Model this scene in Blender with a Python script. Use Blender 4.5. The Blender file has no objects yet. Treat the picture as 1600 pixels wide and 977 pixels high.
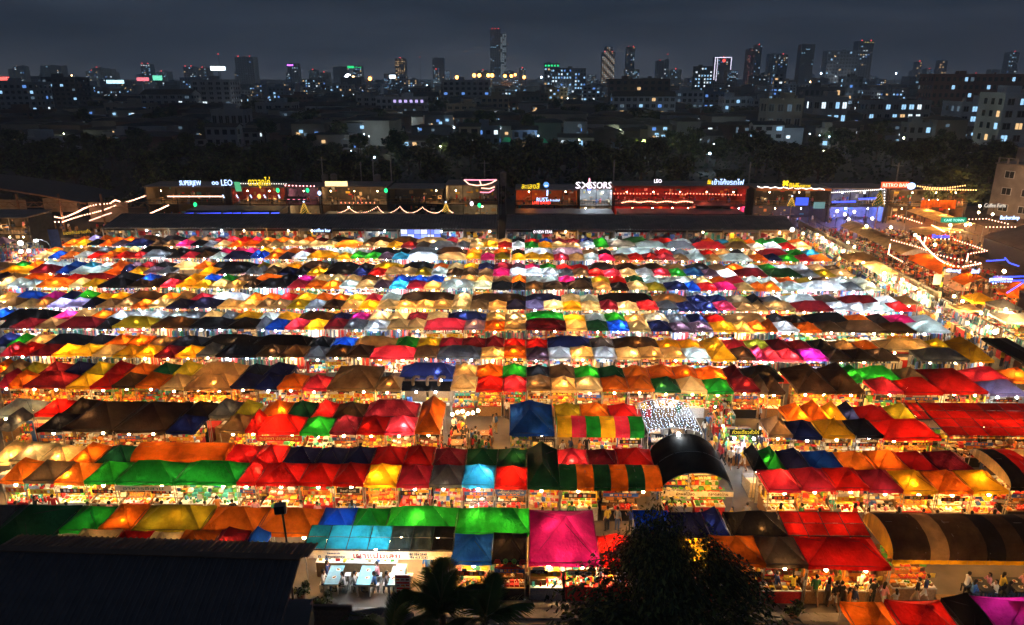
import bpy, bmesh, math, random
from mathutils import Vector, Matrix
random.seed(7)
SC = bpy.context.scene
COL = SC.collection
PI = math.pi
R = math.radians

# ------------------------------------------------------------------ camera
F_PX, PITCH, YAW = 1134.0, R(17.9), R(1.0)
CAM = Vector((0.0, 0.0, 25.0))
cd = bpy.data.cameras.new('camera')
cd.sensor_width = 36.0
cd.lens = 36.0 * F_PX / 1600.0
cd.clip_start, cd.clip_end = 0.5, 20000.0
cam = bpy.data.objects.new('camera', cd)
COL.objects.link(cam)
cam.location = CAM
cam.rotation_euler = (PI / 2 - PITCH, 0, YAW)
SC.camera = cam
FWD = Vector((-math.sin(YAW) * math.cos(PITCH), math.cos(YAW) * math.cos(PITCH), -math.sin(PITCH)))
RGT = Vector((math.cos(YAW), math.sin(YAW), 0))
UPV = RGT.cross(FWD)

# ------------------------------------------------------------------ view, world
SC.view_settings.view_transform = 'Standard'
SC.view_settings.look = 'None'
SC.view_settings.gamma = 1.0
SC.view_settings.exposure = 0.0
try:
    cy = SC.cycles
    cy.use_denoising = True
    cy.use_adaptive_sampling = True
    cy.adaptive_threshold = 0.08
    cy.adaptive_min_samples = 32
    cy.max_bounces = 5
    cy.diffuse_bounces = 2
    cy.glossy_bounces = 2
    cy.transmission_bounces = 3
    cy.transparent_max_bounces = 10
    cy.volume_bounces = 0
    cy.sample_clamp_indirect = 4.0
    cy.sample_clamp_direct = 0.0
    cy.use_light_tree = True
    cy.caustics_reflective = False
    cy.caustics_refractive = False
except Exception:
    pass

world = bpy.data.worlds.new('World')
SC.world = world
world.use_nodes = True
wt = world.node_tree
wt.nodes.clear()
wo = wt.nodes.new('ShaderNodeOutputWorld')
sky = wt.nodes.new('ShaderNodeTexSky')
sky.sky_type = 'NISHITA'
sky.sun_disc = False
sky.sun_elevation = R(-6)
sky.sun_rotation = R(250)
b1 = wt.nodes.new('ShaderNodeBackground')
b1.inputs['Strength'].default_value = 0.05
wt.links.new(sky.outputs[0], b1.inputs['Color'])
# city glow: the night haze, brighter just above the skyline, faint cloud bands
tc = wt.nodes.new('ShaderNodeTexCoord')
sx = wt.nodes.new('ShaderNodeSeparateXYZ')
wt.links.new(tc.outputs['Generated'], sx.inputs[0])
nz = wt.nodes.new('ShaderNodeTexNoise')
nz.inputs['Scale'].default_value = 3.4
nz.inputs['Detail'].default_value = 5
mp = wt.nodes.new('ShaderNodeMapping')
mp.inputs['Scale'].default_value = (1.0, 1.0, 5.0)
wt.links.new(tc.outputs['Generated'], mp.inputs[0])
wt.links.new(mp.outputs[0], nz.inputs['Vector'])
mad = wt.nodes.new('ShaderNodeMath'); mad.operation = 'MULTIPLY_ADD'
mad.inputs[1].default_value = 0.17
wt.links.new(nz.outputs['Fac'], mad.inputs[0])
wt.links.new(sx.outputs['Z'], mad.inputs[2])
rp = wt.nodes.new('ShaderNodeValToRGB')
wt.links.new(mad.outputs[0], rp.inputs[0])
SKY_STOPS = [(0.0, (.155, .155, .180)), (0.08, (.116, .134, .176)), (0.12, (.058, .078, .118)), (0.17, (.018, .031, .055)),
             (0.30, (.027, .041, .067)), (1.0, (.025, .038, .062))]
while len(rp.color_ramp.elements) < len(SKY_STOPS):
    rp.color_ramp.elements.new(0.5)
for e_, (p_, c_) in zip(rp.color_ramp.elements, SKY_STOPS):
    e_.position = p_
    e_.color = (*c_, 1)
b2 = wt.nodes.new('ShaderNodeBackground')
b2.inputs['Strength'].default_value = 1.0
wt.links.new(rp.outputs[0], b2.inputs['Color'])
ad = wt.nodes.new('ShaderNodeAddShader')
wt.links.new(b1.outputs[0], ad.inputs[0])
wt.links.new(b2.outputs[0], ad.inputs[1])
wt.links.new(ad.outputs[0], wo.inputs[0])


# ------------------------------------------------------------------ picture <-> place (for measuring only)
def ray(px, py):
    return FWD * F_PX + RGT * (px - 800.0) + UPV * (488.5 - py)


def at(px, py, z=0.0):
    d = ray(px, py)
    return CAM + d * ((z - CAM.z) / d.z)


def aty(px, py, Y):
    d = ray(px, py)
    return CAM + d * (Y / d.y)


def xat(px, Y, z):
    k = (px - 800.0) / F_PX
    D = Y * math.cos(YAW) * math.cos(PITCH) + (CAM.z - z) * math.sin(PITCH)
    return (k * D - Y * math.sin(YAW)) / (math.cos(YAW) + k * math.sin(YAW) * math.cos(PITCH))


def proj(p):
    v = Vector(p) - CAM
    zc = v.dot(FWD)
    return 800 + F_PX * v.dot(RGT) / zc, 488.5 - F_PX * v.dot(UPV) / zc, zc


# ------------------------------------------------------------------ materials
MATS = {}


def nodes_of(name):
    m = bpy.data.materials.new(name)
    m.use_nodes = True
    nt = m.node_tree
    nt.nodes.clear()
    out = nt.nodes.new('ShaderNodeOutputMaterial')
    return m, nt, out


def plain(name, col, rough=0.75, var=0.25, scale=3.0, metal=0.0, spec=0.3, bump=0.0, island=0.0):
    """surface with mottled colour and relief"""
    if name in MATS:
        return MATS[name]
    m, nt, out = nodes_of(name)
    b = nt.nodes.new('ShaderNodeBsdfPrincipled')
    b.inputs['Roughness'].default_value = rough
    b.inputs['Metallic'].default_value = metal
    b.inputs['Specular IOR Level'].default_value = spec
    tcn = nt.nodes.new('ShaderNodeTexCoord')
    n = nt.nodes.new('ShaderNodeTexNoise')
    n.inputs['Scale'].default_value = scale
    n.inputs['Detail'].default_value = 4
    nt.links.new(tcn.outputs['Object'], n.inputs['Vector'])
    mr = nt.nodes.new('ShaderNodeMapRange')
    mr.inputs[1].default_value, mr.inputs[2].default_value = 0.3, 0.7
    mr.inputs[3].default_value, mr.inputs[4].default_value = 1 - var, 1 + var
    nt.links.new(n.outputs['Fac'], mr.inputs[0])
    hs = nt.nodes.new('ShaderNodeHueSaturation')
    hs.inputs['Color'].default_value = (*col, 1)
    nt.links.new(mr.outputs[0], hs.inputs['Value'])
    if island:
        g = nt.nodes.new('ShaderNodeNewGeometry')
        m2 = nt.nodes.new('ShaderNodeMapRange')
        m2.inputs[3].default_value, m2.inputs[4].default_value = 0.5 - island, 0.5 + island
        nt.links.new(g.outputs['Random Per Island'], m2.inputs[0])
        nt.links.new(m2.outputs[0], hs.inputs['Hue'])
    nt.links.new(hs.outputs[0], b.inputs['Base Color'])
    if bump:
        bp = nt.nodes.new('ShaderNodeBump')
        bp.inputs['Strength'].default_value = bump
        bp.inputs['Distance'].default_value = 0.03
        nt.links.new(n.outputs['Fac'], bp.inputs['Height'])
        nt.links.new(bp.outputs[0], b.inputs['Normal'])
    nt.links.new(b.outputs[0], out.inputs[0])
    MATS[name] = m
    return m


def glow(name, col, strength, sample=False):
    """something that gives off light"""
    if name in MATS:
        return MATS[name]
    m, nt, out = nodes_of(name)
    e = nt.nodes.new('ShaderNodeEmission')
    e.inputs['Color'].default_value = (*col, 1)
    e.inputs['Strength'].default_value = strength
    nt.links.new(e.outputs[0], out.inputs[0])
    if not sample:
        try:
            m.cycles.emission_sampling = 'NONE'
        except Exception:
            pass
    MATS[name] = m
    return m


def fabric(name, col, trans=0.5, vary=0.35, rough_col=1.0):
    """thin market cloth: reflects and lets the lamps below shine through, with wrinkles, dust and ageing"""
    if name in MATS:
        return MATS[name]
    m, nt, out = nodes_of(name)
    geo = nt.nodes.new('ShaderNodeNewGeometry')
    n = nt.nodes.new('ShaderNodeTexNoise')
    n.inputs['Scale'].default_value = 0.9
    n.inputs['Detail'].default_value = 8
    n.inputs['Roughness'].default_value = 0.65
    nt.links.new(geo.outputs['Position'], n.inputs['Vector'])
    mr = nt.nodes.new('ShaderNodeMapRange')
    mr.inputs[1].default_value, mr.inputs[2].default_value = 0.3, 0.7
    mr.inputs[3].default_value, mr.inputs[4].default_value = 0.50, 1.20
    nt.links.new(n.outputs['Fac'], mr.inputs[0])
    m2 = nt.nodes.new('ShaderNodeMapRange')
    m2.inputs[3].default_value, m2.inputs[4].default_value = 1 - vary, 1 + vary * 0.4
    nt.links.new(geo.outputs['Random Per Island'], m2.inputs[0])
    mu = nt.nodes.new('ShaderNodeMath'); mu.operation = 'MULTIPLY'
    nt.links.new(mr.outputs[0], mu.inputs[0])
    nt.links.new(m2.outputs[0], mu.inputs[1])
    hs = nt.nodes.new('ShaderNodeHueSaturation')
    hs.inputs['Color'].default_value = (*col, 1)
    nt.links.new(mu.outputs[0], hs.inputs['Value'])
    d = nt.nodes.new('ShaderNodeBsdfDiffuse')
    t = nt.nodes.new('ShaderNodeBsdfTranslucent')
    nt.links.new(hs.outputs[0], d.inputs['Color'])
    nt.links.new(hs.outputs[0], t.inputs['Color'])
    # wrinkles
    w = nt.nodes.new('ShaderNodeTexNoise')
    w.inputs['Scale'].default_value = 4.5
    w.inputs['Detail'].default_value = 3
    w.inputs['Distortion'].default_value = 1.2
    mpn = nt.nodes.new('ShaderNodeMapping')
    mpn.inputs['Scale'].default_value = (1, 0.45, 1)
    nt.links.new(geo.outputs['Position'], mpn.inputs[0])
    nt.links.new(mpn.outputs[0], w.inputs['Vector'])
    bp = nt.nodes.new('ShaderNodeBump')
    bp.inputs['Strength'].default_value = 0.55
    bp.inputs['Distance'].default_value = 0.12
    nt.links.new(w.outputs['Fac'], bp.inputs['Height'])
    nt.links.new(bp.outputs[0], d.inputs['Normal'])
    nt.links.new(bp.outputs[0], t.inputs['Normal'])
    mx = nt.nodes.new('ShaderNodeMixShader')
    mx.inputs[0].default_value = trans
    nt.links.new(d.outputs[0], mx.inputs[1])
    nt.links.new(t.outputs[0], mx.inputs[2])
    gl = nt.nodes.new('ShaderNodeBsdfGlossy')
    gl.inputs['Roughness'].default_value = 0.45
    gl.inputs['Color'].default_value = (1, 1, 1, 1)
    nt.links.new(bp.outputs[0], gl.inputs['Normal'])
    lw = nt.nodes.new('ShaderNodeLayerWeight')
    lw.inputs[0].default_value = 0.15
    sc = nt.nodes.new('ShaderNodeMath'); sc.operation = 'MULTIPLY'
    sc.inputs[1].default_value = 0.12
    nt.links.new(lw.outputs['Fresnel'], sc.inputs[0])
    m3 = nt.nodes.new('ShaderNodeMixShader')
    nt.links.new(sc.outputs[0], m3.inputs[0])
    nt.links.new(mx.outputs[0], m3.inputs[1])
    nt.links.new(gl.outputs[0], m3.inputs[2])
    nt.links.new(m3.outputs[0], out.inputs[0])
    MATS[name] = m
    return m


def clear_sheet(name, col, alpha):
    if name in MATS:
        return MATS[name]
    m, nt, out = nodes_of(name)
    t = nt.nodes.new('ShaderNodeBsdfTransparent')
    t.inputs['Color'].default_value = (*col, 1)
    b = nt.nodes.new('ShaderNodeBsdfPrincipled')
    b.inputs['Base Color'].default_value = (*col, 1)
    b.inputs['Roughness'].default_value = 0.25
    mx = nt.nodes.new('ShaderNodeMixShader')
    mx.inputs[0].default_value = alpha
    nt.links.new(t.outputs[0], mx.inputs[1])
    nt.links.new(b.outputs[0], mx.inputs[2])
    nt.links.new(mx.outputs[0], out.inputs[0])
    MATS[name] = m
    return m


CLOTH = {  # letter: (word, colour, share of light let through)
    'r': ('red', (.62, .012, .012), .55), 'o': ('orange', (.80, .17, .012), .55), 'y': ('yellow', (.80, .44, .015), .5),
    'g': ('green', (.012, .33, .035), .5), 'd': ('dark green', (.010, .085, .035), .45), 'b': ('blue', (.008, .075, .55), .5),
    'n': ('navy', (.016, .020, .085), .4), 'i': ('cyan', (.03, .34, .52), .5), 'e': ('sage', (.56, .66, .61), .48),
    'w': ('white', (.74, .77, .80), .5), 'c': ('cream', (.76, .55, .28), .5), 't': ('tan', (.30, .19, .10), .4),
    's': ('brown', (.075, .045, .030), .35), 'k': ('black', (.018, .016, .018), .3), 'a': ('grey', (.17, .18, .20), .4),
    'm': ('maroon', (.20, .012, .028), .5), 'p': ('crimson', (.62, .03, .085), .55), 'f': ('magenta', (.68, .015, .24), .55),
    'u': ('plum', (.15, .075, .11), .45), 'v': ('lavender', (.40, .31, .62), .5), 'l': ('olive', (.36, .31, .018), .5),
}


def cloth(c):
    w_, col, tr = CLOTH[c]
    return fabric(w_.replace(' ', '_') + '_cloth', col, tr)


# ------------------------------------------------------------------ mesh building
class MB:
    def __init__(s):
        s.v, s.f, s.m, s.mats = [], [], [], []

    def mi(s, mat):
        if mat not in s.mats:
            s.mats.append(mat)
        return s.mats.index(mat)

    def quad(s, pts, mat):
        i = len(s.v)
        s.v.extend([tuple(p) for p in pts])
        s.f.append(tuple(range(i, i + len(pts))))
        s.m.append(s.mi(mat))

    def box(s, c, d, mat, rz=0.0, top=1.0):
        """box centred at c, full size d; top scales the upper face"""
        i = len(s.v)
        cs, sn = math.cos(rz), math.sin(rz)
        for zz in (-.5, .5):
            k = top if zz > 0 else 1.0
            for xx, yy in ((-.5, -.5), (.5, -.5), (.5, .5), (-.5, .5)):
                x, y = xx * d[0] * k, yy * d[1] * k
                s.v.append((c[0] + x * cs - y * sn, c[1] + x * sn + y * cs, c[2] + zz * d[2]))
        q = s.mi(mat)
        for f in ((0, 3, 2, 1), (4, 5, 6, 7), (0, 1, 5, 4), (1, 2, 6, 5), (2, 3, 7, 6), (3, 0, 4, 7)):
            s.f.append(tuple(i + a for a in f))
            s.m.append(q)

    def tube(s, p0, p1, r0, mat, r1=None, n=5, caps=True):
        p0, p1 = Vector(p0), Vector(p1)
        r1 = r0 if r1 is None else r1
        d = p1 - p0
        if d.length < 1e-6:
            return
        d.normalize()
        a = d.orthogonal().normalized()
        b = d.cross(a)
        i = len(s.v)
        for p, r in ((p0, r0), (p1, r1)):
            for k in range(n):
                t = 2 * PI * k / n
                s.v.append(tuple(p + a * (r * math.cos(t)) + b * (r * math.sin(t))))
        q = s.mi(mat)
        for k in range(n):
            k2 = (k + 1) % n
            s.f.append((i + k, i + k2, i + n + k2, i + n + k)); s.m.append(q)
        if caps:
            s.f.append(tuple(i + n - 1 - k for k in range(n))); s.m.append(q)
            s.f.append(tuple(i + n + k for k in range(n))); s.m.append(q)

    def path(s, pts, r, mat, n=4):
        for a, b in zip(pts[:-1], pts[1:]):
            s.tube(a, b, r, mat, n=n, caps=False)

    def ball(s, c, r, mat, n=6, rings=4, sz=1.0):
        i = len(s.v)
        q = s.mi(mat)
        s.v.append((c[0], c[1], c[2] - r * sz))
        for k in range(1, rings):
            t = PI * k / rings
            for j in range(n):
                u = 2 * PI * j / n
                s.v.append((c[0] + r * math.sin(t) * math.cos(u), c[1] + r * math.sin(t) * math.sin(u), c[2] - r * sz * math.cos(t)))
        s.v.append((c[0], c[1], c[2] + r * sz))
        top = len(s.v) - 1
        for j in range(n):
            j2 = (j + 1) % n
            s.f.append((i, i + 1 + j2, i + 1 + j)); s.m.append(q)
            for k in range(rings - 2):
                a = i + 1 + k * n
                s.f.append((a + j, a + j2, a + n + j2, a + n + j)); s.m.append(q)
            a = i + 1 + (rings - 2) * n
            s.f.append((a + j, a + j2, top)); s.m.append(q)

    def grid(s, fn, nu, nv, mat, flip=False):
        i = len(s.v)
        q = s.mi(mat)
        for b in range(nv + 1):
            for a in range(nu + 1):
                s.v.append(tuple(fn(a / nu, b / nv)))
        for b in range(nv):
            for a in range(nu):
                k = i + b * (nu + 1) + a
                f = (k, k + 1, k + nu + 2, k + nu + 1)
                s.f.append(f[::-1] if flip else f); s.m.append(q)

    def add(s, o, M=None, remap=None):
        """append another MB, transformed by M"""
        i = len(s.v)
        if M is None:
            s.v.extend(o.v)
        else:
            s.v.extend([tuple(M @ Vector(p)) for p in o.v])
        mm = [s.mi((remap or {}).get(k, k)) for k in o.mats]
        s.f.extend([tuple(i + a for a in f) for f in o.f])
        s.m.extend([mm[a] for a in o.m])

    def mesh(s, name, smooth=False):
        me = bpy.data.meshes.new(name)
        me.from_pydata(s.v, [], s.f)
        for k in s.mats:
            me.materials.append(k)
        if len(s.mats) > 1:
            me.polygons.foreach_set('material_index', s.m)
        if smooth:
            me.polygons.foreach_set('use_smooth', [True] * len(s.f))
        me.update()
        return me

    def build(s, name, parent=None, smooth=False, loc=None):
        return put(name, s.mesh(name, smooth), parent, loc)


def put(name, me, parent=None, loc=None, rz=0.0):
    o = bpy.data.objects.new(name, me)
    COL.objects.link(o)
    if parent is not None:
        o.parent = parent
    if loc is not None:
        o.location = loc
    if rz:
        o.rotation_euler = (0, 0, rz)
    return o


def tag(o, label=None, cat=None, group=None, kind=None):
    if label: o['label'] = label
    if cat: o['category'] = cat
    if group: o['group'] = group
    if kind: o['kind'] = kind
    return o


def thing(name, loc, label, cat, group=None, rz=0.0):
    o = put(name, None, None, loc, rz)
    o.empty_display_size = 0.2
    return tag(o, label, cat, group)


def lamp_data(name, col, watt, radius=0.06):
    key = ('lamp', name, col, round(watt, 1), radius)
    if key not in MATS:
        l = bpy.data.lights.new(name, 'POINT')
        l.color = col
        l.energy = watt
        l.shadow_soft_size = radius
        MATS[key] = l
    return MATS[key]


def light(loc, col, watt, parent=None, name='lamp_light', radius=0.06):
    o = bpy.data.objects.new(name, lamp_data(name, col, watt, radius))
    COL.objects.link(o)
    o.location = loc
    if parent is not None:
        o.parent = parent
    return o


def text_mesh(body, height, mat, depth=0.02, align='CENTER', shear=0.0, bold=0.0, width=None):
    c = bpy.data.curves.new('lettering', 'FONT')
    c.body = body
    c.align_x = align
    c.size = height / 0.7
    c.extrude = depth
    c.shear = shear
    c.offset = bold
    c.resolution_u = 2
    o = bpy.data.objects.new('lettering', c)
    COL.objects.link(o)
    me = bpy.data.meshes.new_from_object(o)
    bpy.data.objects.remove(o)
    me.materials.clear()
    me.materials.append(mat)
    if width:
        xs = [v.co.x for v in me.vertices]
        k = width / max(1e-3, max(xs) - min(xs))
        for v in me.vertices:
            v.co.x *= k
    return me


def lettering(body, height, mat, loc, parent=None, tilt=PI / 2, rz=0.0, name='lettering', **kw):
    o = put(name, text_mesh(body, height, mat, **kw), parent, loc)
    o.rotation_euler = (tilt, 0, rz)
    return o


ORD = ['', 'first', 'second', 'third', 'fourth', 'fifth', 'sixth', 'seventh', 'eighth', 'ninth', 'tenth', 'eleventh', 'twelfth']


def nth(n):
    if n < len(ORD):
        return ORD[n]
    return '%d%s' % (n, {1: 'st', 2: 'nd', 3: 'rd'}.get(n % 10 if n % 100 not in (11, 12, 13) else 0, 'th'))


WARM, COOL, NEUT = (1.0, .46, .10), (.74, .88, 1.0), (1.0, .64, .28)
M_METAL = plain('painted_steel', (.16, .16, .17), .5, .2, 4, metal=.4)
M_DARK = plain('dark_steel', (.03, .03, .035), .6, .2, 4)
M_POLE = plain('grey_pole', (.30, .29, .27), .55, .2, 5)
M_BULBW = glow('warm_bulb', (1, .72, .38), 40)
M_BULBC = glow('cool_bulb', (.82, .93, 1), 40)
# ------------------------------------------------------------------ the tents: read off row by row (start, cloth, start, cloth ... end)
# flags after the letter: * bright lamp, - dim, B barrel canopy, P flat panel roof, D deep tent across both lines
ROWY = {0: 30.2, 1: 37.2, 2: 43.8, 3: 51.05, 4: 57.8, 5: 65.1, 6: 71.7, 7: 79.3, 8: 85.4, 9: 93.5, 10: 100.7}
LINES = {
 (10, 'F'): [(0, "385 o 470 y 545 k 620 o 700 u 785 n 930 s 1020 t 1100 f 1190 k 1265 a 1340 c 1420 o* 1510 o 1600"),
             (400, "0 t 65 c 150 c 235 c 320 c 405 c* 490 o* 650 t 730 c 815 y* 905 m 1000 s 1080 a 1250 a- 1335 c 1420 y* 1510 r- 1600"),
             (800, "0 w 80 g 165 y* 250 c 340 c 430 w* 520 g 605 a* 780 e 960 a 1140 p- 1335 t- 1490 w 1590"),
             (1200, "0 w 85 r 175 c* 270")],
 (10, 'B'): [(0, "480 o 560 v 630 o 690 o 770 o 860 s 1010 k 1165 t 1250 t 1330 m 1420 p 1490 r 1570 f 1625"),
             (400, "25 o 130 o 215 t 290 o 360 m 455 k 595 e 690 s 860 s 1005 c 1190 p 1260 c 1340 t 1420 c 1510 c 1600"),
             (800, "0 k 80 r 170 b 250 m 340 m 425 n 510 g 595 e 690 d 850 r- 1015 e 1120 n 1190 o 1270 i- 1365 l* 1455 o 1530 g 1600"),
             (1200, "0 g 130 o 235")],
 (9, 'F'): [(0, "205 c 300 b 375 o 465 e 545 r 625 o 710 r 810 p 890 a 1035 k 1130 p- 1220 s 1310 e 1395 n 1565 b 1620"),
            (400, "5 b 55 o 140 n 225 w 318 y* 498 y 590 g 680 g* 765 u 850 i- 945 w* 1132 c 1312 y 1402 f* 1490 l- 1587"),
            (800, "0 y 80 y 170 y 262 p* 358 c 455 e 545 f* 645 t 735 r- 825 m 920 m 1020 t 1105 e* 1215 c* 1310 e 1505 o 1600"),
            (1200, "0 n 90 g 195 p- 290 o 400")],
 (9, 'B'): [(0, "295 o 390 t 440 t 510 t 600 a 700 y 795 e 870 k 1080 k 1190 k 1370 f- 1450 f- 1530 f 1615"),
            (400, "20 y 92 o 190 o 285 m 370 v- 450 e 530 e 610 w 720 k 880 k 960 a- 1130 s 1320 o 1412 t 1490 o 1590"),
            (800, "0 k 80 w 255 v 440 t 540 k 620 e 895 r* 1000 a 1110 w 1180 r 1270 c 1370 k 1450 c 1540 r 1605"),
            (1200, "5 m 125 g 220 i 325")],
 (8, 'F'): [(0, "0 y 95 y 185 m 350 b 435 e 530 e 645 o 755 n 795 y* 895 u 980 a- 1070 x 1240 y 1350 k 1530 a- 1600"),
            (400, "0 a- 45 s 130 n- 240 k 318 y* 425 k 600 n 700 r* 805 c 900 c 995 l 1095 e 1190 s 1290 s 1388 t 1480 f 1585"),
            (800, "-15 w* 85 w* 185 w* 290 a 385 t 478 r* 580 p* 683 c 783 w 890 p 993 g* 1090 b 1200 u 1300 w* 1412 m 1600"),
            (1200, "10 d 215 a 325 l 425 c 540")],
 (8, 'B'): [(0, "85 g 190 o 270 e 340 e 430 b- 525 i* 620 e 710 o 812 u 880 m 965 k 1085 c 1235 o 1330 k 1610"),
            (400, "0 l- 80 c 180 y 285 s 450 k 640 k 735 l 920 k 1110 o 1200 e 1300 y 1390 n 1490 m 1600"),
            (800, "0 u 80 f- 175 g 275 r 370 r 475 s 650 s- 790 s- 950 t- 1090 k 1240 t 1340 o 1450 e 1550 g 1600"),
            (1200, "0 g 50 w 150 w 255 c 355 s 465")],
 (7, 'F'): [(0, "0 c 40 e 130 e 225 o* 430 e 515 l 610 k 798 s 898 s 1000 p* 1100 y* 1205 y* 1308 c* 1398 c 1515 s 1600"),
            (400, "0 k 200 p- 308 o 412 o* 520 e 625 c 735 u- 832 i* 940 p 1048 c* 1152 e* 1358 e* 1470 k 1600"),
            (800, "0 k 85 t 195 s 345 s 508 c 622 k 732 c 848 l- 965 n 1102 b* 1180 r* 1285 f* 1408 c 1520 o 1600"),
            (1200, "0 o 80 e 235 w* 490 a 600 e* 715")],
 (7, 'B'): [(0, "0 n 40 t- 135 o 325 m 415 r 515 m 715 k 880 b 990 s 1170 y 1275 b 1375 g- 1465 s 1600"),
            (400, "0 o 150 k 250 f 360 c 460 e 560 c 660 s 760 t 860 b 970 b 1070 b 1170 c 1280 c 1380 c 1480 t 1600"),
            (800, "0 o 88 e 190 e 290 f* 395 k 500 l 610 r- 712 d 820 e 920 e 1020 e 1130 e 1245 o- 1350 p- 1450 e 1560 e 1600"),
            (1200, "0 e 65 o 180 l- 290 s 400 e 520 e 640")],
 (6, 'F'): [(0, "0 t 105 c- 205 t 290 v* 410 v 515 n 600 t 720 t 815 o* 925 c 1035 n 1180 n 1355 c* 1470 c* 1600"),
            (400, "0 t 80 t 192 l 305 a* 415 s 530 c- 640 y* 755 c* 875 c* 988 c* 1105 c 1220 c 1337 t 1450 c 1565 b 1600"),
            (800, "0 n* 85 v- 200 c* 320 y* 435 c* 555 m 665 c* 793 p* 918 a- 1042 n* 1168 n* 1285 p 1400 t 1535 c- 1600"),
            (1200, "0 a* 172 m 412 w 530 w* 660 e* 790 r* 910")],
 (6, 'B'): [(0, "0 c 110 b- 280 f- 400 n 500 g 595 y 695 y 800 s 1005 o* 1115 t 1205 p- 1315 w* 1550 o 1600"),
            (400, "0 o- 35 o 150 r 250 y 370 o- 470 o 575 l* 685 p 790 e 910 s 1238 c 1350 s 1600"),
            (800, "0 k 85 n 310 c 425 e- 540 k 880 t- 1100 n 1225 n* 1345 t 1480 k 1560 c 1600"),
            (1200, "0 a- 90 w 300 a- 440 m 690 w 810 t- 910")],
 (5, 'F'): [(0, "0 k 60 m* 220 t 350 m 600 k 700 l 942 s 1180 k 1425 k 1600"),
            (400, "0 a- 58 b 178 p* 302 y* 427 m 550 a- 677 w* 822 c- 945 c 1050 p* 1302 v 1427 o 1553 y 1600"),
            (800, "0 c 88 m- 340 c* 472 d 603 b* 735 c* 867 n- 1000 u 1133 u 1258 y* 1410 c* 1512 o* 1600"),
            (1200, "0 o 60 w 197 o* 338 s 475 s 740 s- 930 e 1140")],
 (5, 'B'): [(0, "-20 b 45 k 345 f* 475 c 575 o 695 w* 810 w* 925 w 1030 e 1150 a 1270 c 1380 a 1475 y 1620"),
            (400, "20 w 130 y 265 s 475 n- 590 f* 710 c* 835 c* 950 m 1070 c* 1197 n 1440 c* 1560 c* 1620"),
            (800, "10 c* 88 g* 325 y* 460 e 580 g 705 c* 835 c* 970 a 1100 n 1212 r 1335 t 1585 k 1610"),
            (1200, "10 k 110 k 235 k 490 o 640 k 745 f* 915 e- 1050")],
 (4, 'F'): [(0, "0 p 72 r* 192 m 322 y* 447 y* 577 c 705 y* 835 y* 962 m 1093 y* 1225 a- 1345 k 1600"),
            (400, "0 s 150 s 300 a- 435 s 570 s 710 p* 988 t- 1130 a- 1402 c* 1548 o* 1600"),
            (800, "0 o* 88 u- 230 w* 370 c* 515 w* 657 c* 805 c* 950 c* 1085 e* 1245 yD* 1405 s 1525 p* 1600"),
            (1200, "0 p* 80 p* 225 f* 380 s 530 s 680 s 822 x 960 a- 1262 yD 1412")],
 (4, 'B'): [(0, "0 n 90 g 195 c 310 k 560 k 690 o* 815 o* 940 t 1080 k 1290 k 1600"),
            (400, "0 k 345 k 480 b* 622 t 878 g 1012 l 1150 p- 1290 m- 1435 m- 1550 r 1610"),
            (800, "10 r 85 r 222 n- 490 s 632 s 910 y 1050 y 1180 x 1305 p* 1465 l 1610"),
            (1200, "0 m- 130 m 270 k 400 t 550 o- 685 c 1010 l 1120 x 1300")],
 (3, 'F'): [(0, "0 p 45 o 145 m 410 y 560 r- 700 s 845 o- 1000 c- 1150 t* 1440 n- 1600"),
            (400, "0 n- 130 o- 288 p* 440 tD 745 t 905 x 1215 c 1375 r* 1540 p* 1600"),
            (800, "0 p* 92 t 247 c 402 c* 567 o- 732 o- 892 d* 1055 c- 1222 g- 1387 m 1552 t- 1600"),
            (1200, "0 s 110 x 190 sD 430 sD 610 x 670 p 850 r 1097 rD 1375 x 1385 v- 1620")],
 (3, 'B'): [(0, "0 o 50 t- 150 l- 280 m 425 n- 555 l- 690 r- 805 o- 960 d- 1110 l 1235 t* 1525 k 1600"),
            (400, "0 k- 70 n- 230 x 460 x 800 x 905 n* 1240 c 1380 o 1542 g 1600"),
            (800, "0 g 90 k 235 t- 390 g 545 d- 700 o- 852 o- 1010 o 1150 o* 1335 m- 1445 k 1600"),
            (1200, "0 m- 75 x 470 g* 570 g* 812 t 970 x 1230 p 1480 o 1640")],
 (2, 'F'): [(0, "0 a- 75 x 225 k 385 sD 710 sD 1035 n- 1210 x 1370 t 1535 r* 1600"),
            (400, "0 r* 272 g* 457 m 630 r- 805 p* 987 oD- 1150 x 1520"),
            (800, "-20 bD 265 x 830 x 1330"),
            (1200, "0 t 158 n- 342 y 545 k- 722 r* 1085")],
 (2, 'B'): [(0, "0 e- 270 r* 435 k 590 x 1170 k 1340 a- 1480 l- 1610"),
            (400, "10 y- 50 o 212 d- 365 r 500 s 690 m* 1015"),
            (800, "265 l 430 o 605 r 785"),
            (1200, "100 o* 240 o 340 x 345 l 370 y 460 n 545 r- 765 l 900")],
 (1, 'F'): [(0, "0 o* 148 t- 335 o* 527 g 720 g 1085 g 1480 r* 1600"),
            (400, "0 r* 268 r* 478 r- 672 y* 877 p- 1082 a- 1287 i* 1490 r 1600"),
            (800, "0 r 97 dD- 300"),
            (1200, "-75 y* -50 y* 0 p 210 p 422 r* 635 p- 850 y 1065 o* 1285 y 1505")],
 (1, 'B'): [(0, "0 c 125 c 300 c* 480 o 640 d- 850 x 1400 r* 1600"),
            (400, "0 r* 180 n 385 n- 560 n- 735 r- 935 r- 1110 m- 1315 d- 1510 d- 1600"),
            (800, "0 d- 90 x 280 p 475 m 655 r- 880"),
            (1200, "-110 k -40 g 80 n- 240 b- 450 o 640 o 840 r- 1020 m 1240")],
 (0, 'F'): [(0, "360 c 620 r 830 c- 1040 o- 1280 m 1470 b 1600"),
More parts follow.
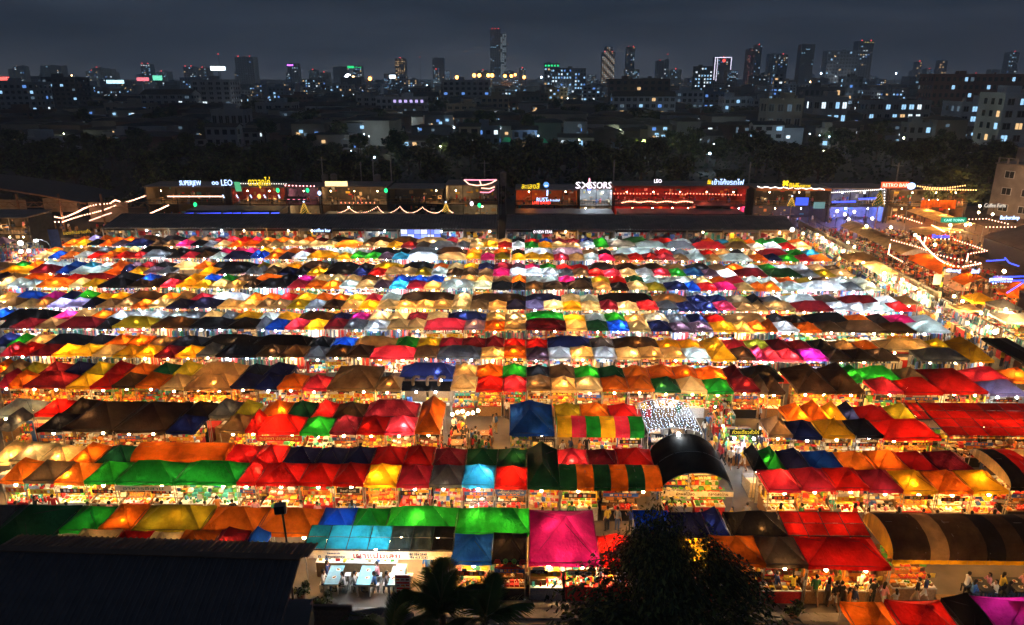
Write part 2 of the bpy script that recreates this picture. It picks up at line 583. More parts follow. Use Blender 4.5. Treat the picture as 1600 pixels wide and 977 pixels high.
            (400, "1218 b* 1470 k 1695"),
            (800, "105 fD* 555 r* 765 x 1060 y* 1290 o- 1590"),
            (1200, "-20 t- 252 r* 770")],
 (0, 'B'): [(0, "-160 k 60 dD- 440 g 680 o- 880 l 1300 o- 1640"),
            (400, "40 o- 400 b- 610 g- 820 g* 1255 g* 1710"),
            (800, "770 b- 1000 n- 1215 n- 1340"),
            (1200, "-250 k 100")],
}
# px at which the boundaries of each line were read: canopy edge for the front line, mid canopy for the back line
EH = 2.34          # canopy edge
RISE = 0.68
VAL = 0.24


def panel_fn(A, B, C, D, sag, fold=0.0, seed=0.0):
    A, B, C, D = map(Vector, (A, B, C, D))

    def fn(u, v):
        p = (A * (1 - u) + B * u) * (1 - v) + (D * (1 - u) + C * u) * v
        z = p.z - sag * math.sin(PI * v) * (0.6 + 0.4 * math.sin(PI * u)) - 0.06 * (1 - v) * math.sin(PI * u)
        z += fold * math.sin(9 * u + seed) * v * (1 - v)
        return (p.x, p.y, z)
    return fn


def canopy_mb(w, d, rise, mat, seed=0, kind='pyr', nu=6, nv=4):
    """cloth roof, edge at z = 0, centred"""
    mb = MB()
    rr = random.Random(seed)
    x, y = w / 2, d / 2
    if kind in ('pyr', 'hip'):
        rl = max(0.0, w - d * (0.95 if kind == 'hip' else 1.0)) / 2 if w > d * 1.25 else 0.0
        ox, oy = rr.uniform(-.06, .06) * w, rr.uniform(-.06, .06) * d
        P1, P2 = (ox - rl, oy, rise), (ox + rl, oy, rise + rr.uniform(-.06, .06))
        if d > w * 1.35:
            q = (d - w) / 2
            P1 = (ox, oy - q, rise); P2 = (ox, oy + q, rise)
            sag = rr.uniform(.05, .10)
            mb.grid(panel_fn((-x, -y, 0), (x, -y, 0), P1, P1, sag, .03, rr.random() * 6), nu, nv, mat)
            mb.grid(panel_fn((x, -y, 0), (x, y, 0), P2, P1, sag, .03, rr.random() * 6), nu, nv, mat)
            mb.grid(panel_fn((x, y, 0), (-x, y, 0), P2, P2, sag, .03, rr.random() * 6), nu, nv, mat)
            mb.grid(panel_fn((-x, y, 0), (-x, -y, 0), P1, P2, sag, .03, rr.random() * 6), nu, nv, mat)
            return mb
        sag = rr.uniform(.04, .11)
        mb.grid(panel_fn((-x, -y, 0), (x, -y, 0), P2, P1, sag, .03, rr.random() * 6), nu, nv, mat)
        mb.grid(panel_fn((x, -y, 0), (x, y, 0), P2, P2, sag, .03, rr.random() * 6), nu, nv, mat)
        mb.grid(panel_fn((x, y, 0), (-x, y, 0), P1, P2, sag, .03, rr.random() * 6), nu, nv, mat)
        mb.grid(panel_fn((-x, y, 0), (-x, -y, 0), P1, P1, sag, .03, rr.random() * 6), nu, nv, mat)
    return mb


def valance_mb(w, d, mat, drop=VAL, seed=0):
    mb = MB()
    rr = random.Random(seed + 5)
    x, y = w / 2 + .012, d / 2 + .012
    pts = [(-x, -y), (x, -y), (x, y), (-x, y)]
    for k in range(4):
        a, b = pts[k], pts[(k + 1) % 4]
        ph = rr.random() * 6

        def fn(u, v, a=a, b=b, ph=ph):
            px, py = a[0] + (b[0] - a[0]) * u, a[1] + (b[1] - a[1]) * u
            wv = .018 * math.sin(14 * u + ph) * (1 - v)
            n = ((b[1] - a[1]), -(b[0] - a[0]))
            l = math.hypot(*n)
            return (px + n[0] / l * wv, py + n[1] / l * wv, -drop * (1 - v) * (1 + .12 * math.sin(9 * u + ph)) - .06 * math.sin(PI * u) * v + .01 * v)
        mb.grid(fn, 8, 1, mat)
    return mb


def frame_mb(w, d, rise, mat):
    """the bars that show through the cloth"""
    mb = MB()
    x, y = w / 2 - .03, d / 2 - .03
    rl = max(0.0, w - d) / 2 if w > d * 1.25 else 0.0
    for sx_ in (-1, 1):
        for sy_ in (-1, 1):
            mb.tube((sx_ * x, sy_ * y, -.02), (sx_ * rl, 0, rise - .15), .016, mat, n=4, caps=False)
    for a, b in (((-x, -y), (x, -y)), ((x, -y), (x, y)), ((x, y), (-x, y)), ((-x, y), (-x, -y))):
        mb.tube((*a, -.03), (*b, -.03), .018, mat, n=4, caps=False)
    if rl:
        mb.tube((-rl, 0, rise - .13), (rl, 0, rise - .13), .016, mat, n=4, caps=False)
    return mb


TENTS = []
for (row, line), segs in LINES.items():
    y0 = ROWY[row]
    depth = 2.25 if row else 2.3
    n_ = 0
    for ox, s in segs:
        tk = s.split()
        for a, c, b in zip(tk[0:-1:2], tk[1::2], tk[2::2]):
            if c[0] == 'x':
                continue
            p0, p1 = ox + float(a) / 4, ox + float(b) / 4
            if line == 'F':
                yy, zz = y0, EH - .15
            else:
                yy, zz = y0 + depth * 1.5, EH + .3
            x0, x1 = xat(p0, yy, zz), xat(p1, yy, zz)
            if x1 - x0 < .5:
                continue
            deep = 'D' in c
            dd = depth * 2 - .05 if deep else depth - .03
            yc = y0 + (dd / 2 if (line == 'F' or deep) else depth * 1.5)
            TENTS.append(dict(row=row, line=line, x0=x0, x1=x1, y=yc, d=dd, c=c[0], deep=deep,
                              br=2.0 if '*' in c else (.35 if '-' in c else 1.0)))
# the farther lines run on to the left beyond what could be read; nothing is invented there


def cell(v, q):
    return round(round(v / q) * q, 3)


rt = random.Random(11)
def merge_seams(L):
    L = sorted(L, key=lambda t: t['x0'])
    out = []
    for t in L:
        if out:
            a = out[-1]
            px = proj(((t['x0'] + a['x1']) / 2, t['y'], EH))[0]
            if min(abs(px - s) for s in (400, 800, 1200)) < 4 and abs(t['x0'] - a['x1']) < .9 and min(t['x1'] - t['x0'], a['x1'] - a['x0']) < 1.5 and not (a['deep'] or t['deep']):
                if t['x1'] - t['x0'] > a['x1'] - a['x0']:
                    a['c'], a['br'] = t['c'], t['br']
                a['x1'] = t['x1']
                continue
        out.append(t)
    return out


TENTS = [t for k in LINES for t in merge_seams([q for q in TENTS if (q['row'], q['line']) == k])]
for t in TENTS:
    t['w'] = max(.8, cell(t['x1'] - t['x0'] - .03, .1))
    t['x'] = (t['x0'] + t['x1']) / 2
    t['dist'] = (Vector((t['x'], t['y'], 2.5)) - CAM).length
    t['rise'] = RISE * (.82 if t['row'] >= 4 else 1.0) * (1.12 if t['w'] > 2.8 or t['deep'] else 1.0) + (.22 if t['deep'] else 0)
    t['dz'] = rt.uniform(-.08, .11)
for key in LINES:
    L = sorted([t for t in TENTS if (t['row'], t['line']) == key], key=lambda t: t['x'])
    for i, t in enumerate(L):
        t['i'] = i + 1
        t['l'] = L[i - 1]['c'] if i and abs(L[i - 1]['x1'] - t['x0']) < .8 else None
        t['r'] = L[i + 1]['c'] if i + 1 < len(L) and abs(L[i + 1]['x0'] - t['x1']) < .8 else None
TENTS.sort(key=lambda t: t['dist'])
N_IND = 296
IND, FAR = TENTS[:N_IND], TENTS[N_IND:]
seen_labels = set()


def shape_word(t):
    return 'deep' if t['deep'] else ('wide' if t['w'] > 2.9 else 'peaked')


def tent_label(t):
    lw = 'front' if t['line'] == 'F' else 'back'
    cn = CLOTH[t['c']][0]
    rowname = nth(t['row'] + 1)
    cand = []
    if t['l'] and t['r']:
        a, b = CLOTH[t['l']][0], CLOTH[t['r']][0]
        if a == b:
            cand.append('%s %s tent between two %s ones, %s line of %s row' % (cn, shape_word(t), a, lw, rowname))
        else:
            cand.append('%s %s tent between %s and %s ones, %s line of %s row' % (cn, shape_word(t), a, b, lw, rowname))
    cand.append('%s %s tent, %s from the left in the %s line of the %s row' % (cn, shape_word(t), nth(t['i']), lw, rowname))
    return cand


cnt = {}
for t in IND:
    for c_ in tent_label(t):
        cnt[c_] = cnt.get(c_, 0) + 1
for t in IND:
    cs = tent_label(t)
    t['label'] = next((c_ for c_ in cs if cnt[c_] == 1), cs[-1])

COOLSET = set('ewabivu')
cache = {}


def cached(key, fn):
    if key not in cache:
        cache[key] = fn()
    return cache[key]


def leg_mesh(h):
    def f():
        mb = MB()
        mb.tube((0, 0, 0), (0, 0, h), .026, M_POLE, n=5)
        mb.box((0, 0, .01), (.12, .12, .02), M_POLE)
        return mb.mesh('leg')
    return cached(('leg', h), f)


def bulb_mesh(cool):
    def f():
        mb = MB()
        mb.ball((0, 0, 0), .10, M_BULBC if cool else M_BULBW, n=7, rings=5)
        mb.tube((0, 0, .06), (0, 0, .13), .03, M_DARK, n=5)
        mb.tube((0, 0, .13), (0, 0, .34), .008, M_DARK, n=3)
        return mb.mesh('lamp')
    return cached(('bulb', cool), f)


def lamp_for(t, rr):
    """number, colour and power of the lamps under a tent"""
    cool = t['c'] in COOLSET and rr.random() < .8 or (t['c'] in 'kn' and rr.random() < .45)
    if t['row'] <= 2 and t['c'] not in 'wi':
        cool = cool and rr.random() < .35
    if t['row'] >= 4 and not cool and rr.random() < .12:
        cool = True
    if t['c'] in 'coyt' and rr.random() < .85:
        cool = False
    far_ = t['row'] >= 5
    col = COOL if cool else (WARM if rr.random() < (.32 if far_ else .75) else ((1.0, .76, .46) if far_ else NEUT))
    n = 2 if t['w'] > 2.7 else 1
    p = 26 * t['br'] * rr.uniform(.45, 1.7)
    return cool, col, n, p


def added_inner_light(t, rr, w, d, h):
    """an added light without a bulb, close under the cloth, for a hot spot"""
    if rr.random() > (.62 if t['br'] > .9 else .2):
        return None
    return (rr.uniform(-.28, .28) * w, rr.uniform(-.30, .05) * d, h + t['rise'] * .18)


LAMP_K = 4.2
rl_ = random.Random(3)
for t in IND:
    root = thing('market_tent', (t['x'], t['y'], 0), t['label'], 'tent', 'tents set out in double rows across the market', rl_.uniform(-.022, .022))
    w, d, ri, seed = t['w'], cell(t['d'], .01), cell(t['rise'], .02), rl_.randrange(3)
    h = EH + t['dz']
    m = cloth(t['c'])
    me = cached(('can', w, d, ri, seed), lambda: canopy_mb(w, d, ri, cloth('w'), seed, 'hip').mesh('canopy', True))
    o = put('canopy', me, root, (0, 0, h))
    o.material_slots[0].link = 'OBJECT'
    o.material_slots[0].material = m
    me = cached(('val', w, d, seed), lambda: valance_mb(w, d, cloth('w'), VAL, seed).mesh('valance', True))
    o = put('valance', me, root, (0, 0, h))
    o.material_slots[0].link = 'OBJECT'
    o.material_slots[0].material = m
    put('frame', cached(('frm', w, d, ri), lambda: frame_mb(w, d, ri, M_DARK).mesh('frame')), root, (0, 0, h))
    lm = leg_mesh(2.34)
    for sx_ in (-1, 1):
        for sy_ in (-1, 1):
            put('leg', lm, root, (sx_ * (w / 2 - .05), sy_ * (d / 2 - .05), t['dz']))
    cool, col, n, p = lamp_for(t, rl_)
    for k in range(n):
        lx = (k - (n - 1) / 2) * w / n + rl_.uniform(-.15, .15)
        front = rl_.random() < (.75 if t['line'] == 'F' else .3)
        ly = -d / 2 + (.22 if front else d * rl_.uniform(.3, .6))
        lz = h - (.42 if front else .12)
        put('lamp', bulb_mesh(cool), root, (lx, ly, lz))
        light((lx, ly + .02, lz - .12), col, p * LAMP_K * ((1.5 if t['row'] > 2 else .95) if front else 1.0), root)
    q = added_inner_light(t, rl_, w, d, h)
    if q:
        light(q, col, p * .5 * LAMP_K, root)  # added light, brightens a spot of the roof cloth
    t['cool'] = cool

# ---- the farther tents: alike, hundreds of them, joined
far_c, far_l, far_b = MB(), MB(), MB()
for t in FAR:
    w, d, ri = t['w'], t['d'], t['rise']
    h = EH + t['dz']
    m = cloth(t['c'])
    seed = rl_.randrange(3)
    key = ('fc', w, round(d, 2), round(ri, 2), seed)
    cm = cached(key, lambda: canopy_mb(w, d, ri, cloth('w'), seed, 'hip', 4, 3))
    vm = cached(('fv', w, round(d, 2), seed), lambda: valance_mb(w, d, cloth('w'), VAL, seed))
    T = Matrix.Translation((t['x'], t['y'], h)) @ Matrix.Rotation(rl_.uniform(-.02, .02), 4, 'Z') @ Matrix.Rotation(rl_.uniform(-.012, .012), 4, 'Y')
    far_c.add(cm, T, {cloth('w'): m})
    far_c.add(vm, T, {cloth('w'): m})
    for sx_ in (-1, 1):
        far_l.tube((t['x'] + sx_ * (w / 2 - .05), t['y'] - d / 2 + .05, 0), (t['x'] + sx_ * (w / 2 - .05), t['y'] - d / 2 + .05, h), .025, M_POLE, n=3, caps=False)
    cool, col, n, p = lamp_for(t, rl_)
    for k in range(n):
        lx = t['x'] + (k - (n - 1) / 2) * w / n + rl_.uniform(-.15, .15)
        front = rl_.random() < (.75 if t['line'] == 'F' else .25)
        ly = t['y'] - d / 2 + (.2 if front else d * rl_.uniform(.3, .6))
        lz = h - (.4 if front else .12)
        far_b.ball((lx, ly, lz), .11, M_BULBC if cool else M_BULBW, n=5, rings=4)
        light((lx, ly + .02, lz - .13), col, p * LAMP_K * (2.0 if front else 1.0))
    q = added_inner_light(t, rl_, w, d, h)
    if q:
        light((t['x'] + q[0], t['y'] + q[1], q[2]), col, p * .5 * LAMP_K)
    t['cool'] = cool
far_tents = thing('market_tents', (0, 0, 0), 'hundreds of small tents in the far double rows of the market', 'tents')
tag(far_tents, kind='stuff')
tag(far_c.build('canopies', far_tents, True), kind='stuff')
tag(far_l.build('legs', far_tents), kind='stuff')
tag(far_b.build('lamps', far_tents, True), kind='stuff')
print('TENTS', len(TENTS), len(IND), max(t['row'] for t in IND), flush=True)
# ------------------------------------------------------------------ ground
M_SOIL = plain('dark_soil', (.035, .033, .03), .95, .4, .05)
M_PAVE = plain('market_concrete', (.17, .145, .12), .8, .35, .5, bump=.4)
M_STREET = plain('street_concrete', (.30, .24, .19), .75, .3, .35, bump=.3)
M_KERB = plain('kerb_stone', (.26, .24, .22), .8, .3, 1.5, bump=.3)


def sheet(name, x0, x1, y0, y1, z, mat, label=None):
    mb = MB()
    mb.quad([(x0, y0, z), (x1, y0, z), (x1, y1, z), (x0, y1, z)], mat)
    return tag(mb.build(name), label, kind='structure')


sheet('ground', -9000, 9000, -60, 14000, 0, M_SOIL, 'dark ground reaching out to the skyline')
sheet('market_pavement', -95, 46, 29.55, 116, .004, M_PAVE, 'worn concrete of the market lot')
sheet('street', -60, 60, 23.0, 28.9, .004, M_STREET, 'pale concrete lane in front of the market')
sheet('terrace_pavement', 47.6, 110, 48, 150, .004, plain('terrace_brick', (.13, .075, .05), .8, .35, 1.2, bump=.3), 'brick paved terrace of the bars')
for i_ in range(12):
    mb = MB(); mb.box((-48 + i_ * 8, 29.2, .07), (7.98, .6, .14), M_KERB)
    tag(mb.build('kerb'), kind='structure')
# drain slot and joints of the lane
mb = MB()
for k in range(14):
    mb.box((-42 + k * 6.2, 25.9, .007), (.05, 5.6, .006), M_DARK)
mb.box((0, 28.55, .008), (110, .16, .008), M_DARK)
tag(mb.build('street_joints'), kind='structure')

# ------------------------------------------------------------------ stalls: counter, rack and wares under each tent
GC = {'white': (.80, .80, .78), 'cream': (.78, .66, .45), 'pink': (.70, .22, .32), 'red': (.55, .03, .03), 'orange': (.75, .25, .03),
      'yellow': (.78, .55, .06), 'green': (.10, .35, .06), 'blue': (.05, .13, .45), 'teal': (.05, .32, .33), 'black': (.02, .02, .022),
      'brown': (.16, .08, .04), 'grey': (.30, .30, .32), 'denim': (.07, .11, .22), 'wood': (.33, .19, .09)}
G = {k: plain('ware_' + k, v, .6, .2, 9) for k, v in GC.items()}
PAL = {
 'clothes': ['white', 'white', 'denim', 'pink', 'red', 'black', 'blue', 'cream', 'teal', 'grey', 'denim'],
 'shoes and bags': ['black', 'brown', 'white', 'red', 'cream', 'blue', 'pink', 'wood'],
 'food': ['cream', 'yellow', 'orange', 'white', 'orange', 'red', 'brown', 'green', 'yellow', 'wood', 'brown'],
 'fruit': ['yellow', 'orange', 'green', 'red', 'green', 'cream'],
 'drinks': ['white', 'red', 'green', 'orange', 'yellow', 'teal', 'blue', 'white'],
 'trinkets': ['white', 'cream', 'pink', 'blue', 'yellow', 'black', 'teal', 'red'],
}


def stall_mb(kind, seed, w=1.9):
    """returns counter, rack, wares as three meshes-in-waiting; front towards -y"""
    r = random.Random(seed * 7 + len(kind))
    pal = [G[k] for k in r.sample(PAL[kind], min(len(PAL[kind]), 5))]
    co, ra, go = MB(), MB(), MB()
    skirt = G[r.choice(['white', 'cream', 'red', 'wood', 'blue', 'wood', 'grey', 'black', 'brown', 'wood'])]
    hh = r.uniform(.72, .85)
    co.box((0, -.72, hh / 2), (w - .1, .60, hh), skirt)
    co.box((0, -.72, hh + .02), (w - .04, .68, .04), G[r.choice(['white', 'wood', 'wood', 'cream', 'grey', 'red'])])
    # backdrop
    bd = G[r.choice(['white', 'cream', 'grey', 'wood', 'blue', 'black', 'black', 'brown', 'red'])]
    ra.box((0, .98, .98), (w, .03, 1.9), bd)
    for k in (-1, 1):
        ra.tube((k * (w / 2 - .06), .6, 0), (k * (w / 2 - .06), .6, 2.0), .02, M_METAL, n=4)
    ra.tube((-w / 2, .6, 1.98), (w / 2, .6, 1.98), .018, M_METAL, n=4)
    z1 = hh + .04
    if kind == 'clothes':
        for row_, (yy, zt) in enumerate(((.55, 1.95), (-.15, 1.78), (-1.0, 1.9))):
            if row_ == 2 and r.random() < .45:
                continue
            x = -w / 2 + .12
            while x < w / 2 - .1:
                ww, ln = r.uniform(.1, .22), r.uniform(.45, .8)
                m = r.choice(pal)
                go.box((x, yy, zt - ln / 2), (ww * .8, .30, ln), m, r.uniform(-.4, .4), .75)
                x += ww
            ra.tube((-w / 2, yy, zt + .03), (w / 2, yy, zt + .03), .014, M_METAL, n=4)
        for k in range(9):
            go.box((r.uniform(-.8, .8), r.uniform(-.95, -.5), z1 + .04), (.28, .2, r.uniform(.04, .12)), r.choice(pal), r.uniform(-.3, .3))
    else:
        for zs in (1.25, 1.62):
            ra.box((0, .82, zs), (w - .1, .26, .03), G['wood'])
            x = -w / 2 + .12
            while x < w / 2 - .1:
                ww = r.uniform(.08, .26)
                hgt = r.uniform(.08, .28)
                go.box((x + ww / 2, .80, zs + .016 + hgt / 2), (ww * .85, .2, hgt), r.choice(pal), r.uniform(-.15, .15))
                x += ww + .02
        tray_ = G[r.choice(['white', 'wood', 'grey', 'red', 'green'])]
        for yy, zt in ((-.22, hh + .10), (.12, hh + .2), (.46, hh + .30)):
            co.box((0, yy, zt / 2), (w - .08, .32, zt), skirt)
            x = -w / 2 + .1
            while x < w / 2 - .1:
                ww = r.uniform(.24, .5)
                m = r.choice(pal)
                if kind in ('food', 'fruit') and r.random() < .6:
                    go.box((x + ww / 2, yy, zt + .025), (ww * .9, .28, .05), tray_)
                    for q in range(6):
                        go.ball((x + ww * r.uniform(.2, .8), yy + r.uniform(-.09, .09), zt + .07 + .05 * (q > 3)), r.uniform(.05, .085), m, 5, 3)
                else:
                    hgt = r.uniform(.06, .24)
                    go.box((x + ww / 2, yy, zt + hgt / 2), (ww * .85, .25, hgt), m, r.uniform(-.2, .2), r.uniform(.75, 1))
                x += ww + .01
        if kind in ('food', 'fruit'):
            nx = 6
            for a in range(nx):
                for b in range(2):
                    cx, cy_ = -w / 2 + .2 + a * (w - .4) / (nx - 1), -.86 + b * .28
                    m = r.choice(pal)
                    if r.random() < .5:
                        go.box((cx, cy_, z1 + .02), (.27, .25, .04), G['white'])
                        for q in range(4):
                            go.ball((cx + r.uniform(-.08, .08), cy_ + r.uniform(-.07, .07), z1 + .07), r.uniform(.045, .075), m, 5, 3)
                    else:
                        go.box((cx, cy_, z1 + .05), (.26, .24, .1), m, r.uniform(-.1, .1), .8)
        else:
            for k in range(22):
                hgt = r.uniform(.05, .26)
                go.box((r.uniform(-w / 2 + .12, w / 2 - .12), r.uniform(-.98, -.48), z1 + hgt / 2), (r.uniform(.06, .22), r.uniform(.06, .2), hgt), r.choice(pal), r.uniform(-.5, .5), r.uniform(.7, 1))
        # price cards and bunting under the edge
        for k in range(r.randint(2, 5)):
            go.box((r.uniform(-.8, .8), -1.0, r.uniform(1.35, 1.95)), (r.uniform(.12, .4), .012, r.uniform(.1, .25)), r.choice(pal + [G['white']]))
        # a hanging board of plain colour bands and pictures
        if r.random() < .7:
            bc = G[r.choice(['red', 'black', 'brown', 'yellow', 'green', 'blue', 'orange', 'black'])]
            bz, bh = r.uniform(1.55, 1.8), r.uniform(.2, .34)
            ra.box((0, -1.0, bz), (w * r.uniform(.6, .95), .02, bh), bc)
            for q in range(5):
                ra.box((-w * .24 + w * .12 * q, -1.015, bz), (w * .085, .012, bh * .55), G[r.choice(['cream', 'orange', 'white', 'red', 'yellow'])])
    # a side rack
    if r.random() < .6:
        sx_ = r.choice((-1, 1)) * (w / 2 - .08)
        for k in range(6):
            go.box((sx_, -.4 + k * .2, r.uniform(1.0, 1.6)), (.06, .16, r.uniform(.3, .7)), r.choice(pal))
    return co, ra, go


KINDS = list(PAL)
KW = {'clothes': 'clothes', 'shoes and bags': 'bag', 'food': 'food', 'fruit': 'fruit', 'drinks': 'drink', 'trinkets': 'trinket'}
rs = random.Random(21)
VAR = {}
for kd in KINDS:
    for sd in range(6):
        VAR[kd, sd] = stall_mb(kd, sd)


def kind_for(t):
    if t['row'] <= 3:
        return rs.choice(['food', 'food', 'fruit', 'drinks', 'food', 'trinkets'])
    return rs.choice(['clothes', 'clothes', 'clothes', 'shoes and bags', 'trinkets', 'trinkets', 'drinks'])


NOSTALL = []            # px boxes of tents that shelter tables instead of stalls, filled by hand
n_stall = 0
stall_far = MB()
for t in TENTS:
    ind = t in IND if False else t.get('label') is not None
    if t['line'] == 'B' and t['row'] > 0:
        # the rear of the back line cannot be seen; its counters are put in to block light
        k = max(1, round(t['w'] / 2.0))
        for q in range(k):
            kd = kind_for(t)
            M = Matrix.Translation((t['x'] + (q - (k - 1) / 2) * t['w'] / k, t['y'], 0)) @ Matrix.Rotation(PI, 4, 'Z') @ Matrix.Diagonal((t['w'] / k / 2.0, 1, 1, 1))
            stall_far.add(VAR[kd, rs.randrange(6)][0], M)
        continue
    if t['line'] == 'B':
        continue
    k = max(1, round(t['w'] / 2.0))
    kd = kind_for(t)
    for q in range(k):
        sd = rs.randrange(6)
        sc_ = t['w'] / k / 2.0
        x = t['x'] + (q - (k - 1) / 2) * t['w'] / k
        if ind:
            lw = CLOTH[t['c']][0]
            side = '' if k == 1 else (['left side, ', 'right side, '][q] if k == 2 else ['left side, ', 'middle, ', 'right side, ', 'far right, '][min(q, 3)])
            lab = '%s stall under %s tent %s from left, %sfront of %s row' % (KW[kd], lw, nth(t['i']), side, nth(t['row'] + 1))
            root = thing('market_stall', (x, t['y'] - t['d'] / 2 + 1.12, 0), lab, 'stall', 'stalls under the market tents')
            root.scale = (sc_, 1, 1)
            co, ra, go = VAR[kd, sd]
            put('counter', cached(('co', kd, sd), lambda: co.mesh('counter')), root)
            put('display_rack', cached(('ra', kd, sd), lambda: ra.mesh('display_rack')), root)
            tag(put('wares', cached(('go', kd, sd), lambda: go.mesh('wares')), root), kind='stuff')
            n_stall += 1
        else:
            M = Matrix.Translation((x, t['y'] - t['d'] / 2 + 1.12, 0)) @ Matrix.Diagonal((sc_, 1, 1, 1))
            for mbx in VAR[kd, sd]:
                stall_far.add(mbx, M)
sf = stall_far.build('market_stalls')
tag(sf, 'crowded rows of lit stalls under the far tents', 'stalls', kind='stuff')
print('STALLS', n_stall, flush=True)
# ------------------------------------------------------------------ people: one continuous skinned body per pose
SKIN = [plain('skin_tan', (.42, .24, .15), .6, .1, 6), plain('skin_brown', (.30, .16, .095), .6, .1, 6)]
SHIRTS = {k: plain('shirt_' + k, v, .85, .15, 6, bump=.2) for k, v in {
    'white': (.75, .75, .74), 'black': (.02, .02, .024), 'red': (.5, .03, .03), 'yellow': (.75, .5, .05), 'navy': (.03, .05, .16),
    'grey': (.26, .26, .28), 'pink': (.7, .3, .36), 'blue': (.06, .18, .5), 'green': (.06, .24, .1), 'orange': (.7, .24, .05)}.items()}
TROUS = {k: plain('trousers_' + k, v, .85, .15, 6) for k, v in {
    'dark': (.03, .03, .035), 'denim': (.07, .11, .22), 'khaki': (.34, .26, .16), 'white': (.6, .6, .58)}.items()}
SHOE = plain('shoe_leather', (.04, .035, .03), .6, .1, 5)
HAIR = plain('black_hair', (.012, .010, .010), .5, .2, 12)


def skeleton(pose, female):
    V, E, Rr, Tg = {}, [], {}, {}

    def j(n, x, y, z, r, r2=None):
        V[n] = Vector((x, y, z)); Rr[n] = (r, r2 or r)
    sit = pose.startswith('sit')
    ph = .46 if sit else .92
    dz = ph - .92
    sh = .155 if female else .18
    lean = .05 if pose in ('reach', 'sit_eat') else 0
    j('pelvis', 0, 0, ph, .125, .10)
    j('belly', 0, -lean * .4, 1.10 + dz, .118 if female else .13, .095)
    j('chest', 0, -lean, 1.30 + dz, .14 if female else .155, .105)
    j('collar', 0, -lean * 1.2, 1.42 + dz, .075)
    j('neck', 0, -lean * 1.4 - .01, 1.48 + dz, .048)
    j('jaw', 0, -lean * 1.6 - .03, 1.545 + dz, .066)
    j('face', 0, -lean * 1.6 - .02, 1.60 + dz, .084)
    j('crown', 0, -lean * 1.6 - .005, 1.665 + dz, .066)
    j('nose', 0, -lean * 1.6 - .108, 1.585 + dz, .014)
    E += [('pelvis', 'belly'), ('belly', 'chest'), ('chest', 'collar'), ('collar', 'neck'), ('neck', 'jaw'), ('jaw', 'face'), ('face', 'crown'), ('face', 'nose')]
    for s, sg in (('l', -1), ('r', 1)):
        j('sho' + s, sg * sh, -lean, 1.395 + dz, .056)
        if pose == 'stand':
            el, wr = (sg * .235, .03, 1.12 + dz), (sg * .235, -.05, .89 + dz)
        elif pose == 'walk':
            el, wr = (sg * .23, .06 * sg, 1.13 + dz), (sg * .225, -.02 - .14 * -sg, .92 + dz)
        elif pose in ('reach', 'sit_eat'):
            el, wr = (sg * .23, -.14, 1.16 + dz), (sg * .13, -.36, 1.16 + dz)
        else:
            el, wr = (sg * .24, -.03, 1.13 + dz), (sg * .16, -.24, 1.02 + dz)
        j('elb' + s, *el, .040); j('wri' + s, *wr, .028)
        d = (Vector(wr) - Vector(el)).normalized()
        side = Vector((sg, 0, 0)); pal = Vector(wr) + d * .055
        j('pal' + s, *pal, .030, .018)
        E += [('collar', 'sho' + s), ('sho' + s, 'elb' + s), ('elb' + s, 'wri' + s), ('wri' + s, 'pal' + s)]
        across = d.cross(side).normalized()
        if across.length < .1:
            across = Vector((0, 1, 0))
        for q, (off, ln) in enumerate(((-.030, .062), (-.010, .075), (.010, .070), (.028, .055))):
            tip = pal + d * ln + across * off * 1.3 - side * .014
            mid = pal + d * ln * .55 + across * off * 1.2
            j('fm%d%s' % (q, s), *mid, .009); j('ft%d%s' % (q, s), *tip, .0075)
            E += [('pal' + s, 'fm%d%s' % (q, s)), ('fm%d%s' % (q, s), 'ft%d%s' % (q, s))]
        th = pal - d * .02 - across * .05 - side * .02
        j('thu' + s, *th, .010)
        E.append(('pal' + s, 'thu' + s))
        j('hip' + s, sg * .085, 0, ph - .05, .088)
        if sit:
            j('kne' + s, sg * .12, -.43, .47, .062); j('ank' + s, sg * .12, -.40, .09, .040); j('toe' + s, sg * .125, -.56, .04, .036)
        elif pose == 'walk':
            f = -.20 * sg
            j('kne' + s, sg * .09, f * .6 - .05, .50, .060); j('ank' + s, sg * .09, f * 1.25 + .05, .10, .040); j('toe' + s, sg * .095, f * 1.25 - .09, .045, .036)
        else:
            j('kne' + s, sg * .10, -.01, .50, .060); j('ank' + s, sg * .105, .02, .09, .040); j('toe' + s, sg * .12, -.13, .04, .036)
        E += [('pelvis', 'hip' + s), ('hip' + s, 'kne' + s), ('kne' + s, 'ank' + s), ('ank' + s, 'toe' + s)]
    return V, E, Rr


def slot_of(a, b, shorts):
    n = a[:3], b[:3]
    if any(k in ('fac', 'cro', 'jaw', 'nos', 'nec', 'pal', 'thu', 'wri') or k[:2] in ('fm', 'ft') for k in n):
        return 0
    if 'toe' in n:
        return 3
    if 'ank' in n:
        return 0 if shorts else 2
    if 'hip' in n or 'kne' in n:
        return 2
    return 1


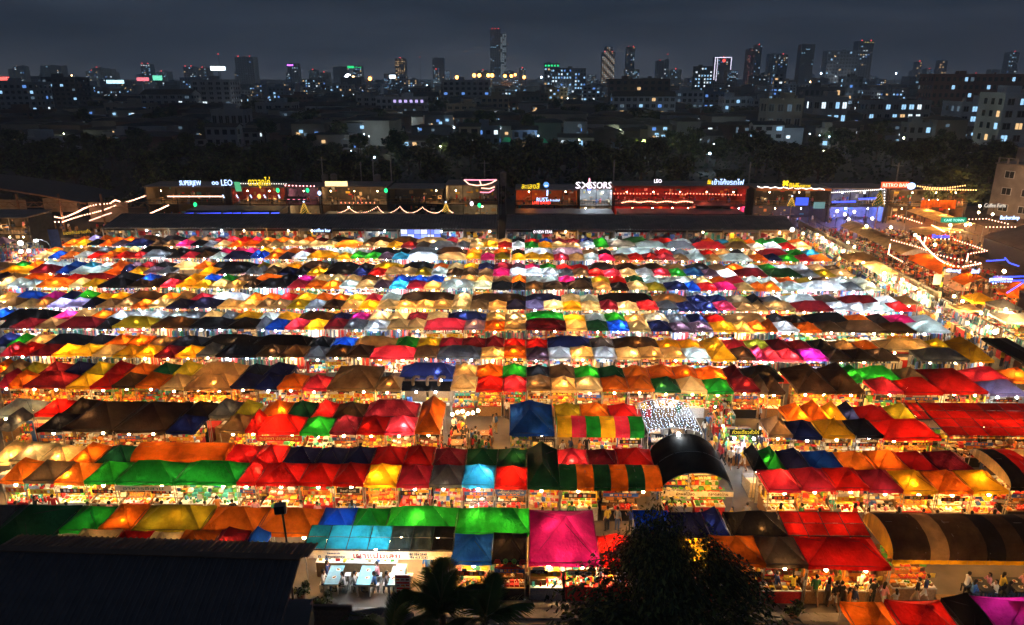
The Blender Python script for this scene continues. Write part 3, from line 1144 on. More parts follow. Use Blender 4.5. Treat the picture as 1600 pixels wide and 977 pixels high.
def person_meshes(pose, female, shorts):
    V, E, Rr = skeleton(pose, female)
    names = list(V)
    names.remove('pelvis'); names.insert(0, 'pelvis')
    ix = {n: i for i, n in enumerate(names)}
    me = bpy.data.meshes.new('body')
    me.from_pydata([V[n] for n in names], [(ix[a], ix[b]) for a, b in E], [])
    o = bpy.data.objects.new('body', me)
    COL.objects.link(o)
    o.modifiers.new('skin', 'SKIN')
    if not me.skin_vertices:
        bm = bmesh.new(); bm.from_mesh(me); bm.verts.layers.skin.verify(); bm.to_mesh(me); bm.free()
    sv = me.skin_vertices[0].data
    for n in names:
        sv[ix[n]].radius = Rr[n]
        sv[ix[n]].use_root = n == 'pelvis'
    ss = o.modifiers.new('sub', 'SUBSURF'); ss.levels = 1; ss.render_levels = 1
    dg = bpy.context.evaluated_depsgraph_get()
    out = bpy.data.meshes.new_from_object(o.evaluated_get(dg))
    out.name = 'body'
    bpy.data.objects.remove(o)
    out.materials.clear()
    for m in (SKIN[0], SHIRTS['white'], TROUS['dark'], SHOE):
        out.materials.append(m)
    segs = [(V[a], V[b], slot_of(a, b, shorts)) for a, b in E]
    idx = []
    for p in out.polygons:
        c, best, bs = p.center, 9, 0
        for a, b, s in segs:
            ab = b - a
            t = max(0, min(1, (c - a).dot(ab) / ab.length_squared))
            d = (c - a - ab * t).length
            if s == 1 and c.z < V['pelvis'].z + .02:
                d += .05
            if d < best:
                best, bs = d, s
        idx.append(bs)
    out.polygons.foreach_set('material_index', idx)
    out.polygons.foreach_set('use_smooth', [True] * len(out.polygons))
    h = MB()
    c = V['crown']
    h.ball((c.x, c.y + .018, c.z - .035), .105, HAIR, 9, 6, 1.0)
    hv = []
    for p in h.v:           # a cap that leaves the face free
        y = p[1] if not (p[1] < c.y - .02 and p[2] < c.z + .01) else c.y + .01
        hv.append((p[0] * .92, y, p[2]))
    h.v = hv
    if female:
        h.grid(lambda u, v: (c.x + .09 * math.sin((u - .5) * 2.6), c.y + .07 + .045 * math.cos((u - .5) * 3), c.z - .02 - .30 * v), 6, 4, HAIR)
        h.grid(lambda u, v: (c.x + .075 * math.sin((u - .5) * 2.6), c.y + .055 + .02 * math.cos((u - .5) * 3), c.z - .02 - .29 * v), 6, 4, HAIR)
    return out, h.mesh('hair', True)


PERSON = {}
for pose in ('stand', 'walk', 'reach', 'sit_eat', 'sit'):
    for fem in (False, True):
        PERSON[pose, fem] = person_meshes(pose, fem, shorts=(pose == 'walk' and not fem))
POSEW = {'stand': 'standing', 'walk': 'walking', 'reach': 'reaching', 'sit_eat': 'eating', 'sit': 'sitting'}
person_labels = {}
rp_ = random.Random(5)


def person(x, y, rz, pose, shirt, trous, place, female=None, z=0.004, group='people in the market'):
    fem = rp_.random() < .45 if female is None else female
    hair = 'long haired ' if fem else ''
    lab = '%sperson in %s top, %s trousers, %s %s' % (hair, shirt, trous, POSEW[pose], place)
    if lab in person_labels:
        for s2 in SHIRTS:
            l2 = '%sperson in %s top, %s trousers, %s %s' % (hair, s2, trous, POSEW[pose], place)
            if l2 not in person_labels:
                lab, shirt = l2, s2
                break
    person_labels[lab] = 1
    root = thing('person', (x, y, z), lab, 'person', group, rz)
    sc_ = rp_.uniform(.93, 1.04) * (.96 if fem else 1.02)
    root.scale = (sc_, sc_, sc_)
    b, h = PERSON[pose, fem]
    o = put('body', b, root)
    for k, m in enumerate((SKIN[rp_.random() < .4], SHIRTS[shirt], TROUS[trous], SHOE)):
        o.material_slots[k].link = 'OBJECT'
        o.material_slots[k].material = m
    put('hair', h, root)
    return root


def rnd_clothes():
    return rp_.choice(['white', 'white', 'black', 'black', 'red', 'yellow', 'navy', 'grey', 'pink', 'blue', 'green', 'orange']), rp_.choice(['dark', 'dark', 'denim', 'khaki', 'white'])
# ------------------------------------------------------------------ roofs and stalls with shapes of their own
M_TABLE = plain('blue_table_top', (.20, .45, .55), .5, .15, 4)
M_WOOD = plain('raw_wood', (.32, .19, .09), .75, .3, 3, bump=.2)
M_WHITE = plain('white_paint', (.75, .74, .72), .5, .12, 4)
M_RED = plain('red_print', (.65, .02, .02), .6, .1, 5)
M_CREAMB = fabric('banner_cream', (.80, .70, .55), .55, .1)


def barrel(name, label, x0, x1, y0, y1, z0, rise, stripes, drop=.22, ends=None, ends_at=(True, True), power=1.0, cat='canopy', group=None, valc=None):
    """arched cloth roof, arch running front to back; one panel per stripe"""
    root = thing(name, ((x0 + x1) / 2, (y0 + y1) / 2, 0), label, cat, group)
    W, D = x1 - x0, y1 - y0
    n = len(stripes)

    def arc(v):
        t = PI * v
        return -D / 2 * math.cos(t), z0 + rise * (max(0, math.sin(t)) ** .85)
    for k, c in enumerate(stripes):
        mb = MB()
        a, b = -W / 2 + W * k / n, -W / 2 + W * (k + 1) / n
        ph = k * 1.7

        def fn(u, v):
            y, z = arc(v)
            return (a + (b - a) * u, y, z + .018 * math.sin(34 * v + ph + 2 * u) * math.sin(PI * v) - .03 * math.sin(PI * u) * math.sin(PI * v))
        mb.grid(fn, 5, 18, cloth(c))
        put('cloth_panel', mb.mesh('cloth_panel', True), root)
        mv = MB()
        mv.grid(lambda u, v: (a + (b - a) * u, -D / 2 - .01 - .015 * math.sin(11 * u), z0 - drop * (1 - v)), 6, 1, cloth(valc or c))
        mv.grid(lambda u, v: (a + (b - a) * u, D / 2 + .01, z0 - drop * (1 - v)), 4, 1, cloth(c))
        put('valance', mv.mesh('valance', True), root)
    if ends:
        for s, on in zip((-1, 1), ends_at):
            if not on:
                continue
            me_ = MB()
            pts = [arc(k / 16) for k in range(17)]
            for p, q in zip(pts[:-1], pts[1:]):
                me_.quad([(s * W / 2, p[0], z0), (s * W / 2, q[0], z0), (s * W / 2, q[0], q[1]), (s * W / 2, p[0], p[1])], cloth(ends))
            put('end_cloth', me_.mesh('end_cloth'), root)
    fr = MB()
    for k in range(max(2, round(W / 1.6)) + 1):
        x = -W / 2 + .03 + (W - .06) * k / max(2, round(W / 1.6))
        pts = [(x, arc(v / 10)[0], arc(v / 10)[1] - .04) for v in range(11)]
        fr.path(pts, .018, M_METAL)
    fr.tube((-W / 2, 0, z0 + rise - .05), (W / 2, 0, z0 + rise - .05), .018, M_METAL, n=4)
    fr.tube((-W / 2, -D / 2 + .02, z0 - .02), (W / 2, -D / 2 + .02, z0 - .02), .018, M_METAL, n=4)
    put('frame', fr.mesh('frame'), root)
    for sx_ in (-1, 1):
        for sy_ in (-1, 1):
            o = put('leg', leg_mesh(2.34), root, (sx_ * (W / 2 - .05), sy_ * (D / 2 - .05), 0))
            o.scale = (1, 1, (z0 - .02) / 2.34)
    return root


def panel_roof(name, label, x0, x1, y0, y1, z0, z1, nc, nr, matf, bar=M_DARK, cat='roof', lip=0.0, group=None):
    """sheet roof on a frame: every sheet a panel of its own"""
    root = thing(name, ((x0 + x1) / 2, (y0 + y1) / 2, 0), label, cat, group)
    W, D = x1 - x0, y1 - y0
    pw, pd = W / nc, D / nr
    sl = (z1 - z0) / D
    key = (name, round(pw, 3), round(pd, 3))
    for a in range(nc):
        for b in range(nr):
            m = matf(a, b)
            mb = MB()
            cx, cy_ = -W / 2 + pw * (a + .5), -D / 2 + pd * (b + .5)

            def fn(u, v):
                x, y = cx + (u - .5) * (pw - .05), cy_ + (v - .5) * (pd - .05)
                return (x, y, z0 + (y + D / 2) * sl + .02 + .025 * math.sin(PI * u))
            mb.grid(fn, 5, 3, m)
            put('roof_panel', mb.mesh('roof_panel', True), root)
    fr = MB()
    for a in range(nc + 1):
        x = -W / 2 + pw * a
        fr.tube((x, -D / 2, z0), (x, D / 2, z1), .03, bar, n=4)
    for b in range(nr + 1):
        y = -D / 2 + pd * b
        fr.tube((-W / 2, y, z0 + (y + D / 2) * sl), (W / 2, y, z0 + (y + D / 2) * sl), .03, bar, n=4)
    put('roof_frame', fr.mesh('roof_frame'), root)
    if lip:
        for a in range(nc):
            mb = MB()
            mb.grid(lambda u, v: (-W / 2 + pw * (a + .04 + .92 * u), -D / 2 - .03 - .1 * (1 - v), z0 - lip * (1 - v)), 4, 1, matf(a, 0))
            put('front_panel', mb.mesh('front_panel'), root)
    for sx_ in (-1, 1):
        for zz, sy_ in ((z0, -1), (z1, 1)):
            o = put('post', leg_mesh(2.34), root, (sx_ * (W / 2 - .06), sy_ * (D / 2 - .06), 0))
            o.scale = (1.3, 1.3, (zz - .02) / 2.34)
    return root


def add_lamps(root, pts, col, watt, cool=False):
    """pts are local to root"""
    for p in pts:
        put('lamp', bulb_mesh(cool), root, p)
        light((p[0], p[1] + .02, p[2] - .13), col, watt * LAMP_K, root)


def sign_board(name, label, cx, y, cz, w, h, board, body, lh, lmat, rz=0.0, cat='sign', tilt=0.0, group=None, **kw):
    root = thing(name, (cx, y, cz), label, cat, group, rz)
    mb = MB(); mb.box((0, 0, 0), (w, .03, h), board)
    put('board', mb.mesh('board'), root)
    lines = body if isinstance(body, list) else [body]
    for q, ln in enumerate(lines):
        if isinstance(ln, str):
            ln = (ln, lh, lmat, 0.0, h / 2 - h * (q + .5) / len(lines) - lh * .42)
        t_, hh_, mm_, xx_, zz_ = ln
        lettering(t_, hh_, mm_, (xx_, -.02, zz_), root, depth=.006, **kw)
    return root


# --- teal sheet roof of the eating place in front, with banner, tables and guests
T0, T1 = xat(474, 30.8, 2.5), xat(707, 30.8, 2.5)
tealm = [fabric('teal_sheet', (.02, .30, .42), .62), fabric('dark_sheet', (.03, .045, .045), .4), fabric('black_sheet', (.014, .013, .013), .3)]  # teal sheets first, then darker and black ones towards the right
teal_roof = panel_roof('sheet_roof', 'teal and smoked sheet roof over blue tables, by the palm trees', T0, T1, 30.8, 32.45, 2.5, 2.78, 7, 2,
                       lambda a, b: tealm[0 if a < 4 else (1 if a < 6 else 2)])
add_lamps(teal_roof, [(-1.5, .1, 2.3), (-.2, -.4, 2.3), (1.0, -.3, 2.3)], COOL, 34, True)
add_lamps(teal_roof, [(2.9, -.6, 2.0), (-2.9, .6, 2.0), (.4, .6, 2.0)], WARM, 30)
bw = T1 - T0
ban = thing('banner', ((T0 + T1) / 2, 30.72, 2.28), 'cream banner with red lettering along the teal roof', 'banner')
mb = MB(); mb.grid(lambda u, v: (-bw / 2 + bw * u, .02 * math.sin(9 * u), -.24 + .46 * v), 20, 1, M_CREAMB)
put('cloth', mb.mesh('cloth', True), ban)
lettering('เผาแม่มเลย', .27, M_RED, (-.05, -.04, -.15), ban, bold=.004, width=2.35)
MN = plain('navy_print', (.04, .05, .13), .6, .1, 5)
lettering('@baanpaomalei', .11, MN, (-2.15, -.035, -.15), ban)
lettering('ข้างหลังตลาดนัด', .07, MN, (-2.2, -.035, .06), ban)
lettering('080 056 2949', .12, MN, (2.0, -.035, .03), ban)
lettering('096 415 2262', .12, MN, (2.05, -.035, -.15), ban)
ic = MB(); ic.box((-2.92, -.035, -.1), (.13, .01, .13), MN); put('icon', ic.mesh('icon'), ban)
lettering('f', .1, M_WHITE, (-2.91, -.045, -.15), ban)


def table_mesh(w, d, top, leg):
    def f():
        mb = MB()
        mb.box((0, 0, .73), (w, d, .035), top)
        return mb.mesh('table_top')

    def f2():
        mb = MB(); mb.box((0, 0, .356), (.06, .06, .71), leg); return mb.mesh('leg')

    def f3():
        mb = MB(); mb.box((0, 0, .66), (w - .1, .03, .08), leg); return mb.mesh('apron')
    return cached(('tt', w, d, top.name), f), cached(('tl', leg.name), f2), cached(('ta', w, leg.name), f3)


def table(x, y, label, w=.75, d=1.5, top=M_TABLE, leg=M_WHITE, rz=0.0, group='tables set out for diners', z=0.0):
    root = thing('dining_table', (x, y, z), label, 'table', group, rz)
    a, b, c = table_mesh(w, d, top, leg)
    put('table_top', a, root)
    for sx_ in (-1, 1):
        for sy_ in (-1, 1):
            put('leg', b, root, (sx_ * (w / 2 - .05), sy_ * (d / 2 - .05), 0))
    put('apron', c, root, (0, -(d / 2 - .05), 0))
    return root


def stool(x, y, label, mat=M_WHITE, group='stools drawn up to the tables', z=0.0):
    root = thing('stool', (x, y, z), label, 'stool', group)

    def f():
        mb = MB(); mb.box((0, 0, .43), (.32, .32, .04), mat, top=.92); return mb.mesh('seat')

    def f2():
        mb = MB(); mb.box((0, 0, .205), (.045, .045, .41), mat); return mb.mesh('leg')
    put('seat', cached(('ss', mat.name), f), root)
    l = cached(('sl', mat.name), f2)
    for sx_ in (-1, 1):
        for sy_ in (-1, 1):
            put('leg', l, root, (sx_ * .12, sy_ * .12, 0))
    return root


M_DISH = plain('dish', (.7, .68, .62), .4, .2, 9)


def dish_mb(seed):
    r = random.Random(seed)
    mb = MB()
    mb.tube((0, 0, 0), (0, 0, .035), .07, M_DISH, r1=.12, n=8)
    for q in range(5):
        mb.ball((r.uniform(-.05, .05), r.uniform(-.05, .05), .045), .035, G[r.choice(['orange', 'yellow', 'green', 'red', 'brown'])], 5, 3)
    return mb


def dish(x, y, z, label='small round dish of food standing on a dining table', group='dishes of food on the dining tables'):
    s = rp_.randrange(4)
    o = put('food_dish', cached(('dish', s), lambda: dish_mb(s).mesh('food_dish')), None, (x, y, z))
    return tag(o, label, 'dish', group)


for k in range(3):
    tx = T0 + 1.35 + k * 1.62
    nm = nth(k + 1)
    table(tx, 31.25, 'light blue table under the teal roof, %s from the left' % nm, .72, 1.7)
    for q in range(2):
        dish(tx + rp_.uniform(-.2, .2), 30.9 + q * .6, .75, '%s food dish on the %s blue table under the teal roof' % (['nearer', 'farther'][q], nm))
        for s in (-1, 1):
            stool(tx + s * .55, 30.85 + q * .75, 'white stool on the %s of the %s blue table, %s' % ('left' if s < 0 else 'right', nm, ['street side', 'inner side'][q]))
seat = [(0, -1, 0, 'white', 'denim'), (0, 1, 0, 'white', 'dark'), (1, -1, 0, 'white', 'denim'), (1, 1, 0, 'blue', 'khaki'),
        (2, -1, 0, 'grey', 'denim'), (0, -1, 1, 'navy', 'dark'), (1, 1, 1, 'pink', 'dark')]
for k, s, q, sh, tr in seat:
    person(T0 + 1.35 + k * 1.62 + s * .55, 30.85 + q * .75, -s * PI / 2 * -1 if False else (PI / 2 if s < 0 else -PI / 2), 'sit_eat', sh, tr,
           'at the %s blue table' % nth(k + 1))
person(T0 + 6.1, 31.6, .2, 'stand', 'blue', 'dark', 'behind the menu board', False)
person(T0 + 6.6, 31.5, -.3, 'stand', 'black', 'khaki', 'behind the menu board', False)
mbd = thing('menu_board', (T0 + 5.0, 30.35, 0), 'white menu board of red bands and food pictures by the blue tables', 'sign')
mb = MB(); mb.box((0, 0, .72), (.78, .05, 1.4), M_WHITE); put('board', mb.mesh('board'), mbd)
mb = MB()
for zz in (1.3, .95, .62):
    mb.box((0, -.03, zz), (.66, .012, .10), M_RED)
put('heading_band', mb.mesh('heading_band'), mbd)
mb = MB()
for zz in (1.14, .8, .46, .32, .18):
    for xx in (-.24, 0, .24):
        mb.box((xx, -.03, zz), (.17, .012, .10), G[rp_.choice(['brown', 'red', 'grey', 'orange', 'denim'])])
put('picture', mb.mesh('picture'), mbd)

# rear wall of that eating place and its shelves
def back_counter(x0, x1, y, label, seed):
    root = thing('serving_counter', ((x0 + x1) / 2, y, 0), label, 'counter')
    r = random.Random(seed); w = x1 - x0
    mb = MB(); mb.box((0, 0, .45), (w, .6, .9), G['wood']); put('base', mb.mesh('base'), root)
    mb = MB(); mb.box((0, 0, .915), (w + .04, .66, .03), G['white']); put('worktop', mb.mesh('worktop'), root)
    mb = MB()
    x = -w / 2 + .1
    while x < w / 2 - .1:
        h_ = r.uniform(.06, .4); ww = r.uniform(.08, .3)
        mb.box((x + ww / 2, r.uniform(-.2, .2), .93 + h_ / 2), (ww * .85, .25, h_), G[r.choice(PAL['food'] + PAL['drinks'])], r.uniform(-.2, .2), .85)
        x += ww
    tag(put('wares', mb.mesh('wares'), root), kind='stuff')
    return root


back_counter(T0 + .2, T0 + 4.4, 32.2, 'counter of plates and sauces at the back of the teal roof', 3)
back_counter(T0 + 6.0, T1 - .1, 31.2, 'counter with white crates at the right end of the teal roof', 4)

# --- striped arched canopies
cx0, cx1 = xat(871, 43.8, 2.2), xat(1007, 43.8, 2.2)
st1 = barrel('striped_canopy', 'arched canopy of yellow, pink and green stripes right of the big blue tent', cx0, cx1, 43.8, 46.0, 2.3, .62, 'ypgypg', ends='g')
add_lamps(st1, [(-1.8, -.2, 2.2), (.6, -.3, 2.2), (1.9, -.2, 2.2)], NEUT, 26)
cx0b, cx1b = xat(875, 37.2, 2.2), xat(1035, 37.2, 2.2)
st2 = barrel('striped_canopy', 'arched canopy of dark green and orange stripes left of the black dome', cx0b, cx1b, 37.2, 39.4, 2.3, .6, 'dododod' if False else 'dododo', ends='d')
add_lamps(st2, [(-1.9, -.95, 1.95), (1.9, -.95, 1.95)], WARM, 40)
# --- long orange arched canopy
ob0, ob1 = xat(206, 39.6, 2.4), xat(352, 39.6, 2.4)
ob = barrel('arched_canopy', 'long orange arched canopy behind the green tents', ob0, ob1, 39.45, 41.6, 2.45, .5, 'oooo', ends='o')
add_lamps(ob, [(-1.5, 0, 2.5), (1.5, 0, 2.5)], WARM, 34)
# --- big brown and black vault at the right
v0 = xat(1394, 30.5, 2.4)
va = barrel('vault_canopy', 'big arched canopy of black, brown and grey stripes, right end of front row', v0, v0 + 11.0, 30.5, 33.75, 2.5, 1.12, 'sstsskskstss', drop=.24, ends='y', valc='y')
add_lamps(va, [(-3.9, -.8, 2.3), (-2.9, .2, 2.8), (-.2, .2, 2.7), (2.2, .2, 2.7), (4, 0, 2.5)], WARM, 26)
# --- red sheet roofs
redm = [fabric('red_sheet', (.62, .012, .010), .6), fabric('red_sheet_worn', (.40, .010, .010), .5)]
xr0, xr1 = xat(1232, 32.4, 2.5), xat(1362, 32.4, 2.5)
rr1 = panel_roof('sheet_roof', 'red sheet roof of eight panels left of the big arched canopy', xr0, xr1, 32.45, 34.2, 2.45, 2.75, 4, 2, lambda a, b: redm[(a + b) % 2], lip=.25)
add_lamps(rr1, [(-1.2, 0, 2.3), (1.0, .1, 2.3)], WARM, 32)
xr0, xr1 = xat(1482, 43.9, 2.4), xat(1745, 43.9, 2.4)
rr2 = panel_roof('sheet_roof', 'long red sheet roof of many panels at the right end of third row', xr0, xr1, 43.9, 48.0, 2.35, 2.85, 8, 4, lambda a, b: redm[(a * 3 + b) % 4 == 0])
add_lamps(rr2, [(-4 + 2 * k, -.6 + .5 * (k % 2), 2.15) for k in range(5)], WARM, 40)
xl0 = xat(1433, 46.2, 2.7)
rr3 = panel_roof('sheet_roof', 'red sheet roof behind the green tent in the third row', xl0, xr0 - .05, 46.0, 48.1, 2.5, 2.8, 2, 2, lambda a, b: redm[(a + b) % 2])
add_lamps(rr3, [(0, 0, 2.3)], WARM, 40)
# --- red and cream striped awning at the far right of the second row
xa0 = xat(1578, 37.4, 2.6)
aw = barrel('striped_awning', 'red and cream striped awning at the right edge, beside yellow tents', xa0, xa0 + 6.0, 37.3, 41.4, 2.5, .75, 'krcrcr', ends='c', ends_at=(True, True))
add_lamps(aw, [(-1.6, -.8, 2.2), (0, 0, 2.2)], WARM, 40)

# --- the black dome: arch open to the front
dx0, dx1 = xat(1033, 37.3, 2.2), xat(1146, 37.3, 2.2)
dm = thing('dome_tent', ((dx0 + dx1) / 2, 39.4, 0), 'big black arched dome tent open to the front', 'tent')
W_, L_ = dx1 - dx0, 4.3


def dome(u, v, off=0.0):
    t = PI * u
    q = 1.0 + .04 * math.sin(PI * v)
    return (-W_ / 2 * math.cos(t) * q * (1 - off), -L_ / 2 + L_ * v, 2.0 + (1.3 - off) * math.sin(t) * (1.0 + .22 * v) * q - .02 * math.cos(26 * u))


for k, c in enumerate('kkkk'):
    mb = MB(); mb.grid(lambda u, v: dome(u, (k + v) / 4), 20, 3, plain('black_dome_cloth', (.020, .016, .013), .85, .35, 1.2, bump=.7, spec=.1))
    put('cloth_panel', mb.mesh('cloth_panel', True), dm)
for k, c in enumerate('aoaoa'):
    mb = MB(); mb.grid(lambda u, v: dome((k + u) / 5, .02 + .96 * v, .03), 5, 6, cloth(c)); put('lining', mb.mesh('lining', True), dm)
mb = MB(); mb.grid(lambda u, v: (dome(u, 1)[0], L_ / 2 + .01, 2.0 * (1 - v) + dome(u, 1)[2] * v), 16, 2, cloth('k')); put('end_cloth', mb.mesh('end_cloth'), dm)
fr = MB()
for v in (0, .5, 1):
    fr.path([dome(u / 16, v, .01) for u in range(17)], .03, M_METAL)
for s in (-1, 1):
    for v in (0, 1):
        fr.tube((s * W_ / 2, -L_ / 2 + L_ * v, 0), (s * W_ / 2, -L_ / 2 + L_ * v, 2.0), .03, M_METAL)
put('frame', fr.mesh('frame'), dm)
light((-.8, -.9, 2.4), WARM, 45 * LAMP_K, dm); light((1.0, -1.2, 1.9), WARM, 30 * LAMP_K, dm)
ban = thing('banner', ((dx0 + dx1) / 2, 37.2, 1.92), 'cream banner with dark lettering under the black dome', 'banner')
mb = MB(); mb.grid(lambda u, v: (-W_ / 2 + W_ * u, .01 * math.sin(11 * u), -.17 + .34 * v), 12, 1, M_CREAMB); put('cloth', mb.mesh('cloth', True), ban)
lettering('ผักผลไม้สด', .17, G['brown'], (-.7, -.03, -.08), ban); lettering('ตลาดสดไทย', .17, G['brown'], (1.2, -.03, -.08), ban)
dl = thing('roof_lamp', at(1060, 681, 3.55), 'cold white floodlight above the black dome', 'lamp')
mb = MB(); mb.ball((0, 0, .1), .13, M_BULBC, 8, 6); put('bulb', mb.mesh('bulb', True), dl)
mb = MB(); mb.tube((0, 0, .02), (0, 0, -3.5), .025, M_DARK); put('pole', mb.mesh('pole'), dl)
light((0, -.2, .2), COOL, 70, dl)

# --- clear roof hung with fairy lights
ck0, ck1 = xat(1004, 46.3, 2.6), xat(1098, 43.9, 2.4)
cl = thing('clear_canopy', ((ck0 + ck1) / 2, 46.1, 0), 'clear plastic canopy strung with small blue white fairy lights', 'canopy')
W_, L_ = ck1 - ck0, 4.6
M_CLEAR = clear_sheet('clear_plastic', (.75, .82, .9), .16)
mb = MB()
mb.grid(lambda u, v: (-W_ / 2 + W_ * u, -L_ / 2 + L_ * v, 2.4 + .45 * math.sin(PI * u * .9 + .2) + .03 * math.sin(9 * v)), 8, 8, M_CLEAR)
put('sheet', mb.mesh('sheet', True), cl)
M_FAIRY = glow('fairy_light', (.70, .82, 1.0), 9)
mb = MB()
rf = random.Random(8)
for a in range(15):
    for b in range(20):
        u, v = (a + rf.uniform(.2, .8)) / 15, (b + rf.uniform(.3, .7)) / 20
        x, y, z = -W_ / 2 + W_ * u, -L_ / 2 + L_ * v, 2.36 + .45 * math.sin(PI * u * .9 + .2)
        mb.ball((x, y, z + rf.uniform(-.1, 0)), .024, M_FAIRY, 4, 3)
tag(put('fairy_lights', mb.mesh('fairy_lights'), cl), kind='stuff')
fr = MB()
for s in (-1, 1):
    for y in (-L_ / 2, 0, L_ / 2):
        fr.tube((s * W_ / 2, y, 0), (s * W_ / 2, y, 2.45), .03, M_WHITE)
    fr.tube((s * W_ / 2, -L_ / 2, 2.45), (s * W_ / 2, L_ / 2, 2.45), .03, M_WHITE)
for y in (-L_ / 2, L_ / 2):
    fr.path([(-W_ / 2 + W_ * k / 8, y, 2.4 + .45 * math.sin(PI * k / 8 * .9 + .2)) for k in range(9)], .025, M_WHITE)
put('frame', fr.mesh('frame'), cl)
add_lamps(cl, [(-.5, 2.15, 2.35), (.5, 2.1, 2.5)], COOL, 80, True)
add_lamps(cl, [(0, -.8, 2.3)], COOL, 40, True)
for a in range(2):
    for b in range(3):
        tx, ty = ck0 + 1.1 + a * 1.7, 44.7 + b * 1.35
        table(tx, ty, 'table under the fairy light canopy, %s from the left, %s one back' % (nth(a + 1), nth(b + 1)), .9, .7, G['wood'], M_DARK)
        for q in range(2):
            dish(tx - .2 + .4 * q, ty, .75, '%s food dish on %s table of %s line under the fairy lights' % (['left', 'right'][q], nth(b + 1), nth(a + 1)))
        for s in (-1, 1):
            sh, tr = rnd_clothes()
            stool(tx + s * .62, ty, 'dark stool %s of table %s, %s line, under the fairy lights' % ('left' if s < 0 else 'right', nth(b + 1), nth(a + 1)), M_DARK)
            person(tx + s * .62, ty, PI / 2 if s < 0 else -PI / 2, 'sit_eat', sh, tr, 'at %s table, %s line, fairy lights' % (nth(b + 1), nth(a + 1)))

# --- open eating court lit by a cluster of lamps
e0, e1 = xat(693, 44.2, 1.0), xat(776, 44.2, 1.0)
for a in range(2):
    for b in range(3):
        tx, ty = e0 + .8 + a * 1.75, 44.0 + b * 1.5
        table(tx, ty, 'wooden table in the open court beside the big blue tent, %s from left, %s back' % (nth(a + 1), nth(b + 1)), .8, .8, G['wood'], G['wood'])
        dish(tx, ty, .75, 'food dish on the %s table of the %s line in the open court' % (nth(b + 1), nth(a + 1)))
        for s in (-1, 1):
            sh, tr = rnd_clothes()
            stool(tx + s * .6, ty, 'wooden stool %s of %s table, %s line, in the open court' % ('left' if s < 0 else 'right', nth(b + 1), nth(a + 1)), G['wood'])
            person(tx + s * .6, ty, PI / 2 if s < 0 else -PI / 2, 'sit_eat', sh, tr, 'at %s table, %s line, open court' % (nth(b + 1), nth(a + 1)))
lc = thing('lamp_cluster', at(728, 700, 0), 'cluster of bright round lamps on a post in the open eating court', 'lamp')
mb = MB(); mb.tube((0, 0, 0), (0, 0, 2.7), .03, M_DARK)
for k in range(6):
    mb.tube((0, 0, 2.4), (-.9 + .36 * k, .1 * (k % 2), 2.7 + .12 * (k % 3)), .012, M_DARK, n=3)
put('post', mb.mesh('post'), lc)
for k in range(6):
    mb = MB(); mb.ball((-.9 + .36 * k, .1 * (k % 2), 2.62 + .12 * (k % 3)), .12, M_BULBW, 8, 6)
    put('bulb', mb.mesh('bulb', True), lc)
for k in (-.7, 0, .7):
    light((k, -.15, 2.45), WARM, 300, lc)

# --- noodle stall with a yellow sign
ns0, ns1 = xat(1140, 43.9, 2.2), xat(1187, 43.9, 2.2)
sign_board('shop_sign', 'dark board with yellow lettering above the noodle stall', (ns0 + ns1) / 2, 43.8, 2.55, ns1 - ns0 + .1, .42, G['black'], 'ก๋วยเตี๋ยวคั่วไก่', .25, glow('sign_yellow', (1, .75, .05), 1.2), width=1.75)
nst = thing('noodle_stall', ((ns0 + ns1) / 2, 44.9, 0), 'noodle stall lit by two cold lamps below the yellow sign', 'stall')
co, ra, go = VAR['food', 1]
put('counter', cached(('co', 'food', 1), lambda: co.mesh('counter')), nst)
put('display_rack', cached(('ra', 'food', 1), lambda: ra.mesh('display_rack')), nst)
tag(put('wares', cached(('go', 'food', 1), lambda: go.mesh('wares')), nst), kind='stuff')
add_lamps(nst, [(-.7, -1.1, 2.1), (.6, -1.1, 2.1)], COOL, 60, True)
for k in range(16):
    x, y = at(1104 + 6 * k, 718 - 8 * (k % 4), 0.5).xy
    sh, tr = rnd_clothes()
    person(x, y, rp_.uniform(-3, 3), rp_.choice(['stand', 'reach', 'walk']), sh, tr, 'before the noodle stall')
for k in range(12):
    x, y = at(1100 + 5 * k, 676 - 5 * k, 0.5).xy
    sh, tr = rnd_clothes()
    person(x, y, rp_.choice([0, PI]) + rp_.uniform(-.3, .3), 'walk', sh, tr, 'beside the fairy light roof')

# --- grill stall with smoke ducts in the fourth row
g0, g1 = xat(627, 51.1, 2.2), xat(704, 51.1, 2.2)
gs = thing('grill_stall', ((g0 + g1) / 2, 52.2, 0), 'grill stall with dark awning and three bent smoke ducts', 'stall')
w_ = g1 - g0
mb = MB(); mb.grid(lambda u, v: (-w_ / 2 + w_ * u, -1.1 + .75 * v, 2.1 + .5 * v), 6, 2, cloth('k')); put('awning', mb.mesh('awning'), gs)
mb = MB(); mb.box((0, -.75, .42), (w_ - .2, .6, .84), M_METAL); put('counter', mb.mesh('counter'), gs)
mb = MB()
for k in range(9):
    mb.box((-w_ / 2 + .25 + k * (w_ - .5) / 8, -.9, .92), (.2, .25, .16), G[['white', 'cream'][k % 2]])
tag(put('wares', mb.mesh('wares'), gs), kind='stuff')
mb = MB()
for k in range(7):
    mb.box((.1 + k * .24, -.98, 1.35), (.21, .02, .26), G[['yellow', 'orange'][k % 2]])
mb.box((-1.35, -.9, 1.3), (.42, .3, .36), G['blue'])
put('menu_card', mb.mesh('menu_card'), gs)
M_DUCT = plain('duct_metal', (.5, .33, .16), .4, .25, 4, metal=.6)
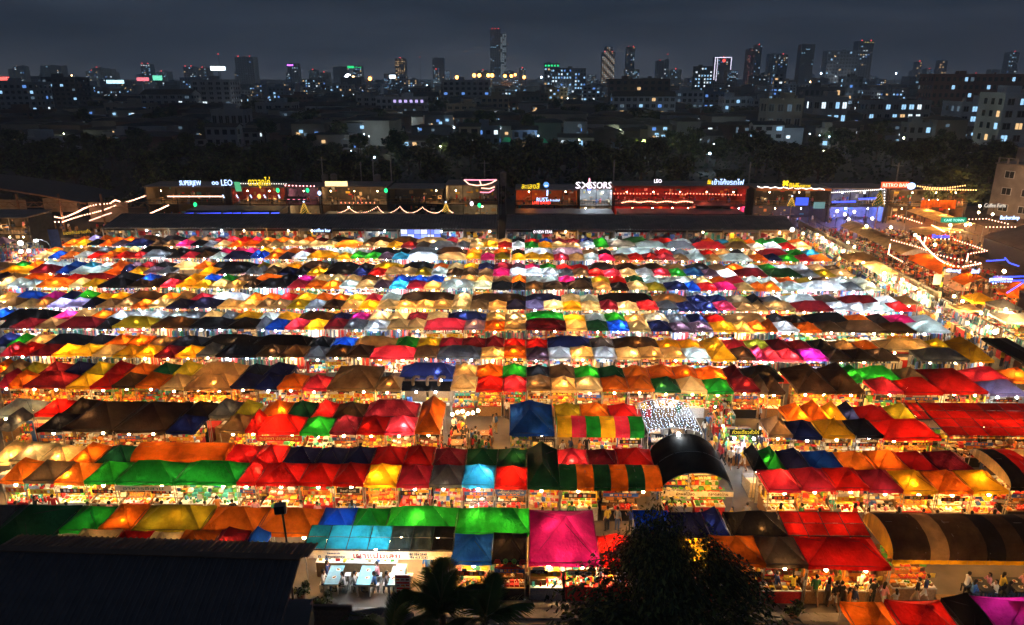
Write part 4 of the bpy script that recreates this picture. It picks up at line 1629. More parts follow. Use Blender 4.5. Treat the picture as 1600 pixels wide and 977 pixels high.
for k in (-1.05, 0.05, .95):
    mb = MB()
    pts = [(k, -.6, 2.2), (k, -.58, 2.7), (k + .02, -.5, 2.9), (k + .14, -.42, 3.02), (k + .34, -.4, 3.02), (k + .5, -.4, 2.94)]
    mb.path(pts, .12, M_DUCT, 8); put('smoke_duct', mb.mesh('smoke_duct', True), gs)
for s in (-1, 1):
    put('leg', leg_mesh(2.34), gs, (s * (w_ / 2 - .05), -1.0, -.25))
add_lamps(gs, [(-.75, -1.15, 2.05), (.75, -1.15, 2.05)], COOL, 45, True)

# --- banners and boards along the front rows
def strip_banner(px0, px1, Y, z, h, board, body, lh, mat, label, width=None):
    x0, x1 = xat(px0, Y, z), xat(px1, Y, z)
    root = thing('banner', ((x0 + x1) / 2, Y, z), label, 'banner')
    mb = MB(); mb.grid(lambda u, v: ((x0 - x1) / 2 + (x1 - x0) * u, .012 * math.sin(12 * u), -h / 2 + h * v), 12, 1, board)
    put('cloth', mb.mesh('cloth', True), root)
    if body:
        lettering(body, lh, mat, (0, -.03, -lh * .45), root, depth=.006, width=width)
    return root


strip_banner(180, 268, 37.12, 2.0, .34, M_WHITE, 'อาหารอีสาน', .2, plain('green_print', (.02, .2, .18), .6, .1, 5), 'white banner with green lettering below the green tent', 2.4)
strip_banner(526, 562, 37.12, 1.98, .34, G['black'], 'Beef Grill', .16, M_WHITE, 'black board with white lettering under the red tent of the grill seller', .9)
strip_banner(653, 670, 37.12, 1.98, .2, G['yellow'], 'CUISINE', .1, M_RED, 'small yellow and red sign at the stall left of the grey tent')
sign_board('counter_board', 'black board with white lettering on the counter of the grill seller', xat(546, 37.3, .75), 37.4, .72, 1.5, .36, G['black'], 'Beef Grill', .17, M_WHITE, width=.8)
strip_banner(774, 822, 37.12, 1.98, .26, plain('blue_print', (.03, .09, .35), .6, .1, 5), 'เครื่องดื่มทานง่าย', .15, M_WHITE, 'blue banner with white lettering under the red tent beside the grey one', 1.5)
sign_board('shop_sign', 'black sign with white lettering hanging under the big blue tent', xat(849, 43.7, 2.0), 43.7, 1.98, 1.5, .42, G['black'],
           [('TASTY CHICKEN', .13, M_WHITE, .2, .03), ('BBQ & GRILL', .12, M_WHITE, .2, -.16)], .12, M_WHITE)
strip_banner(1345, 1372, 43.72, 2.05, .26, G['brown'], '- ร้านอาหารเอื้อย -', .15, glow('sign_amber', (1, .6, .2), .9), 'brown board with amber lettering beside the long red tent', 1.15)
strip_banner(1488, 1514, 50.97, 2.0, .25, G['black'], '@ Foody', .15, glow('sign_rose', (1, .25, .22), 1.0), 'black board with rose lettering under the big red tent')
strip_banner(400, 472, 43.72, 1.86, .42, plain('red_banner', (.5, .02, .02), .7, .15, 3), 'ทะเลเผา ปลาหมึกย่าง', .2, plain('gold_print', (.7, .5, .1), .6, .1, 5), 'red banner with gold lettering below the wide red tent', 2.6)
# crab stall: red crab board under the black tent
cb = thing('shop_sign', (xat(797, 30.1, 2.2), 30.1, 2.2), 'red crab shaped board over the stall under the black tent', 'sign')
mb = MB(); M_CRAB = plain('crab_red', (.55, .03, .03), .5, .15, 5)
mb.grid(lambda u, v: ((u - .5) * 1.3 * (1 - .35 * v * v), 0, -.2 + .36 * v * (1 - .8 * (2 * u - 1) ** 2)), 12, 3, M_CRAB)
mb.grid(lambda u, v: ((u - .5) * 1.3 * (1 - .35 * v * v), .05, -.2 + .36 * v * (1 - .8 * (2 * u - 1) ** 2)), 12, 3, M_CRAB)
mb.box((-.62, .02, .24), (.36, .05, .2), M_CRAB, 0, .6); mb.box((-.5, .02, .1), (.1, .05, .2), M_CRAB)
mb.box((.62, .02, .24), (.36, .05, .2), M_CRAB, 0, .6); mb.box((.5, .02, .1), (.1, .05, .2), M_CRAB)
put('shell', mb.mesh('shell'), cb)
for s in (-.22, .2):
    mb = MB(); mb.ball((s, 0, .26), .13, G['green'], 8, 6); put('eyeball', mb.mesh('eyeball', True), cb)
    mb = MB(); mb.ball((s, -.1, .27), .05, G['black'], 6, 4); put('pupil', mb.mesh('pupil', True), cb)
lettering('CRABBY', .14, G['black'], (0, -.02, -.05), cb)
strip_banner(829, 856, 29.92, 2.0, .2, G['black'], 'เนื้อย่าง', .1, M_WHITE, 'black strip board under the left of the big pink tent')
for k, (px, c) in enumerate(((893, 'white'), (905, 'cream'), (918, 'white'))):
    strip_banner(px - 6, px + 6, 29.92 - .03 * k, 1.95, .26, G[c], '%d9.-' % (k + 1) if k != 1 else '89.-', .12, G['black'], '%s price card, %s from the left, under the big pink tent' % (c, nth(k + 1)))
orc = thing('stall_cabinet', (xat(840, 30.7, .8), 30.7, 0), 'tall orange wooden cabinet at the left under the pink tent', 'cabinet')
mb = MB(); mb.box((0, 0, .85), (.85, .5, 1.7), plain('orange_wood', (.5, .22, .04), .6, .2, 3)); put('body', mb.mesh('body'), orc)
mb = MB(); mb.box((-.21, -.26, .6), (.38, .02, 1.1), M_WOOD); put('door', mb.mesh('door'), orc)
mb = MB(); mb.box((.21, -.26, .6), (.38, .02, 1.1), M_WOOD); put('door', mb.mesh('door'), orc)

# counters for the canopies that are not plain tents
def counter_row(x0, x1, y, kinds, what, seed, n=None):
    r = random.Random(seed)
    n = n or max(1, round((x1 - x0) / 2.0))
    for q in range(n):
        kd, sd = r.choice(kinds), r.randrange(4)
        x = x0 + (x1 - x0) * (q + .5) / n
        root = thing('market_stall', (x, y, 0), '%s stall, %s from the left, under %s' % (KW[kd], nth(q + 1), what), 'stall', 'stalls under the canopies')
        root.scale = ((x1 - x0) / n / 2.0, 1, 1)
        co, ra, go = VAR[kd, sd]
        put('counter', cached(('co', kd, sd), lambda: co.mesh('counter')), root)
        put('display_rack', cached(('ra', kd, sd), lambda: ra.mesh('display_rack')), root)
        tag(put('wares', cached(('go', kd, sd), lambda: go.mesh('wares')), root), kind='stuff')


counter_row(cx0 + 2.2, cx1, 44.9, ['trinkets', 'food'], 'the yellow pink green canopy', 2)
counter_row(cx0b, cx1b - 1.2, 38.3, ['fruit', 'food'], 'the green and orange canopy', 3)
counter_row(dx0 + .2, dx1 - .2, 38.6, ['fruit', 'drinks'], 'the black dome', 4)
counter_row(xl0, xl0 + 12.5, 44.95, ['food', 'fruit'], 'the long red sheet roof', 5)
counter_row(xa0 + .3, xa0 + 5.6, 38.6, ['food', 'drinks'], 'the red and cream awning', 6)
counter_row(v0 + .2, v0 + 2.6, 31.6, ['food'], 'the left end of the big arched canopy', 7)
for k in range(4):
    sh, tr = rnd_clothes()
    person(cx0 + .4 + .55 * k, 44.3 + .35 * (k % 2), rp_.uniform(-1, 1), rp_.choice(['stand', 'reach']), sh, tr, 'under the yellow pink canopy')

# wooden deck and diners under the big vault
dk = thing('wooden_deck', (v0 + 3.4, 30.0, 0), 'short plank deck in front of the big arched canopy', 'deck')
for k in range(12):
    mb = cached(('plank',), lambda: (lambda m: (m.box((0, 0, .10), (1.5, .14, .04), M_WOOD), m)[1])(MB()).mesh('plank'))
    put('plank', mb, dk, (0, -.75 + k * .15, 0))
for k in range(4):
    tx = v0 + 5.0 + k * 1.75
    table(tx, 31.0, 'dark dining table under the arched canopy, %s from the left' % nth(k + 1), .7, 1.1, M_DARK, M_DARK)
    for q in range(2):
        dish(tx, 30.75 + .45 * q, .75, '%s food dish on the %s table under the arched canopy' % (['nearer', 'farther'][q], nth(k + 1)))
    for s in (-1, 1):
        for q in range(2):
            sh, tr = rnd_clothes()
            stool(tx + s * .58, 30.75 + .55 * q, 'dark stool at the %s arched canopy table, %s %s' % (nth(k + 1), 'left' if s < 0 else 'right', ['front', 'back'][q]), M_DARK)
            if rp_.random() < .85:
                person(tx + s * .58, 30.75 + .55 * q, PI / 2 if s < 0 else -PI / 2, 'sit_eat', sh, 'denim' if q == 0 else tr, 'at %s arched canopy table' % nth(k + 1))
# strollers in the lane
p_ = at(1441, 945, 0); person(p_.x, p_.y, -2.2, 'walk', 'navy', 'white', 'in front of the plank deck', False)
p_ = at(1428, 948, 0); person(p_.x, p_.y, -2.2, 'walk', 'black', 'khaki', 'in front of the plank deck', False)
p_ = at(1360, 948, 0); person(p_.x, p_.y, .3, 'stand', 'black', 'dark', 'behind the corner orange tent', False)
p_ = at(1236, 938, 0); person(p_.x, p_.y, PI, 'reach', 'yellow', 'dark', 'facing the tan tent stall', True)
for k, px in enumerate((1254, 1290, 1309, 1322, 1340, 1354, 1376, 1395, 1210, 1270, 1300, 1330)):
    p_ = at(px, 936 + 9 * (k % 4), 0)
    sh, tr = rnd_clothes()
    person(p_.x, p_.y, rp_.choice([PI, PI, PI / 2, -PI / 2]) + rp_.uniform(-.5, .5), rp_.choice(['walk', 'walk', 'stand', 'reach']), sh, tr, 'in the lane before red tent')
# buyers along the aisle in front of each near row
for row, n in ((1, 60), (2, 44), (3, 26), (4, 12)):
    Y = ROWY[row] - .75
    for k in range(n):
        px = 20 + (1580 - 20) * (k + rp_.uniform(.1, .9)) / n
        x = xat(px, Y, 1.0)
        near = min((t for t in TENTS if t['row'] == row and t['line'] == 'F'), key=lambda t: abs(t['x'] - x))
        sh, tr = rnd_clothes()
        person(x, Y + rp_.uniform(-.5, .45), PI + rp_.uniform(-.9, .9) if rp_.random() < .7 else rp_.choice([PI / 2, -PI / 2]),
               rp_.choice(['stand', 'stand', 'reach', 'walk']), sh, tr, 'by %s %s tent, %s row' % (nth(near['i']), CLOTH[near['c']][0], nth(row + 1)))

# more people and stalls where the photo is packed: open court and the path by the noodle stall
for k in range(18):
    sh, tr = rnd_clothes()
    person(e0 + .2 + (e1 - e0 - .2) * (k * .618 % 1), 43.6 + 4.9 * (k * .37 % 1), rp_.uniform(-3, 3), rp_.choice(['stand', 'walk', 'reach']), sh, tr, 'in the open court')
for k, (px, py, kd, sd) in enumerate(((1112, 640, 'food', 2), (1128, 668, 'drinks', 1), (1141, 700, 'fruit', 3))):
    p_ = at(px, py, .4)
    root = thing('market_stall', (p_.x, p_.y, 0), '%s stall on the path right of the fairy light roof, %s from the back' % (KW[kd], nth(k + 1)), 'stall', 'stalls on the path by the fairy light roof', -PI / 2)
    root.scale = (.8, .7, .9)
    co, ra, go = VAR[kd, sd]
    put('counter', cached(('co', kd, sd), lambda: co.mesh('counter')), root)
    put('display_rack', cached(('ra', kd, sd), lambda: ra.mesh('display_rack')), root)
    tag(put('wares', cached(('go', kd, sd), lambda: go.mesh('wares')), root), kind='stuff')
    add_lamps(root, [(0, -.9, 2.3)], NEUT, 34)
# ------------------------------------------------------------------ the long shop hall behind the tents
M_ROOF = plain('brown_roof_sheet', (.24, .17, .14), .55, .25, .8, metal=.2)
M_CONC = plain('concrete_wall', (.22, .20, .18), .85, .3, 1.0, bump=.2)
M_BRICKW = plain('dark_board_wall', (.06, .045, .035), .8, .3, 1.5)


def ribbed_sheet(w, d, z0, z1, mat, pitch=.25, h=.035):
    mb = MB()
    n = max(2, int(round(w / pitch)))
    for k in range(n):
        x = -w / 2 + w * k / n
        p = w / n
        a, b, c, e = x, x + p * .55, x + p * .7, x + p * .85
        pts = [(a, 0), (b, 0), (c, h), (e, h), (x + p, 0)]
        for (xa, ha), (xb, hb) in zip(pts[:-1], pts[1:]):
            mb.quad([(xa, 0, z0 + ha), (xb, 0, z0 + hb), (xb, d, z1 + hb), (xa, d, z1 + ha)], mat)
    return mb


def neon(name, col, s=6):
    return glow('neon_' + name, col, s)


NEON = {'white': neon('white', (1, .88, 1), 2.6), 'blue': neon('blue', (.05, .09, 1.0), 3), 'ice': neon('ice', (.45, .62, 1), 3.0), 'red': neon('red', (1, .05, .03), 4),
        'pink': neon('pink', (1, .25, .35), 2.5), 'yellow': neon('yellow', (1, .66, .02), 1.8), 'green': neon('green', (.02, .85, .25), 2.2),
        'amber': neon('amber', (1, .48, .10), 2.5), 'rose': neon('rose', (1, .55, .40), 2.6), 'violet': neon('violet', (.5, .12, 1), 5), 'teal': neon('teal', (.1, .8, .7), 2)}
rb = random.Random(31)
HALL_Y = 108.6
for hi, (px0, px1) in enumerate(((158, 776), (790, 1247))):
    x0, x1 = xat(px0, HALL_Y, 3.2), xat(px1, HALL_Y, 3.2)
    W = x1 - x0
    hall = thing('shop_hall', ((x0 + x1) / 2, HALL_Y, 0), ['long low shop hall with ribbed brown roof, left half', 'long low shop hall with ribbed brown roof, right half'][hi], 'building')
    n = round(W / 6)
    me = ribbed_sheet(W / n - .02, 6.2, 3.2, 4.25, M_ROOF, .42, .07).mesh('roof_sheet')
    me2 = ribbed_sheet(W / n - .02, 6.2, 4.25, 3.2, M_ROOF).mesh('roof_sheet')
    for k in range(n):
        put('roof_sheet', me, hall, (-W / 2 + W * (k + .5) / n, 0, 0))
        put('roof_sheet', me2, hall, (-W / 2 + W * (k + .5) / n, 6.2, 0))
    mb = MB(); mb.box((0, .03, 3.14), (W, .06, .12), M_POLE); mb.box((0, 6.2, 4.3), (W, .3, .06), M_ROOF); put('gutter', mb.mesh('gutter'), hall)
    mb = MB(); mb.box((0, 7.5, 1.55), (W, .2, 3.1), M_CONC); put('back_wall', mb.mesh('back_wall'), hall)
    nb = round(W / 5.2)
    wm = MB(); wm.box((0, 4.2, 1.5), (.16, 6.6, 3.0), M_CONC)
    wm = wm.mesh('dividing_wall'); pm = MB(); pm.box((0, .2, 1.55), (.14, .14, 3.1), M_POLE); pm = pm.mesh('post')
    for k in range(nb + 1):
        x = -W / 2 + W * k / nb
        put('post', pm, hall, (x * .998, 0, 0))
        put('dividing_wall', wm, hall, (x * .996, 0, 0))
    bw = W / nb
    fm = [MB() for _ in range(4)]
    for q in range(4):
        r = random.Random(q + 60)
        pal = [G[c] for c in PAL[['clothes', 'shoes and bags', 'trinkets', 'clothes'][q]]]
        fm[q].box((0, 4.2, 1.5), (bw - .2, .1, 3.0), G[['grey', 'cream', 'wood', 'white'][q]])
        for c in range(34):
            hh = r.uniform(.2, .7)
            fm[q].box((r.uniform(-bw / 2 + .3, bw / 2 - .3), r.uniform(1.4, 4.0), r.uniform(1.0, 2.7)), (r.uniform(.15, .7), .2, hh), r.choice(pal))
        for c in range(6):
            fm[q].box((r.uniform(-bw / 2 + .4, bw / 2 - .4), .9, r.uniform(1.2, 2.4)), (r.uniform(.2, .8), .08, r.uniform(.3, .9)), r.choice(pal))
        fm[q].box((0, .5, 2.86), (bw - .3, .12, .32), G[['black', 'wood', 'grey', 'black'][q]])
        fm[q] = fm[q].mesh('shop_fittings')
    for k in range(nb):
        x = -W / 2 + W * (k + .5) / nb
        q = rb.randrange(4)
        tag(put('shop_fittings', fm[q], hall, (x, 0, 0)), kind='stuff')
        if rb.random() < .82:
            cool = rb.random() < .35
            light((x + rb.uniform(-1, 1), 1.6, 2.7), COOL if cool else WARM, rb.uniform(60, 380), hall)
            if rb.random() < .6:
                mb = MB(); mb.ball((x + rb.uniform(-1.5, 1.5), .35, 2.75), .13, M_BULBC if cool else M_BULBW, 6, 5); put('lamp', mb.mesh('lamp', True), hall)


def shop_sign(px, py, Y, body, h, mat, label, width=None, board=None):
    p = aty(px, py, Y)
    root = thing('neon_sign', p, label, 'sign')
    me = text_mesh(body, h, mat, depth=.04, width=width, bold=0)
    o = put('lettering', me, root, (0, 0, -h / 2)); o.rotation_euler = (PI / 2, 0, 0)
    xs = [v.co.x for v in me.vertices]
    w = max(xs) - min(xs)
    mb = MB()
    if board:
        mb.box((0, .14, 0), (w + .4, .12, h * 1.7), board); put('board', mb.mesh('board'), root)
    else:
        mb.box((0, .10, -h * .62), (w, .06, .06), M_DARK)
        for s in (-.45, 0, .45):
            mb.tube((s * w, .1, -h * .62), (s * w, .3, -h * .62 - .5), .03, M_DARK, n=4)
        put('bracket', mb.mesh('bracket'), root)
    return root


shop_sign(503, 360, HALL_Y - .1, 'coffee bar', .5, NEON['ice'], 'small white lit sign of a shop under the left hall roof', 2.6, M_DARK)
shop_sign(848, 362.5, HALL_Y - .1, 'O NEW STAR', .42, NEON['white'], 'white lit sign under the right hall roof', 2.9, M_DARK)
pan = thing('picture_sign', aty(660, 367, HALL_Y + .2), 'blue white lit panel of pictures under the left hall roof', 'sign')
for a in range(6):
    for b in range(2):
        mb = MB(); mb.box((-2.8 + a * 1.02, 0, -.3 + .75 * b), (.95, .08, .66), glow('panel_blue%d' % ((a + b) % 3), [(.35, .45, 1), (.7, .78, 1), (.15, .22, .9)][(a + b) % 3], 1.6, True))
        put('picture_panel', mb.mesh('picture_panel'), pan)
mb = MB(); mb.box((-.25, .1, .07), (6.3, .08, 1.6), M_DARK); put('board', mb.mesh('board'), pan)
for px, py, c in ((1238, 359, 'w'), (246, 369, 'w')):
    o = thing('globe_lamp', aty(px, py, HALL_Y - 1.2), 'round white globe lamp at the %s end of the hall' % ('right' if px > 800 else 'left'), 'lamp')
    mb = MB(); mb.ball((0, 0, 0), .34 if px > 800 else .26, glow('globe', (1, .93, .85), 4), 12, 8); put('globe', mb.mesh('globe', True), o)
    mb = MB(); mb.tube((0, 0, -.3), (0, 0, -o.location.z), .04, M_DARK); put('pole', mb.mesh('pole'), o)
    light((0, -.5, 0), NEUT, 150, o)

# ------------------------------------------------------------------ the two-storey bars behind the hall
string_n = 0


def bulb_string(pts, r, mat, step, name, label, sag=0.0, wire=True, group='strings of lights around the bars'):
    """a wire with bulbs along a polyline of world points"""
    root = thing(name, pts[0], label, 'light string', group)
    o0 = Vector(pts[0])
    wb, bb = MB(), MB()
    for a, b in zip(pts[:-1], pts[1:]):
        a, b = Vector(a) - o0, Vector(b) - o0
        L = (b - a).length
        n = max(2, int(L / step))
        prev = None
        for k in range(n + 1):
            t = k / n
            p = a + (b - a) * t
            p.z -= sag * 4 * t * (1 - t)
            bb.ball(p, r, mat, 5, 4)
            if prev is not None and wire:
                wb.tube(prev, p, .02, M_DARK, n=3, caps=False)
            prev = p
    if wire:
        put('wire', wb.mesh('wire'), root)
    tag(put('bulbs', bb.mesh('bulbs', True), root), kind='stuff')
    return root


def tube_light(p0, p1, r, mat, label, name='light_tube', group=None):
    root = thing(name, p0, label, 'light tube', group)
    mb = MB(); mb.tube((0, 0, 0), Vector(p1) - Vector(p0), r, mat, n=5); put('tube', mb.mesh('tube'), root)
    mb = MB(); mb.box((0, .06, -.06), (.12, .12, .12), M_DARK); put('clip', mb.mesh('clip'), root)
    return root


def furniture_mb(w, d, seed, cols, z=0.0):
    r = random.Random(seed)
    mb = MB()
    for k in range(int(w * 1.6)):
        x, y = r.uniform(-w / 2 + .4, w / 2 - .4), r.uniform(-d / 2 + .3, d / 2 - .5)
        if r.random() < .35:
            mb.box((x, y, z + .72), (.7, .6, .04), M_WOOD); mb.box((x, y, z + .35), (.08, .08, .7), M_DARK)
        else:
            m = r.choice(cols)
            mb.box((x, y, z + .55), (.34, .24, .55), m, r.uniform(0, 3), .8); mb.ball((x, y, z + 1.05), .11, r.choice([SKIN[0], HAIR]), 5, 4)
            mb.box((x, y, z + .22), (.36, .3, .44), r.choice([G['black'], G['denim'], G['wood']]))
    return mb


def bar(px0, px1, Y, ztop, label, wall, lamps, z1=3.05, d=6.0, rail=True, seed=0, fascia=None):
    """two-storey bar of posts, decks, roof, back wall and railing. lamps: list of (x share, storey, colour, watt)"""
    x0, x1 = xat(px0, Y, z1), xat(px1, Y, z1)
    W = x1 - x0
    root = thing('bar_building', ((x0 + x1) / 2, Y, 0), label, 'building', 'two-storey bars in a row behind the hall')
    mb = MB(); mb.box((0, d / 2, ztop), (W, d + .8, .16), M_ROOF); put('roof', mb.mesh('roof'), root)
    if fascia:
        mb = MB(); mb.box((0, -.45, ztop - .1), (W, .06, .45), fascia); put('fascia', mb.mesh('fascia'), root)
    mb = MB(); mb.box((0, d / 2, z1), (W, d, .18), M_BRICKW); put('upper_floor', mb.mesh('upper_floor'), root)
    mb = MB(); mb.box((0, d, ztop / 2), (W, .16, ztop - .2), wall); put('back_wall', mb.mesh('back_wall'), root)
    for s in (-1, 1):
        mb = MB(); mb.box((s * (W / 2 - .08), d / 2 + .2, ztop / 2 - .05), (.12, d - .6, ztop - .3), wall); put('side_wall', mb.mesh('side_wall'), root)
    n = max(2, round(W / 3.2))
    pm = MB(); pm.box((0, 0, ztop / 2), (.12, .12, ztop - .1), M_DARK); pm = pm.mesh('post')
    for k in range(n + 1):
        put('post', pm, root, ((-W / 2 + W * k / n) * .985, .05, 0))
    if rail:
        rb_ = MB()
        rb_.box((0, -.06, z1 + 1.0), (W, .05, .06), M_WOOD)
        rb_.box((0, -.06, z1 + .55), (W, .03, .05), M_WOOD)
        k = -W / 2
        while k < W / 2:
            rb_.box((k, -.06, z1 + .5), (.04, .03, 1.0), M_DARK); k += .5
        put('railing', rb_.mesh('railing'), root)
    cols = [G[c] for c in ('white', 'red', 'blue', 'black', 'grey', 'cream', 'pink')]
    for zz, nm in ((z1 + .09, 'upper'), (.01, 'lower')):
        f = furniture_mb(W, d, seed + int(zz * 7), cols, zz)
        f.v = [(a, b + d / 2, c) for a, b, c in f.v]
        tag(put('guests_and_tables', f.mesh('guests_and_tables'), root), kind='stuff')
    w2 = MB()
    r = random.Random(seed + 3)
    for k in range(int(W * 1.1)):
        w2.box((r.uniform(-W / 2 + .3, W / 2 - .3), d - .14, r.choice([z1 + r.uniform(.8, 2.4), r.uniform(.6, 2.6)])), (r.uniform(.2, .9), .06, r.uniform(.2, .7)), G[r.choice(['red', 'yellow', 'white', 'wood', 'teal', 'black', 'orange', 'cream'])])
    put('wall_pictures', w2.mesh('wall_pictures'), root)
    for sx_, st, col, wt_ in lamps:
        light((-W / 2 + W * sx_, 1.6, (z1 + 2.3) if st else 2.4), col, wt_ * (3.2 if col in (RED, ORA) else 7.5), root)
        mb = MB(); mb.ball((-W / 2 + W * sx_, .4, (z1 + 2.45) if st else 2.6), .11, M_BULBW if col[2] < .7 else M_BULBC, 6, 4); put('lamp', mb.mesh('lamp', True), root)
    return root, x0, x1


RED, AMB, BLU, PNK, ORA = (1, .10, .05), (1, .55, .2), (.12, .2, 1), (1, .3, .4), (1, .25, .04)
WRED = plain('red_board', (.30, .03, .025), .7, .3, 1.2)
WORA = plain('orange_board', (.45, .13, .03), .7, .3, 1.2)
WGRY = plain('grey_board', (.25, .25, .25), .7, .3, 1.2)
B_ = {}
B_['a'] = bar(228, 352, 131, 6.3, 'dim open bar with white neon letters at the left of the row', M_BRICKW, [(.2, 1, AMB, 60), (.7, 0, AMB, 70)], seed=1)
B_['b'] = bar(362, 448, 131, 6.3, 'bar with yellow neon sign and green banner under white bulbs', WRED, [(.3, 1, AMB, 45), (.7, 1, AMB, 50), (.5, 0, BLU, 40)], seed=2)
B_['c'] = bar(450, 500, 131, 6.2, 'narrow bar with a string of pink lamps', WGRY, [(.5, 1, PNK, 40), (.5, 0, AMB, 50)], seed=3)
B_['d'] = bar(502, 606, 131, 6.4, 'bar with amber light board and white string lamps inside', M_BRICKW, [(.15, 1, NEUT, 60), (.5, 1, AMB, 80), (.85, 1, NEUT, 60), (.4, 0, AMB, 70)], seed=4)
B_['e'] = bar(608, 694, 132, 5.9, 'dark bar with pale scrawl on its wall and one lamp', M_DARK, [(.86, 1, AMB, 60)], seed=5)
B_['f'] = bar(696, 778, 132, 6.6, 'bar hung with curved red and white light tubes', WGRY, [(.2, 1, AMB, 60), (.7, 0, NEUT, 60)], seed=6)
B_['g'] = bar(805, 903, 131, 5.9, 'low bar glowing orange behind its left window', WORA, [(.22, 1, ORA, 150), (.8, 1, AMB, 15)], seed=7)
B_['h'] = bar(905, 957, 130.5, 6.2, 'bar with tall white scissors lettering and a pale lit room', WGRY, [(.3, 1, COOL, 120), (.7, 1, COOL, 90), (.2, 0, NEUT, 40)], seed=8)
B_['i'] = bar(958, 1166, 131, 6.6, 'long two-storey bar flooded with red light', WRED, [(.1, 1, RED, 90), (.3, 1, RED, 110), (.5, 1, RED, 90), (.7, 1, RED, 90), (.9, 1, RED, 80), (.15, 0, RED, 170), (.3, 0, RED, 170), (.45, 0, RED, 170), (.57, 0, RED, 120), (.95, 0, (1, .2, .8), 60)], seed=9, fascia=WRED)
B_['j'] = bar(1178, 1294, 131, 6.2, 'bar with yellow bus sign above white bulbs', M_BRICKW, [(.2, 1, NEUT, 25), (.6, 1, NEUT, 25), (.3, 0, AMB, 90), (.65, 0, BLU, 120)], seed=10, fascia=WORA)
B_['k'] = bar(1297, 1384, 131, 6.3, 'bar washed in blue light under a pale roof', WGRY, [(.2, 1, BLU, 60), (.6, 1, COOL, 30), (.3, 0, BLU, 260), (.7, 0, BLU, 260)], seed=11)
B_['l'] = bar(1387, 1510, 131, 6.1, 'bar with red lit sign and two long strings of warm bulbs', M_BRICKW, [(.3, 1, AMB, 110), (.6, 1, AMB, 130), (.85, 1, ORA, 120), (.2, 0, NEUT, 90), (.5, 0, ORA, 180), (.8, 0, ORA, 200)], seed=12)

shop_sign(297, 286, 130, 'SUPERJEW', .85, NEON['ice'], 'white neon lettering above the dim bar at far left', 3.9)
shop_sign(354, 285.5, 130, 'LEO', 1.05, NEON['ice'], 'white blue LEO neon letters beside the yellow neon sign', 2.0)
shop_sign(405, 284.5, 130, 'ดาวลูกไก่', 1.3, NEON['yellow'], 'yellow neon sign over the bar with green banner', 3.9)
shop_sign(336, 285, 130.2, 'oo', .9, NEON['ice'], 'small round white neon rings left of the LEO letters', 1.2)
shop_sign(463, 311, 129.4, '- - - -', .5, NEON['pink'], 'short pink dashes of neon above the xmas tree', 3.2, M_DARK)
shop_sign(525, 287.5, 130.2, '. . . . .', .5, NEON['amber'], 'amber lit board over the bar with string lamps', 3.6, glow('board_amber', (1, .7, .3), 2.2))
shop_sign(829, 291, 130, 'ละเลงสี', .95, NEON['yellow'], 'yellow script neon above the orange room', 3.2, None)
shop_sign(847, 312, 129.6, 'RUST', .7, NEON['ice'], 'white RUST neon with small lettering below the orange room', 2.0, None)
shop_sign(864, 312.8, 129.6, 'bar & cocktail', .42, NEON['ice'], 'small white neon words right of the RUST letters', 2.4, None)
shop_sign(846, 317, 129.4, 'LIVE BAND', .5, NEON['red'], 'small red neon words under the RUST letters', 3.2, None)
shop_sign(910.5, 289.5, 129.8, 'SX', 1.15, NEON['white'], 'first white letters SX of the scissors sign', 2.6)
shop_sign(938, 289.5, 129.8, 'SSORS', 1.15, NEON['white'], 'last white letters SSORS of the scissors sign', 3.9)
sc_s = thing('neon_sign', aty(920.8, 287, 129.8), 'tall pink white scissors figure standing for the letter i', 'sign')
mb = MB(); mb.box((0, 0, 0), (.34, .1, 1.9), NEON['pink'], 0, .7); put('blade', mb.mesh('blade'), sc_s)
mb = MB(); mb.box((0, -.06, -.1), (.2, .1, 1.7), NEON['white'], 0, .7); put('blade', mb.mesh('blade'), sc_s)
for s in (-1, 1):
    mb = MB(); mb.path([(s * .16 + .15 * math.cos(t * PI / 4), -.03, -1.05 + .15 * math.sin(t * PI / 4)) for t in range(9)], .04, NEON['blue']); put('handle', mb.mesh('handle'), sc_s)
shop_sign(1028, 283, 130, 'LEO', .65, NEON['white'], 'white LEO letters on top of the red bar', 1.3)
shop_sign(1137, 285, 130, 'เข้าโค้งรถไฟ', .85, NEON['ice'], 'white neon lettering on the right of the red bar roof', 5.6)
em = thing('neon_sign', aty(1108.5, 284, 130), 'yellow neon emblem before the white letters on the red bar', 'sign')
mb = MB()
for k in range(5):
    mb.box((-.24 + .12 * k, 0, .2 * math.sin(k * 1.7)), (.1, .08, .5), NEON['yellow'], 0, .5)
mb.box((0, 0, -.35), (.7, .08, .12), NEON['yellow']); put('emblem', mb.mesh('emblem'), em)
shop_sign(1241, 289.5, 130, 'BUS', .8, NEON['yellow'], 'yellow neon BUS letters', 1.7)
shop_sign(1253.5, 291, 130, 'BANGKOK', .45, NEON['yellow'], 'small yellow neon word right of the BUS letters', 3.0)
em = thing('neon_sign', aty(1227.5, 287, 130), 'yellow neon bus emblem with two headlamps', 'sign')
mb = MB()
for k in (-.4, .4):
    mb.ball((k * .7, 0, .28), .26, NEON['yellow'], 8, 6); mb.ball((k * .8, 0, -.25), .22, NEON['yellow'], 8, 6)
mb.box((0, .1, 0), (.8, .1, .5), NEON['yellow']); put('emblem', mb.mesh('emblem', True), em)
shop_sign(1399, 289.5, 129.8, 'RETRO BAR', .62, NEON['rose'], 'rose lit RETRO letters on a red band', 4.4, glow('band_red', (1, .12, .04), 1.6))
o = thing('neon_sign', aty(1424, 291, 129.7), 'white oval light sign beside the red RETRO band', 'sign')
mb = MB(); mb.ball((0, 0, 0), .75, NEON['ice'], 12, 8, .8); put('disc', mb.mesh('disc', True), o)
o.scale = (1, .2, 1)
